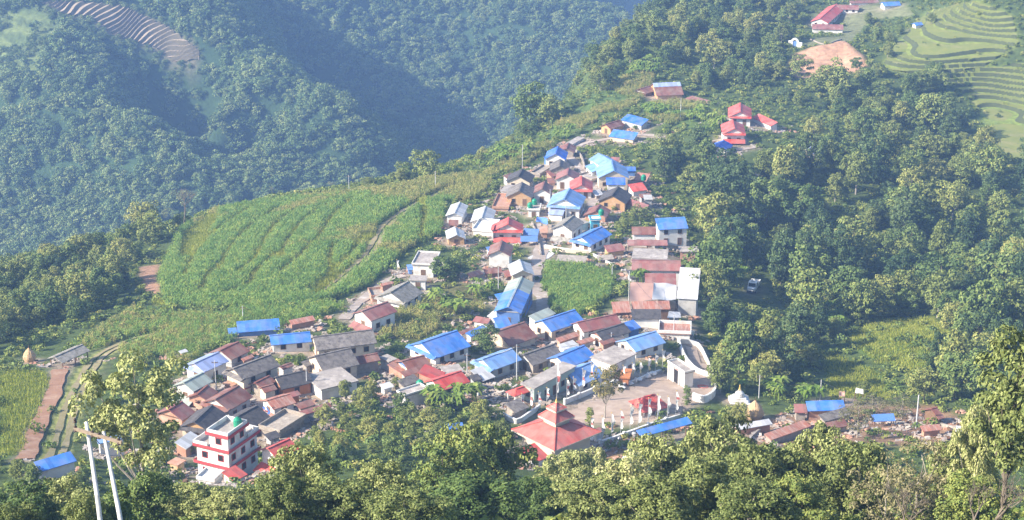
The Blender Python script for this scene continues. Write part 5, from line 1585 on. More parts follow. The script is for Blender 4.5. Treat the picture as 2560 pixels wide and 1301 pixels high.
def terrace_patch(name, reg, step, cell, riser, tread_m, riser_m, wob, lift, ang=0.0, tilt=0.0):
    poly = REG[reg]
    px = [p[0] for p in poly]; py = [p[1] for p in poly]
    gx, gy = np.meshgrid(np.arange(min(px), max(px), cell), np.arange(min(py), max(py), cell), indexing="ij")
    ins = in_poly(gx, gy, poly)
    base = sample(GZ, gx, gy)
    q = (base + vnoise(gx, gy, 16) * wob + (gx * math.cos(ang) + gy * math.sin(ang)) * tilt) / step
    fr = q - np.floor(q)
    st = np.floor(q) + np.clip((fr - (1 - riser)) / riser, 0, 1)
    gz = base + (st - q) * step + lift
    isr = fr > 1 - riser
    vid = -np.ones(gx.shape, int); V, F, MI = [], [], []
    for i in range(gx.shape[0] - 1):
        for j in range(gx.shape[1] - 1):
            if ins[i, j] and ins[i + 1, j] and ins[i + 1, j + 1] and ins[i, j + 1]:
                f = []
                for a, b in ((i, j), (i + 1, j), (i + 1, j + 1), (i, j + 1)):
                    if vid[a, b] < 0: vid[a, b] = len(V); V.append((gx[a, b], gy[a, b], gz[a, b]))
                    f.append(int(vid[a, b]))
                F.append(f); MI.append(int(int(isr[i, j]) + int(isr[i + 1, j]) + int(isr[i + 1, j + 1]) + int(isr[i, j + 1]) >= 2))
    me = bpy.data.meshes.new(name); me.from_pydata(V, [], F)
    me.materials.append(M[tread_m]); me.materials.append(M[riser_m])
    me.polygons.foreach_set("material_index", MI)
    o = bpy.data.objects.new(name, me); COL.objects.link(o)
    return tag(o, kind="structure")


terrace_patch("ploughed_terraces", "fterr", 2.8, .55, .34, "tread_dry", "riser_dry", 7.0, 2.2, 0, -.5)
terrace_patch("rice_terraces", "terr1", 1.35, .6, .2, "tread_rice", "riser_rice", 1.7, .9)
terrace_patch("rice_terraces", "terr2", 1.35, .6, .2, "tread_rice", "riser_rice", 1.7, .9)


def cable(ends, sag, label):
    a, b = map(Vector, ends); mb = MB()
    pts = [a.lerp(b, k / 16) - UPV * (sag * 4 * (k / 16) * (1 - k / 16)) for k in range(17)]
    mb.tube(pts, [.035] * 17, 4)
    top("power_cable", M["dark"], mb, label, "cable", "overhead cables", loc=a)


def ptop(u, vt, vb):
    b, h = pole_height(u, vt, vb); return b + UPV * (h - .3)


_A, _B, _C, _D = ptop(1897, 939, 996), ptop(2050, 951, 1004), ptop(2290, 988, 1072), ptop(1684, 784, 842)
cable((_A, _B), 1.2, "sagging cable from the leaning utility pole to the slender pole above the blue roof")
cable((_B, _C), 1.6, "sagging cable from the slender pole to the lone grey pole on the right")
cable((ptop(1292, 862, 950), ptop(1168, 884, 936)), 1.0, "sagging cable between the two poles beside the pale blue roofed house")
cable((ptop(1292, 862, 950), ptop(1528, 832, 864)), 1.6, "sagging cable from the tall pole across the long concrete roof")
cable((ptop(541, 902, 978), ptop(663, 886, 920)), 1.0, "sagging cable between the poles over the olive slate roof")
cable((ptop(663, 886, 920), ptop(768, 922, 985)), 1.0, "sagging cable from the olive slate roof to the orange walled house")
cable((_D, ptop(1572, 678, 752)), 1.4, "sagging cable from the terrace pole past the tarpaulins")
# ------------------------------------------------------------------ terrain sheet
def box_dist_blur(m, n):
    g = m.astype(float)
    for _ in range(n):
        g = np.maximum(g, 0.5 * (np.maximum(np.roll(g, 1, 0), np.roll(g, -1, 0)) + np.maximum(np.roll(g, 1, 1), np.roll(g, -1, 1))) * 0.92)
    return g


near = (RG < 1000)
cov = np.empty(GX.shape + (3,))
cov[:] = (0.075, 0.105, 0.032)
cov[RG > 950] = (0.040, 0.072, 0.030)  # far ground darkened to paint shade into the gaps between crowns


def paint(mask, c, n=1, k=1.0):
    w = (soft(mask, n) * k)[..., None]
    global cov
    cov = cov * (1 - w) + np.array(c) * w


paint(MASK["maize"], (0.075, 0.135, 0.03)); paint(MASK["leftcrop"], (0.11, 0.14, 0.045)); paint(MASK["lowfield"], (0.09, 0.145, 0.035)); paint(MASK["garden"], (0.05, 0.10, 0.03))
paint(MASK["upper"], (0.10, 0.15, 0.04)); paint(MASK["upper2"], (0.10, 0.15, 0.04)); paint(MASK["rice"], (0.20, 0.26, 0.05)); paint(MASK["leftgrass"], (0.11, 0.17, 0.04))
paint(MASK["terr1"], (0.22, 0.26, 0.06)); paint(MASK["terr2"], (0.19, 0.24, 0.055)); paint(MASK["bright"], (0.13, 0.20, 0.035)); paint(MASK["gully"], (0.06, 0.12, 0.03))
paint(MASK["slope"], (0.13, 0.125, 0.05)); paint(MASK["fgreen"], (0.17, 0.21, 0.07))
cov[MASK["fgreen"] & RISER] = (0.08, 0.11, 0.04); paint(MASK["fterr3"], (0.16, 0.17, 0.09))
paint(MASK["yard"], (0.19, 0.20, 0.10))
ny = np.clip(vnoise(GX, GY, 6) + 0.6, 0, 1)
near_house = soft(occupied(GX, GY) & near, 3) * np.where(GY < 720, 1, 0.5)
trk = np.zeros(GX.shape, bool)
for b_ in TRACKS:
    for q in np.array(smooth_line([at(*p)[:2] for p in b_], 1.5)):
        trk |= (np.abs(RG - np.hypot(*q)) < 5) & ((GX - q[0]) ** 2 + (GY - q[1]) ** 2 < 12)
near_house = near_house * (1 - soft(trk, 1)) * np.where((GX - TRUCK_AT.x) ** 2 + (GY - TRUCK_AT.y) ** 2 < 300, .25, 1)
w = np.clip(near_house * 1.4, 0, 1)[..., None]
cov = cov * (1 - w) + w * (np.array((0.34, 0.27, 0.21)) * (0.75 + 0.5 * ny[..., None]))
# bare dug earth: red face, paler floor
sm = MASK["soil"]
paint(sm, (0.46, 0.27, 0.17), 1)
cov[sm] *= (0.8 + 0.6 * (vnoise(GX, GY, 8) + 0.5))[sm][:, None]
paint(MASK["soil2"], (0.34, 0.20, 0.13)); paint(MASK["rsoil"], (0.27, 0.17, 0.11), 2); paint(MASK["bank"], (0.36, 0.20, 0.12), 2)
# ploughed terraces far up on the left: dry earth with dark grassy risers
fr = (GZ + vnoise(GX, GY, 18) * 2) / 4.0
paint(MASK["fterr"], (0.22, 0.18, 0.12))
fs = MASK["fterr"]
slope_r = np.abs(np.gradient(GZ, axis=0)) / np.maximum(np.gradient(RG, axis=0), 1)
bl = np.zeros(GX.shape, bool)
for b_ in list(BUNDS) + list(TRACKS):
    ln = np.array(smooth_line([at(*p)[:2] for p in b_], 1.5))
    for q in ln:
        i0, i1 = np.searchsorted(RR, np.hypot(*q) - 4), np.searchsorted(RR, np.hypot(*q) + 4)
        bl[i0:i1] |= (GX[i0:i1] - q[0]) ** 2 + (GY[i0:i1] - q[1]) ** 2 < 2.3 ** 2
paint(bl, (0.26, 0.27, 0.09), 0)

nr, na = GX.shape
vid = np.arange(nr * na).reshape(nr, na)
quads = np.stack([vid[:-1, :-1], vid[:-1, 1:], vid[1:, 1:], vid[1:, :-1]], -1).reshape(-1, 4)
tm = bpy.data.meshes.new("terrain")
tm.vertices.add(nr * na)
tm.vertices.foreach_set("co", np.stack([GX, GY, GZ], -1).astype(np.float32).ravel())
tm.loops.add(len(quads) * 4); tm.loops.foreach_set("vertex_index", quads[:, ::-1].astype(np.int32).ravel())
tm.polygons.add(len(quads))
tm.polygons.foreach_set("loop_start", np.arange(0, len(quads) * 4, 4, dtype=np.int32))
tm.polygons.foreach_set("use_smooth", np.ones(len(quads), bool))
tm.update(calc_edges=True)
ca = tm.color_attributes.new("cover", "FLOAT_COLOR", "POINT")
ca.data.foreach_set("color", np.concatenate([cov, np.ones((nr, na, 1))], -1).astype(np.float32).ravel())
mt, nt, b = new_mat("ground_cover")
at_n = N(nt, "ShaderNodeAttribute", attribute_name="cover")
tc = N(nt, "ShaderNodeTexCoord").outputs["Object"]
nn = noise(nt, tc, 0.45, 8, 0.7)
n2 = noise(nt, tc, 0.035, 4, 0.6)
f = math_n(nt, "ADD", math_n(nt, "MULTIPLY", ramp(nt, nn, [(0.3, (0.45,) * 3), (0.7, (1.45,) * 3)]), 0.8), math_n(nt, "MULTIPLY", n2, 0.4))
cc = N(nt, "ShaderNodeVectorMath", operation="SCALE"); nt.links.new(at_n.outputs["Color"], cc.inputs[0]); nt.links.new(f, cc.inputs["Scale"])
nt.links.new(cc.outputs[0], b.inputs["Base Color"]); b.inputs["Roughness"].default_value = 0.95; b.inputs["Specular IOR Level"].default_value = 0.1
bp = N(nt, "ShaderNodeBump"); bp.inputs["Strength"].default_value = 0.7; bp.inputs["Distance"].default_value = 0.6
nt.links.new(nn, bp.inputs["Height"]); nt.links.new(bp.outputs[0], b.inputs["Normal"])
tm.materials.append(mt)
terrain = bpy.data.objects.new("terrain", tm); COL.objects.link(terrain)
tag(terrain, kind="structure")

# ------------------------------------------------------------------ light, air
SUN_DIR = Vector((-0.80, -0.27, 0.53)).normalized()    # towards the sun
sd = bpy.data.lights.new("sun", "SUN"); sd.energy = 5.0; sd.angle = rad(0.53); sd.color = (1.0, 0.91, 0.76)
so = bpy.data.objects.new("sun", sd); COL.objects.link(so)
so.rotation_euler = SUN_DIR.to_track_quat("Z", "Y").to_euler()
wd = bpy.data.worlds.new("World"); C.world = wd; wd.use_nodes = True
wn = wd.node_tree
sky = wn.nodes.new("ShaderNodeTexSky"); sky.sky_type = "NISHITA"; sky.sun_disc = False
sky.sun_elevation = math.asin(SUN_DIR.z); sky.sun_rotation = math.atan2(SUN_DIR.x, SUN_DIR.y)
bg = wn.nodes["Background"]; bg.inputs[1].default_value = 0.12
wn.links.new(sky.outputs[0], bg.inputs[0])

hm = bpy.data.materials.new("haze_air"); hm.use_nodes = True
nt = hm.node_tree; nt.nodes.clear()
pv = nt.nodes.new("ShaderNodeVolumePrincipled"); mo = nt.nodes.new("ShaderNodeOutputMaterial")
pv.inputs["Density Attribute"].default_value = ""
pv.inputs["Color"].default_value = (0.31, 0.52, 1.0, 1)
pv.inputs["Density"].default_value = 0.00022
pv.inputs["Anisotropy"].default_value = 0.0
nt.links.new(pv.outputs[0], mo.inputs["Volume"])
hb = MB(); zlo = float(GZ.min()) - 1.0
hb.box((0, 0, 0), (1, 0, 0), (0, 1, 0), (0, 0, 1), -1600, 1600, -30, 3400, zlo, 6)
tag(hb.build("haze", hm), kind="stuff")

# ------------------------------------------------------------------ render settings
C.render.engine = "CYCLES"
cy = C.cycles
cy.max_bounces = 5; cy.diffuse_bounces = 2; cy.glossy_bounces = 2; cy.transmission_bounces = 2; cy.volume_bounces = 1; cy.transparent_max_bounces = 4
cy.use_denoising = True
cy.denoiser = "OPENIMAGEDENOISE"
try:
    cy.denoising_prefilter = "ACCURATE"
except Exception:
    pass
cy.use_adaptive_sampling = True; cy.adaptive_threshold = 0.02
cy.sample_clamp_indirect = 8
vs = C.view_settings
vs.view_transform = "Standard"; vs.look = "None"; vs.exposure = 1.2; vs.gamma = 1
C.display_settings.display_device = "sRGB"
# ------------------------------------------------------------------ foliage
def quads_mesh(name, V, mat):
    """V: (n,4,3) array of quads"""
    n = len(V)
    me = bpy.data.meshes.new(name)
    me.vertices.add(n * 4); me.vertices.foreach_set("co", V.astype(np.float32).ravel())
    me.loops.add(n * 4); me.loops.foreach_set("vertex_index", np.arange(n * 4, dtype=np.int32))
    me.polygons.add(n); me.polygons.foreach_set("loop_start", np.arange(0, n * 4, 4, dtype=np.int32))
    me.update(calc_edges=True)
    me.materials.append(mat)
    return me


def unit(v):
    return v / np.maximum(np.linalg.norm(v, axis=-1, keepdims=True), 1e-9)


def leaves(rs, pos, nrm, size, jit=.75, ratio=.55):
    n = len(pos)
    nr = unit(nrm + rs.normal(0, jit, (n, 3)) * .7 + np.array([0, 0, .25]))
    a = unit(np.cross(nr, rs.normal(0, 1, (n, 3)))); b = np.cross(nr, a)
    s = (size * rs.uniform(.6, 1.4, n))[:, None]
    l, w = a * s * .5, b * s * .5 * ratio
    bend = nr * s * .12
    return np.stack([pos - l, pos + w + bend, pos + l, pos - w + bend], 1)


def crown_mesh(name, seed, mat, H=10, R=3.6, base=.34, clumps=34, per=60, size=.5, cr=1.25, shape="round", gap=0.0):
    rs = np.random.default_rng(seed)
    cs, rad_ = [], []
    tries = 0
    while len(cs) < clumps and tries < 4000:
        tries += 1
        p = rs.uniform(-1, 1, 3)
        rr = np.linalg.norm(p)
        if rr > 1 or rr < .45 * rs.random(): continue
        z = (p[2] + 1) / 2
        prof = {"round": 1.0, "tall": .62, "wide": 1.0, "lobed": 1.0}[shape]
        if shape == "wide" and z < .35 and rs.random() < .7: continue
        wob = 1 + .28 * math.sin(3 * math.atan2(p[1], p[0]) + seed) * (1 if shape == "lobed" else .5)
        q = np.array([p[0] * R * prof * wob, p[1] * R * prof * wob, H * (base + (1 - base) * z) - cr * .5])
        r = cr * rs.uniform(.65, 1.25)
        if any(np.linalg.norm(q - c) < .62 * (r + r2) * (.75 + gap) for c, r2 in zip(cs, rad_)): continue
        cs.append(q); rad_.append(r)
    out = []
    for c, r in zip(cs, rad_):
        d = unit(rs.normal(0, 1, (per, 3))); d[:, 2] = np.where(d[:, 2] < -.3, -d[:, 2] * .6, d[:, 2]); d = unit(d)
        pos = c + d * (r * rs.uniform(.55, 1.08, (per, 1)) ** .7) * np.array([1, 1, .82])
        out.append(leaves(rs, pos, d, size))
    return quads_mesh(name, np.concatenate(out), mat), cs


def trunk_mesh(name, seed, mat, H, cs, base=.34, r=.22, limbs=7, wig=.35):
    rs = random.Random(seed)
    mb = MB()
    pts = [Vector((0, 0, -.8))]
    nseg = 6
    for i in range(1, nseg + 1):
        z = H * .82 * i / nseg
        pts.append(Vector((rs.uniform(-wig, wig) * i / nseg, rs.uniform(-wig, wig) * i / nseg, z)))
    mb.tube(pts, [r * (1.25 if i == 0 else 1 - .8 * i / nseg) for i in range(nseg + 1)], 7)
    for k in range(min(limbs, len(cs))):
        c = Vector(cs[(k * 5 + 1) % len(cs)])
        j = min(nseg - 1, max(2, int(nseg * c.z / H * .62)))
        s = pts[j]
        m_ = s.lerp(c, .5) + Vector((0, 0, -.25))
        mb.tube([s, m_, c], [r * .5, r * .33, r * .1], 5, cap=False)
    return mb.mesh(name, mat)


PROTO = {}


def proto(kind, i, leaf, bark="bark", **kw):
    H = kw.get("H", 10); base = kw.get("base", .34)
    tr = {k: kw.pop(k) for k in ("r", "limbs", "wig") if k in kw}
    cm, cs = crown_mesh("crown", hash((kind, i)) % 9973 if False else i * 37 + len(kind) * 101 + sum(map(ord, kind)), LEAF[leaf], **kw)
    tmh = trunk_mesh("trunk", i, M[bark], H, cs, base, **tr)
    PROTO.setdefault(kind, []).append((cm, tmh, H, kw.get("R", 3.6)))


for i in range(4): proto("fore", i, "fore", "pbark", R=3.9, base=.20, clumps=78, per=210, size=.33, cr=1.0, shape="lobed", r=.2, limbs=12, gap=.05)
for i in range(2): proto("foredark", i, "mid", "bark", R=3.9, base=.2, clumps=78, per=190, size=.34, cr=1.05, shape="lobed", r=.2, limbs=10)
for i in range(2): proto("sparse", i, "brownish", "pbark", R=3.8, base=.25, clumps=40, per=60, size=.30, cr=.9, shape="lobed", r=.16, limbs=34, wig=.5, gap=.2)
for i in range(1): proto("tallfore", i, "fore", "pbark", H=16, R=4.6, base=.48, clumps=44, per=190, size=.36, cr=1.1, shape="lobed", r=.24, limbs=7, gap=.4)
proto("slim", 0, "fore", "bark", H=16, R=2.9, base=.36, clumps=52, per=190, size=.36, cr=1.0, shape="lobed", r=.24, limbs=7, gap=.2)
for i in range(5): proto("mid", i, "mid", R=3.7, base=.18, clumps=44, per=75, size=.55, cr=1.2, shape=("round", "lobed", "round", "tall", "lobed")[i], r=.2)
for i in range(3): proto("deep", i, "deep", R=3.6, base=.16, clumps=44, per=75, size=.52, cr=1.15, shape=("round", "tall", "lobed")[i], r=.2)
for i in range(4): proto("pale", i, "pale", "pbark", R=3.6, base=.22, clumps=42, per=70, size=.54, cr=1.15, shape=("round", "lobed", "wide", "tall")[i], r=.2)
for i in range(2): proto("cypress", i, "mid", H=9, R=1.6, base=.06, clumps=30, per=60, size=.35, cr=.7, shape="tall", r=.14, limbs=0)
for i in range(3): proto("far", i, "far", H=9, R=3.5, base=.12, clumps=18, per=30, size=.95, cr=1.45, shape=("round", "lobed", "round")[i], r=.2, limbs=0)
for i in range(2): proto("orange", i, "flower", "pbark", R=3.2, base=.4, clumps=28, per=60, size=.45, cr=1.0, shape="lobed", r=.16, limbs=10)


def branch_mesh(name, seed, mat, H, spread=.55, depth=4, r0=.2):
    rs = random.Random(seed); mb = MB()

    def grow(p, d, L, r, k):
        q = p + d * L
        mid = p.lerp(q, .5) + Vector((rs.uniform(-.1, .1), rs.uniform(-.1, .1), 0)) * L
        mb.tube([p, mid, q], [r, r * .85, r * .68], 6 if k > 1 else 4, cap=False)
        if k == 0: return
        for _ in range(rs.choice((2, 3, 3))):
            e = (d + Vector((rs.uniform(-1, 1), rs.uniform(-1, 1), rs.uniform(-.15, .7))) * spread).normalized()
            grow(q, e, L * rs.uniform(.62, .82), r * .6, k - 1)
    grow(Vector((0, 0, -.6)), Vector((.05, .05, 1)).normalized(), H * .3, r0, depth)
    return mb.mesh(name, mat)


def place_tree(kind, x, y, H, wscale, label, name="broadleaf_tree", group=None, idx=None, rot=None, z=None):
    ps = PROTO[kind]
    cm, tk, H0, R0 = ps[random.randrange(len(ps)) if idx is None else idx % len(ps)]
    t = empty(name, (x, y, hz(x, y) - .15 if z is None else z), label, "tree", group)
    t.rotation_euler = (random.uniform(-.05, .05), random.uniform(-.05, .05), random.uniform(0, 6.28) if rot is None else rot)
    s = H / H0
    t.scale = (s * wscale, s * wscale, s)
    for nm, me in (("crown", cm), ("trunk", tk)):
        o = bpy.data.objects.new(nm, me); COL.objects.link(o); o.parent = t
    return t


def top_tree(kind, u, v, dep, wpx, label, **kw):
    """tree whose tip shows at a pixel, at a given distance; wpx: crown width in the photograph"""
    p = pix(u, v, dep)
    g = hz(p[0], p[1]); H = max(2.5, p[2] - g)
    ps = PROTO[kind][0]
    w = (wpx / FPX * dep) / (2 * ps[3] * H / ps[2] * 1.05)
    return place_tree(kind, p[0], p[1], H, w, label, **kw)


# trees on the slope below the viewer, one by one
GF = "trees on the slope below the viewer"
FT = [
    ("tallfore", 335, 868, 168, 265, "tall open crowned tree on the left with yellow green lower boughs", {}),
    ("fore", 690, 1185, 136, 150, "yellow green bushy tree left of the pale tree clump at the bottom", {}),
    ("fore", 765, 1105, 150, 190, "pale yellow green tree rising in front of the red porch house", {}),
    ("fore", 850, 1205, 138, 220, "broad pale yellow tree at the bottom between two taller clumps", {}),
    ("fore", 955, 1150, 150, 170, "yellow green tree with orange tipped twigs left of the dark tree", {}),
    ("fore", 1010, 1225, 132, 200, "low yellow green tree in front of the big dark tree", {}),
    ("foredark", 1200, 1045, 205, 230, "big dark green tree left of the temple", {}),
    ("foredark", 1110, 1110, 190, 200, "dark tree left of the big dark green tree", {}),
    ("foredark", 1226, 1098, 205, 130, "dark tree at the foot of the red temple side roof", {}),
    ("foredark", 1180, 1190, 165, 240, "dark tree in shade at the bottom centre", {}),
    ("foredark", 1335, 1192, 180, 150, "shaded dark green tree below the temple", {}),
    ("fore", 1430, 1122, 222, 150, "small olive tree in front of the temple eaves", {}),
    ("fore", 1412, 1130, 232, 100, "small olive tree touching the front corner of the temple roof", {}),
    ("fore", 1480, 1112, 228, 120, "small olive tree right of the temple roof corner", {}),
    ("fore", 1490, 1195, 148, 190, "yellow green tree at the bottom just right of the shaded dark one", {}),
    ("fore", 1575, 1140, 150, 190, "pale green tree below the white front wall", {}),
    ("fore", 1660, 1085, 168, 190, "dense olive tree in front of the long blue roof strip", {}),
    ("fore", 1775, 1040, 178, 190, "rounded olive tree right of the long blue roof strip", {}),
    ("fore", 1900, 1105, 158, 220, "yellow tinted tree in front of the rubble wall", {}),
    ("fore", 2065, 1062, 160, 170, "yellow topped tree rising in front of the long rusty roof", {}),
    ("fore", 1985, 1120, 160, 170, "olive tree left of the yellow topped one", {}),
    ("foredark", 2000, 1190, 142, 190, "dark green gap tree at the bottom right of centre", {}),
    ("fore", 1760, 1150, 138, 220, "broad yellowish tree at the bottom under the rounded olive tree", {}),
    ("fore", 1640, 1190, 132, 210, "broad yellowish tree at the bottom below the dense olive tree", {}),
    ("fore", 1880, 1210, 128, 210, "yellow green tree at the bottom with golden twigs", {}),
    ("fore", 2160, 1100, 150, 200, "olive tree between the yellow topped and the bare twigged trees", {}),
    ("sparse", 2300, 1085, 142, 220, "thin crowned brownish tree with bare pale twigs on the right", {}),
    ("sparse", 2225, 1130, 138, 170, "second thin brownish tree with bare twigs on the right", {}),
    ("fore", 2400, 1095, 150, 170, "leafy olive tree below the whitish sheet roof", {}),
    ("slim", 2550, 790, 122, 190, "tallest tree at the right edge with a dark trunk", {}),
    ("fore", 2455, 1000, 140, 140, "leafy lower limb tree beside the tallest one on the right edge", {}),
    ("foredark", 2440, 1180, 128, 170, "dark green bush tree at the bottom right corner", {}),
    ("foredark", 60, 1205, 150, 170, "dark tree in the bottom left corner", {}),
    ("fore", 165, 1190, 160, 170, "dull green tree behind the foot of the twin poles", {}),
    ("fore", 205, 1232, 118, 110, "small yellow green tree at the foot of the twin poles", {}),
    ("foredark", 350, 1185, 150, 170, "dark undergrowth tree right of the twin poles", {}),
    ("fore", 470, 1215, 165, 170, "dull olive tree below the white three storey building", {}),
    ("fore", 570, 1222, 160, 150, "dull olive tree below the small red roofed outbuilding", {}),
    ("foredark", 280, 1245, 120, 120, "dark shrub tree between the twin poles and the tall tree", {}),
    ("fore", 20, 1250, 120, 130, "brownish green tree at the very bottom left", {}),
    ("orange", 1850, 1035, 190, 120, "small tree with pinkish dry flower heads right of the blue roof strip", {}),
]
for kind, u, v, dep, wpx, lab, kw in FT:
    top_tree(kind, u, v, dep, wpx, lab, group=GF, name={"sparse": "thin_crowned_tree"}.get(kind, "broadleaf_tree"), **kw)
# leafless boughs at the lower right
for i, (u, v, dep, lab) in enumerate([(2500, 1180, 105, "bare forked pale tree in the bottom right corner"), (2440, 1230, 112, "second bare pale tree beside the forked one"), (2270, 1180, 128, "tall bare stems inside the thin brownish tree")]):
    p = pix(u, v, dep); g = hz(p[0], p[1])
    t = empty("bare_tree", (p[0], p[1], g), lab, "tree", "leafless trees")
    o = bpy.data.objects.new("branches", branch_mesh("branches", 50 + i, M["bark"], max(4, p[2] - g), .75, 5, .11)); COL.objects.link(o); o.parent = t
p = at(462, 565); t = empty("bare_tree", p, "leafless grey tree standing on the crest left of the maize", "tree", "leafless trees")
o = bpy.data.objects.new("branches", branch_mesh("branches", 90, M["bark"], 13, .85, 6, .24)); COL.objects.link(o); o.parent = t
for u, v, lab, hh in ((1780, 165, "pale forked leafless tree in the upper forest", 9), (2035, 800, "bare trunk beside the red earth scar in the forest", 9), (2005, 745, "thin dead trunk right of the white truck", 8)):
    p = at(u, v); t = empty("bare_tree", p, lab, "tree", "leafless trees")
    o = bpy.data.objects.new("branches", branch_mesh("branches", 91 + u, M["pbark"], hh, .45, 4, .18)); COL.objects.link(o); o.parent = t

# trees in and around the village, one by one: (kind, base pixel, height, width factor, label)
GV = "trees in and around the village"
VT = [
    ("mid", 1325, 322, 17.5, .95, "tallest dark tree on the ridge above the maize field"),
    ("mid", 1375, 310, 11, 1.0, "dark tree leaning on the tallest ridge tree"),
    ("mid", 1290, 335, 10, .9, "dark tree below the left side of the tallest ridge tree"),
    ("mid", 1066, 448, 10.5, 1.0, "round dark tree on the crest of the maize field"),
    ("mid", 1010, 445, 6, 1.1, "low bushy tree left of the round dark crest tree"),
    ("orange", 1512, 1046, 11.5, .78, "brown tipped slender tree standing in the temple yard"),
    ("mid", 1218, 880, 6.5, 1.1, "leafy tree shading the rounded brown roof"),
    ("mid", 1110, 700, 6.5, 1.35, "dark bushy tree in front of the flat roofed white house"),
    ("mid", 1145, 690, 6, 1.1, "dark tree right of the bushy one on the slope"),
    ("cypress", 1472, 1092, 6.5, 1.0, "narrow dark cypress at the right corner of the temple"),
    ("cypress", 1716, 1012, 4.2, 1.5, "small dark conical tree at the end of the temple yard"),
    ("pale", 1600, 560, 5.5, 1.5, "olive bush tree left of the tall blue roofed building"),
    ("pale", 1560, 585, 5, 1.3, "bush tree below the cyan block"),
    ("mid", 1390, 805, 4.5, 1.3, "dark bush at the foot of the garden"),
    ("mid", 1240, 480, 4, 1.2, "dark green bush left of the slate and ochre houses"),
    ("pale", 1200, 420, 6, .9, "olive tree on the crest above the maize"),
    ("mid", 2385, 1000, 11, 1.15, "wide green tree behind the tallest right edge tree"),
    ("mid", 2475, 1010, 12, 1.0, "dense green tree just left of the tallest right edge tree"),
    ("pale", 2310, 1008, 8, 1.15, "small olive tree left of the wide green one on the right"),
    ("pale", 2430, 960, 11, 1.0, "olive tree between the wide and the dense green trees on the right"),
    ("pale", 1790, 640, 8, 1.0, "olive tree right of the stained flat roof"),
    ("pale", 1800, 985, 9, 1.0, "tree with a pale trunk right of the stepped court"),
    ("pale", 1815, 930, 8, 1.0, "tree at the forest edge beside the stepped court"),
    ("pale", 1860, 545, 9, .6, "tall pale yellow green tree at the forest edge"),
    ("mid", 860, 850, 3.4, 1.3, "bush between the very long slate roof and the maroon house"),
    ("pale", 990, 975, 3.0, 1.0, "olive tree right of the stained flat roof in the lower village"),
    ("pale", 930, 1005, 5, .7, "slim olive tree in front of the lower shrubs"),
    ("pale", 862, 1000, 4.6, .8, "olive tree before the stained flat concrete roof"),
    ("brownish", 0, 0, 0, 0, ""),
]
for kind, u, v, H, w, lab in VT:
    if not lab: continue
    p = at(u, v)
    place_tree(kind, p[0], p[1], H, w, lab, group=GV, name="cypress" if kind == "cypress" else "broadleaf_tree")
for u, v, dep, lab in ((2185, 985, 372, "brown leaved tree behind the crumpled blue tarpaulin"), (2260, 985, 368, "second brown leaved tree left of the lone grey pole"), (2150, 1000, 350, "brown leaved tree right of the bright blue roof")):
    top_tree("sparse", u, v, dep, 90, lab, group=GV, name="thin_crowned_tree")


def at_many(us, vs_):
    us = np.asarray(us, float); vs_ = np.asarray(vs_, float)
    out = np.empty((len(us), 3))
    ts = np.r_[np.arange(270, 1000, 2.0), np.arange(1000, 2600, 8.0)]
    for i in range(0, len(us), 400):
        a = (us[i:i + 400] - 1280.0) / FPX; b = (650.5 - vs_[i:i + 400]) / FPX
        d = np.stack([a, CP + SP * b, -SP + CP * b], -1)
        p = d[:, None] * ts[None, :, None]
        s = p[..., 2] - sample(GZ, p[..., 0], p[..., 1])
        k = np.argmax(s < 0, 1); k = np.clip(k, 1, len(ts) - 1)
        r = np.arange(len(d))
        f = s[r, k - 1] / (s[r, k - 1] - s[r, k] + 1e-9)
        out[i:i + 400] = d * (ts[k - 1] + f * (ts[k] - ts[k - 1]))[:, None]
    return out


def forest(polys, n, sep, kinds, hr, wr, group, label_fn, holes=(), seed=0, name="broadleaf_tree", occ=True):
    rs = np.random.default_rng(seed)
    got = []
    us = np.array([u for p in polys for u, v in p]); vs_ = np.array([v for p in polys for u, v in p])
    cand_u = rs.uniform(us.min(), us.max(), n * 30); cand_v = rs.uniform(vs_.min(), vs_.max(), n * 30)
    ok = np.zeros(len(cand_u), bool)
    for p in polys: ok |= in_poly(cand_u, cand_v, p)
    for p in holes: ok &= ~in_poly(cand_u, cand_v, p)
    cand_u, cand_v = cand_u[ok], cand_v[ok]
    W = at_many(cand_u, cand_v)
    oc = occupied(W[:, 0], W[:, 1])
    for k, w in enumerate(W):
        if len(got) >= n: break
        if oc[k]: continue
        if any((w[0] - g[0]) ** 2 + (w[1] - g[1]) ** 2 < sep * sep for g in got): continue
        got.append(w)
        kd = kinds[rs.integers(len(kinds))]
        H = rs.uniform(*hr)
        wsc = rs.uniform(*wr)
        place_tree(kd, w[0], w[1], H, wsc, label_fn(kd, H, cand_u[k], cand_v[k]), name=name, group=group)
    return got


SZ = lambda H: "tall" if H > 10.5 else ("middling" if H > 7.8 else "small")
HOLES = [[(1795, 680), (1950, 680), (1945, 905), (1815, 905)], [(2065, 870), (2110, 840), (2330, 790), (2400, 860), (2330, 960), (2240, 1015), (2065, 1015)],
         [(1790, 240), (1960, 270), (1965, 440), (1770, 450)], [(1880, 380), (2060, 360), (2060, 410), (1890, 450)], [(2220, 180), (2330, 40), (2560, 0), (2560, 400), (2470, 380), (2390, 230)],
         [(1960, 200), (1990, 110), (2180, 90), (2180, 200)]]
FR = [[(1690, 330), (1780, 385), (1960, 400), (2100, 300), (1960, 260), (1960, 200), (2190, 195), (2330, 215), (2400, 300), (2480, 400), (2600, 430), (2620, 600), (2620, 880), (2420, 990), (2250, 985), (2130, 860), (2060, 930), (1960, 990), (1830, 960), (1760, 890), (1745, 800), (1790, 700), (1770, 600), (1745, 520), (1660, 480), (1640, 420)]]
FRG = forest(FR, 108, 8.0, ["mid", "deep", "mid", "deep", "pale"], (7.5, 17), (.75, 1.1), "trees of the right hand forest",
       lambda k, H, u, v: "%s %s tree of the forest right of the village" % (SZ(H), "dark green" if k in ("mid", "deep") else "olive green"), HOLES, 1)
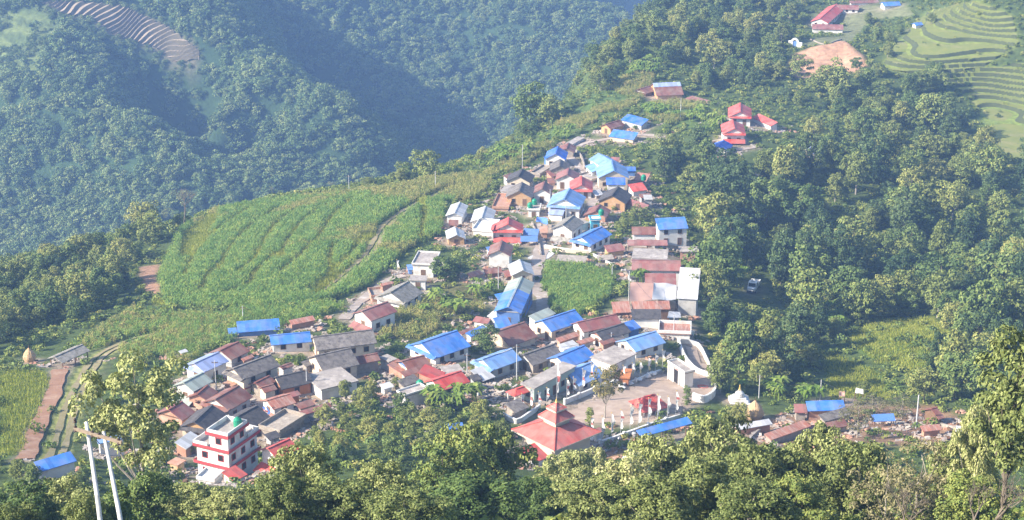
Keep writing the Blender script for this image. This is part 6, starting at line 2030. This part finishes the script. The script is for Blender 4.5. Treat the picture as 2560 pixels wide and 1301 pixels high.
forest([[(1480, 150), (1620, 20), (1800, -20), (2030, -10), (1990, 90), (1940, 140), (1960, 200), (1880, 225), (1750, 225), (1700, 175), (1600, 160), (1520, 230), (1470, 240)]], 26, 8.0, ["mid", "pale", "pale"], (7, 11), (.9, 1.2), "trees of the upper ridge wood",
       lambda k, H, u, v: "%s %s tree of the ridge wood left of the school" % (SZ(H), "dark green" if k in ("mid", "deep") else "olive green"), [], 2)
forest([[(2110, 60), (2200, 60), (2340, 50), (2230, 150), (2200, 200), (2120, 190), (2180, 130)], [(2300, 195), (2400, 180), (2400, 230), (2340, 230)]], 12, 6.5, ["mid", "pale"], (4, 7), (1, 1.3), "trees around the school fields",
       lambda k, H, u, v: "%s tree between the school and the terraced fields" % ("dark green" if k in ("mid", "deep") else "olive green"), [], 3)
forest([[(-60, 700), (-60, 900), (40, 850), (220, 800), (320, 740), (335, 650), (420, 570), (430, 530), (330, 560), (200, 640), (60, 670)]], 30, 6.8, ["mid", "pale", "pale"], (6.5, 10.5), (.9, 1.2), "trees at the left edge of the maize",
       lambda k, H, u, v: "%s %s tree of the wood left of the maize field" % (SZ(H), "dark green" if k in ("mid", "deep") else "olive green"), [], 4)
forest([[(430, 545), (560, 500), (700, 480), (870, 462), (880, 470), (700, 492), (560, 515), (450, 570)], [(900, 462), (1100, 425), (1210, 395), (1300, 335), (1420, 230), (1500, 120), (1520, 130), (1440, 240), (1330, 340), (1220, 405), (1110, 435), (920, 475)]], 22, 5.0, ["mid", "pale", "pale"], (3.6, 6.5), (1, 1.3), "trees along the crest of the fields",
       lambda k, H, u, v: "%s bushy tree on the crest of the maize field" % ("dark green" if k in ("mid", "deep") else "olive green"), [], 5)
forest([[(800, 1050), (900, 1025), (1000, 1020), (1100, 1015), (1240, 1010), (1270, 1070), (1240, 1120), (1050, 1170), (820, 1160), (740, 1120), (760, 1070)]], 30, 4.6, ["pale", "pale", "mid"], (3.2, 5.8), (.85, 1.1), "trees between the lower houses and the temple",
       lambda k, H, u, v: "%s %s tree of the thicket left of the temple" % (SZ(H), "dark green" if k in ("mid", "deep") else "olive green"), [], 6)
forest([[(1740, 1010), (1830, 1010), (1860, 1080), (1800, 1090), (1740, 1070)], [(0, 1180), (200, 1200), (420, 1150), (430, 1200), (200, 1240), (0, 1240)], [(2080, 985), (2300, 985), (2300, 1005), (2120, 1010)]], 10, 5.0, ["pale", "mid"], (3, 5), (.9, 1.2), "trees at the lower village edge",
       lambda k, H, u, v: ("%s tree among the sheds at the lower right" if u > 1000 else "%s tree near the lowest blue roofed shed on the left") % ("dark green" if k in ("mid", "deep") else "olive green"), [], 7)

# ------------------------------------------------------------------ uncountable growth (instanced)
def gn_scatter(name, pts, protos, rot, scl_, idx):
    """one object: a cloud of points that carries copies of the given meshes"""
    me = bpy.data.meshes.new(name)
    me.vertices.add(len(pts)); me.vertices.foreach_set("co", np.asarray(pts, np.float32).ravel())
    for nm, tp, dat in (("rot", "FLOAT_VECTOR", rot), ("scl", "FLOAT_VECTOR", scl_), ("idx", "INT", idx)):
        a = me.attributes.new(nm, tp, "POINT")
        a.data.foreach_set("vector" if tp == "FLOAT_VECTOR" else "value", np.asarray(dat, np.int32 if tp == "INT" else np.float32).ravel())
    o = bpy.data.objects.new(name, me); COL.objects.link(o)
    pc = bpy.data.collections.new(name + "_sources")
    for k, m_ in enumerate(protos):
        po = bpy.data.objects.new("%s_source_%02d" % (name, k), m_); pc.objects.link(po)
    ng = bpy.data.node_groups.new(name + "_scatter", "GeometryNodeTree")
    ng.interface.new_socket("Geometry", in_out="INPUT", socket_type="NodeSocketGeometry")
    ng.interface.new_socket("Geometry", in_out="OUTPUT", socket_type="NodeSocketGeometry")
    gi = ng.nodes.new("NodeGroupInput"); go = ng.nodes.new("NodeGroupOutput")
    ci = ng.nodes.new("GeometryNodeCollectionInfo"); ci.inputs[0].default_value = pc; ci.inputs[1].default_value = True; ci.inputs[2].default_value = True
    ip = ng.nodes.new("GeometryNodeInstanceOnPoints"); ip.inputs["Pick Instance"].default_value = True

    def na(nm, tp):
        n = ng.nodes.new("GeometryNodeInputNamedAttribute"); n.data_type = tp; n.inputs[0].default_value = nm
        return n.outputs[0]
    ng.links.new(gi.outputs[0], ip.inputs["Points"]); ng.links.new(ci.outputs[0], ip.inputs["Instance"])
    ng.links.new(na("idx", "INT"), ip.inputs["Instance Index"]); ng.links.new(na("rot", "FLOAT_VECTOR"), ip.inputs["Rotation"]); ng.links.new(na("scl", "FLOAT_VECTOR"), ip.inputs["Scale"])
    ng.links.new(ip.outputs[0], go.inputs[0])
    md = o.modifiers.new("scatter", "NODES"); md.node_group = ng
    return tag(o, kind="stuff")


def scatter_xy(name, x, y, protos, smin, smax, squash=(.8, 1.2), sink=.1, seed=0, idx=None):
    rs = np.random.default_rng(seed)
    n = len(x)
    z = sample(GZ, x, y) - sink
    rot = np.stack([rs.uniform(-.12, .12, n), rs.uniform(-.12, .12, n), rs.uniform(0, 6.28, n)], -1)
    s = rs.uniform(smin, smax, n)
    sc = np.stack([s * rs.uniform(*squash, n), s * rs.uniform(*squash, n), s], -1)
    if idx is None: idx = rs.integers(0, len(protos), n)
    return gn_scatter(name, np.stack([x, y, z], -1), protos, rot, sc, idx)


def wedge_points(r0, r1, dens, a=rad(17.5), seed=0):
    rs = np.random.default_rng(seed)
    n = int((r1 ** 2 - r0 ** 2) * a * dens)
    r = np.sqrt(rs.uniform(r0 ** 2, r1 ** 2, n)); th = rs.uniform(-a, a, n)
    return r * np.sin(th), r * np.cos(th)


def in_reg(x, y, *names):
    m_ = np.zeros(len(x), bool)
    for k in names: m_ |= in_poly(x, y, REG[k])
    return m_


# the rest of the near woods, beyond the trees counted above
def fill_wood(name, polys, n, sep, protos, smin, smax, holes, seed):
    rs = np.random.default_rng(seed)
    us = np.array([u for p in polys for u, v in p]); vv = np.array([v for p in polys for u, v in p])
    cu = rs.uniform(us.min(), us.max(), n * 12); cv = rs.uniform(vv.min(), vv.max(), n * 12)
    ok = np.zeros(len(cu), bool)
    for p in polys: ok |= in_poly(cu, cv, p)
    for p in holes: ok &= ~in_poly(cu, cv, p)
    W = at_many(cu[ok], cv[ok]); got = []
    oc = occupied(W[:, 0], W[:, 1])
    for k, w in enumerate(W):
        if len(got) >= n: break
        if oc[k] or any((w[0] - g[0]) ** 2 + (w[1] - g[1]) ** 2 < sep * sep for g in got): continue
        got.append(w)
    got = np.array(got)
    scatter_xy(name, got[:, 0], got[:, 1], protos, smin, smax, (.9, 1.2), .4, seed)


MIDC = [p[0] for p in PROTO["deep"]] + [p[0] for p in PROTO["mid"]] + [p[0] for p in PROTO["pale"]]
fill_wood("forest_growth", FR, 170, 4.6, MIDC, .45, 1.1, HOLES, 71)
fill_wood("ridge_wood", [[(1480, 150), (1620, 20), (1800, -30), (2030, -20), (1990, 90), (1940, 140), (1960, 200), (1880, 225), (1750, 225), (1700, 175), (1600, 160), (1520, 230), (1470, 240)]], 110, 5.0, MIDC, .5, .95, [], 72)
fill_wood("left_wood", [[(-60, 690), (-60, 900), (40, 850), (220, 800), (320, 740), (335, 650), (420, 570), (430, 530), (330, 560), (200, 640), (60, 670)]], 60, 4.5, MIDC, .45, .85, [], 73)
fill_wood("crest_shrubs", [[(430, 545), (560, 500), (700, 480), (870, 462), (880, 470), (700, 492), (560, 515), (450, 570)], [(900, 462), (1100, 425), (1210, 395), (1300, 335), (1420, 230), (1500, 120), (1520, 130), (1440, 240), (1330, 340), (1220, 405), (1110, 435), (920, 475)]], 90, 3.0, MIDC, .25, .5, [], 74)
# far woods across the valley
x, y = wedge_points(960, 2050, 1 / 25.0, rad(17.5), 21)
k = ~in_reg(x, y, "fterr", "fgreen", "fterr3", "fclear")
k |= (in_reg(x, y, "fgreen") & (np.random.default_rng(5).random(len(x)) < .08))
x, y = x[k], y[k]
scatter_xy("far_woods", x, y, [p[0] for p in PROTO["far"]], .55, 1.3, (.75, 1.1), .8, 22)
x, y = wedge_points(1100, 1320, 1 / 7.0, rad(17.5), 25)
k = (in_reg(x, y, "fclear") & ~in_reg(x, y, "fterr")) | (in_reg(x, y, "fgreen") & (vnoise(x, y, 20) > .12))
scatter_xy("far_scrub", x[k], y[k], [p[0] for p in PROTO["far"]], .22, .5, (.9, 1.3), .3, 26)


# maize plants: a stem with arching blades
def maize_mesh(seed, mat, plants=5, h=2.0, spread=.8):
    rs = np.random.default_rng(seed); Q = []
    for _ in range(plants):
        c = np.array([rs.uniform(-spread, spread), rs.uniform(-spread, spread), 0]); hh = h * rs.uniform(.75, 1.15)
        a0 = rs.uniform(0, 6.28)
        for k in range(9):
            a = a0 + k * 2.5 + rs.uniform(-.3, .3); z = hh * (.2 + .8 * k / 9)
            d = np.array([math.cos(a), math.sin(a), 0]); w = np.array([-d[1], d[0], 0]) * .07 * rs.uniform(.8, 1.4)
            L = rs.uniform(.5, .85)
            p0 = c + [0, 0, z]; p1 = p0 + d * L * .5 + [0, 0, .32]; p2 = p0 + d * L + [0, 0, .02]
            Q.append([p0 - w * .6, p0 + w * .6, p1 + w, p1 - w]); Q.append([p1 - w, p1 + w, p2 + w * .3, p2 - w * .3])
        w = np.array([.035, 0, 0]); Q.append([c - w, c + w, c + w + [0, 0, hh * 1.15], c - w + [0, 0, hh * 1.15]])
    return quads_mesh("maize", np.array(Q, float), mat)


def bush_mesh(seed, mat, n=70, r=.9, size=.45):
    rs = np.random.default_rng(seed)
    out = []
    for c in rs.uniform(-.55, .55, (5, 3)) * r:
        c[2] = abs(c[2]) + .35 * r
        d = unit(rs.normal(0, 1, (n // 5, 3))); d[:, 2] = np.abs(d[:, 2]) * 1.1 - .15
        out.append(leaves(rs, c + d * r * .6 * rs.uniform(.6, 1.1, (n // 5, 1)), d, size))
    return quads_mesh("bush", np.concatenate(out), mat)


def grass_mesh(seed, mat, n=26, h=.55, spread=.7):
    rs = np.random.default_rng(seed); Q = []
    for _ in range(n):
        c = np.array([rs.uniform(-spread, spread), rs.uniform(-spread, spread), -.05]); a = rs.uniform(0, 6.28)
        w = np.array([math.cos(a), math.sin(a), 0]) * .06; t = c + [rs.uniform(-.2, .2), rs.uniform(-.2, .2), h * rs.uniform(.6, 1.2)]
        Q.append([c - w, c + w, t + w * .4, t - w * .4])
    return quads_mesh("grass", np.array(Q), mat)


def banana_mesh(seed, mat):
    rs = np.random.default_rng(seed); Q = []
    for s in range(3):
        c = np.array([rs.uniform(-.6, .6), rs.uniform(-.6, .6), 0]); hh = rs.uniform(1.6, 2.4)
        w = np.array([.1, 0, 0]); Q.append([c - w, c + w, c + w * .7 + [0, 0, hh], c - w * .7 + [0, 0, hh]])
        for k in range(8):
            a = k * .8 + rs.uniform(-.3, .3); d = np.array([math.cos(a), math.sin(a), 0]); w = np.array([-d[1], d[0], 0]) * .26
            p0 = c + [0, 0, hh]; p1 = p0 + d * .8 + [0, 0, .75]; p2 = p0 + d * 1.7 + [0, 0, rs.uniform(.0, .5)]
            Q.append([p0 - w * .3, p0 + w * .3, p1 + w, p1 - w]); Q.append([p1 - w, p1 + w, p2 + w * .25, p2 - w * .25])
    return quads_mesh("banana", np.array(Q), mat)


MZ = [maize_mesh(i, LEAF["maize"]) for i in range(3)]; MZ2 = [maize_mesh(10 + i, LEAF["maize2"]) for i in range(3)]
BU = [bush_mesh(i, LEAF["bush"]) for i in range(4)] + [bush_mesh(9, LEAF["mid"])]
GR = [grass_mesh(i, LEAF["grass"]) for i in range(3)]
BA = [banana_mesh(i, LEAF["banana"]) for i in range(3)]


def rows(names, row, step, ang, seed, keep=None):
    rs = np.random.default_rng(seed)
    xs, ys = [], []
    for nm in names:
        P_ = np.array(REG[nm]); c = P_.mean(0); R_ = np.abs(P_ - c).max() * 1.5
        u = np.arange(-R_, R_, step); v = np.arange(-R_, R_, row)
        gu, gv = np.meshgrid(u, v)
        gu = gu + rs.uniform(-.3, .3, gu.shape) * step; gv = gv + rs.normal(0, .12, gv.shape) * row
        ca_, sa_ = math.cos(ang), math.sin(ang)
        gv = gv + 2.5 * np.sin(gu * .05) + 1.2 * np.sin(gu * .13 + 1)
        x_ = (c[0] + gu * ca_ - gv * sa_).ravel(); y_ = (c[1] + gu * sa_ + gv * ca_).ravel()
        m_ = in_poly(x_, y_, REG[nm]) & ~occupied(x_, y_)
        xs.append(x_[m_]); ys.append(y_[m_])
    return np.concatenate(xs), np.concatenate(ys)


# grassy bunds curving through the maize
def near_line(x, y, pix_pts, w):
    ln = np.array(smooth_line([at(*p)[:2] for p in pix_pts], 1.5))
    d = np.full(len(x), 1e9)
    for q in ln: d = np.minimum(d, (x - q[0]) ** 2 + (y - q[1]) ** 2)
    return d < w * w


x, y = rows(["maize"], 1.15, .95, rad(62), 31)
bund = np.zeros(len(x), bool)
for b_ in BUNDS: bund |= near_line(x, y, b_, 1.4)
inrice = in_reg(x, y, "rice")
ripe = (vnoise(x, y, 26) * 1.0 + vnoise(x + 90, y, 7) * .5 + ((y + .55 * x) - np.percentile(y + .55 * x, 60)) / 90) > .08
k = ~bund & ~inrice
scatter_xy("maize_field", x[k & ~ripe], y[k & ~ripe], MZ, .75, 1.15, (.85, 1.15), .05, 32)
scatter_xy("ripening_maize", x[k & ripe], y[k & ripe], MZ2, .7, 1.1, (.85, 1.15), .05, 33)
gx_, gy_ = rows(["lowfield"], 1.6, 1.2, rad(20), 34)
g2x, g2y = rows(["garden"], .85, .75, rad(75), 35)
scatter_xy("garden_crop", np.r_[g2x, gx_[vnoise(gx_, gy_, 14) < .1]], np.r_[g2y, gy_[vnoise(gx_, gy_, 14) < .1]], MZ, .6, .95, (.85, 1.15), .05, 36)
ux, uy = rows(["upper", "upper2", "slope"], 1.5, 1.2, rad(40), 37)
kk = vnoise(ux, uy, 12) > -.1
scatter_xy("hillside_crop", ux[kk], uy[kk], MZ2, .6, .95, (.85, 1.2), .05, 38)
rx, ry = rows(["rice", "bright", "leftgrass", "gully"], 1.1, 1.1, rad(10), 39)
kk = sample(RISER.astype(float), rx, ry) < .3
scatter_xy("rice_and_grass", rx[kk], ry[kk], GR, .8, 1.3, (.9, 1.3), .0, 40)
bgx, bgy = [], []
for b_ in BUNDS:
    for q in smooth_line([at(*p)[:2] for p in b_], .5):
        bgx += list(q[0] + np.random.default_rng(len(bgx)).normal(0, .55, 2)); bgy += list(q[1] + np.random.default_rng(len(bgy) + 1).normal(0, .55, 2))
scatter_xy("bund_grass", np.array(bgx), np.array(bgy), GR, 1.2, 2.2, (.8, 1.1), .0, 47)
lx, ly = rows(["leftcrop"], 1.3, 1.1, rad(25), 48)
kk = vnoise(lx, ly, 15) > -.22
scatter_xy("mixed_crop", lx[kk], ly[kk], MZ2 + MZ, .45, .9, (.85, 1.2), .05, 49)
# bananas in a few clumps
bx, by = [], []
rs_ = np.random.default_rng(8)
for u, v, n_b in ((1290, 390, 12), (1250, 410, 8), (1650, 290, 14), (1740, 300, 14), (1790, 320, 8), (1600, 185, 14), (1640, 170, 8), (1790, 690, 8), (1930, 985, 9), (1960, 1000, 6), (1230, 735, 5), (1590, 690, 5), (1100, 770, 8), (1380, 350, 8), (2060, 400, 6), (2100, 780, 10), (2060, 820, 8), (1150, 1010, 8), (1190, 1000, 6)):
    p = at(u, v)
    bx += list(p[0] + rs_.normal(0, 3, n_b)); by += list(p[1] + rs_.normal(0, 4, n_b))
bx, by = np.array(bx), np.array(by); kk = ~occupied(bx, by)
scatter_xy("banana_plants", bx[kk], by[kk], BA, .8, 1.4, (.9, 1.2), .05, 41)
# undergrowth over everything that is neither built on nor farmed
x, y = wedge_points(245, 900, .13, rad(17.5), 51)
farm = in_reg(x, y, "maize", "terr1", "terr2", "soil", "plaza", "yard", "gully", "rice", "garden", "leftgrass", "soil2")
OCC_ORIG = OCC.copy()
_d = OCC.copy()
for _ in range(3): _d = _d | np.roll(_d, 1, 0) | np.roll(_d, -1, 0) | np.roll(_d, 1, 1) | np.roll(_d, -1, 1)
OCC[:] = _d | OCC
keep = ~(occupied(x, y) & (np.random.default_rng(6).random(len(x)) < .9)) & ~farm & ~(in_reg(x, y, "lowfield", "upper", "upper2", "slope", "bright", "rsoil", "bank") & (np.random.default_rng(3).random(len(x)) < .55))
extra = (in_reg(x, y, "terr1", "leftgrass") & (np.random.default_rng(4).random(len(x)) < .04)) | (in_reg(x, y, "terr2") & (np.random.default_rng(5).random(len(x)) < .30) & (vnoise(x, y, 14) > .05))
keep |= extra & ~occupied(x, y)
keep &= ~(sample(MASK["soil"].astype(float), x, y) > .2)
scatter_xy("undergrowth", x[keep], y[keep], BU, .5, 1.55, (.85, 1.3), .15, 52)
OCC[:] = OCC_ORIG
x, y = wedge_points(128, 262, .16, rad(19), 53)
scatter_xy("slope_scrub", x, y, BU, .7, 1.7, (.9, 1.3), .1, 54)

# loose stones, firewood and boards in the lanes
def rubble_mesh(seed, mat):
    rs = random.Random(seed); mb = MB()
    for _ in range(6):
        c = Vector((rs.uniform(-.7, .7), rs.uniform(-.7, .7), 0)); a = rs.uniform(0, 3.14); X_ = Vector((math.cos(a), math.sin(a), rs.uniform(-.2, .2))).normalized(); Y_ = Vector((-math.sin(a), math.cos(a), 0))
        l, w_, h_ = rs.uniform(.15, .6), rs.uniform(.08, .25), rs.uniform(.1, .35)
        mb.box(c, X_, Y_, UPV, -l, l, -w_, w_, -.1, h_)
    return mb.mesh("rubble", mat)


RB = [rubble_mesh(0, M["stone"]), rubble_mesh(1, M["wood"]), rubble_mesh(2, M["lane"]), rubble_mesh(3, M["brick"]), rubble_mesh(4, M["conc"])]
hs = np.array([(a, b, c) for a, b, c, _ in HOUSE_SPOTS if b < 640])
rs_ = np.random.default_rng(61)
sel = rs_.integers(0, len(hs), 7500); ang = rs_.uniform(0, 6.28, 7500); rr_ = hs[sel, 2] + rs_.exponential(2.4, 7500)
x = hs[sel, 0] + rr_ * np.cos(ang); y = hs[sel, 1] + rr_ * np.sin(ang)
kk = ~occupied(x, y) & ~in_reg(x, y, "maize", "garden")
scatter_xy("rubble", x[kk], y[kk], RB, .5, 1.3, (.8, 1.2), .02, 62)
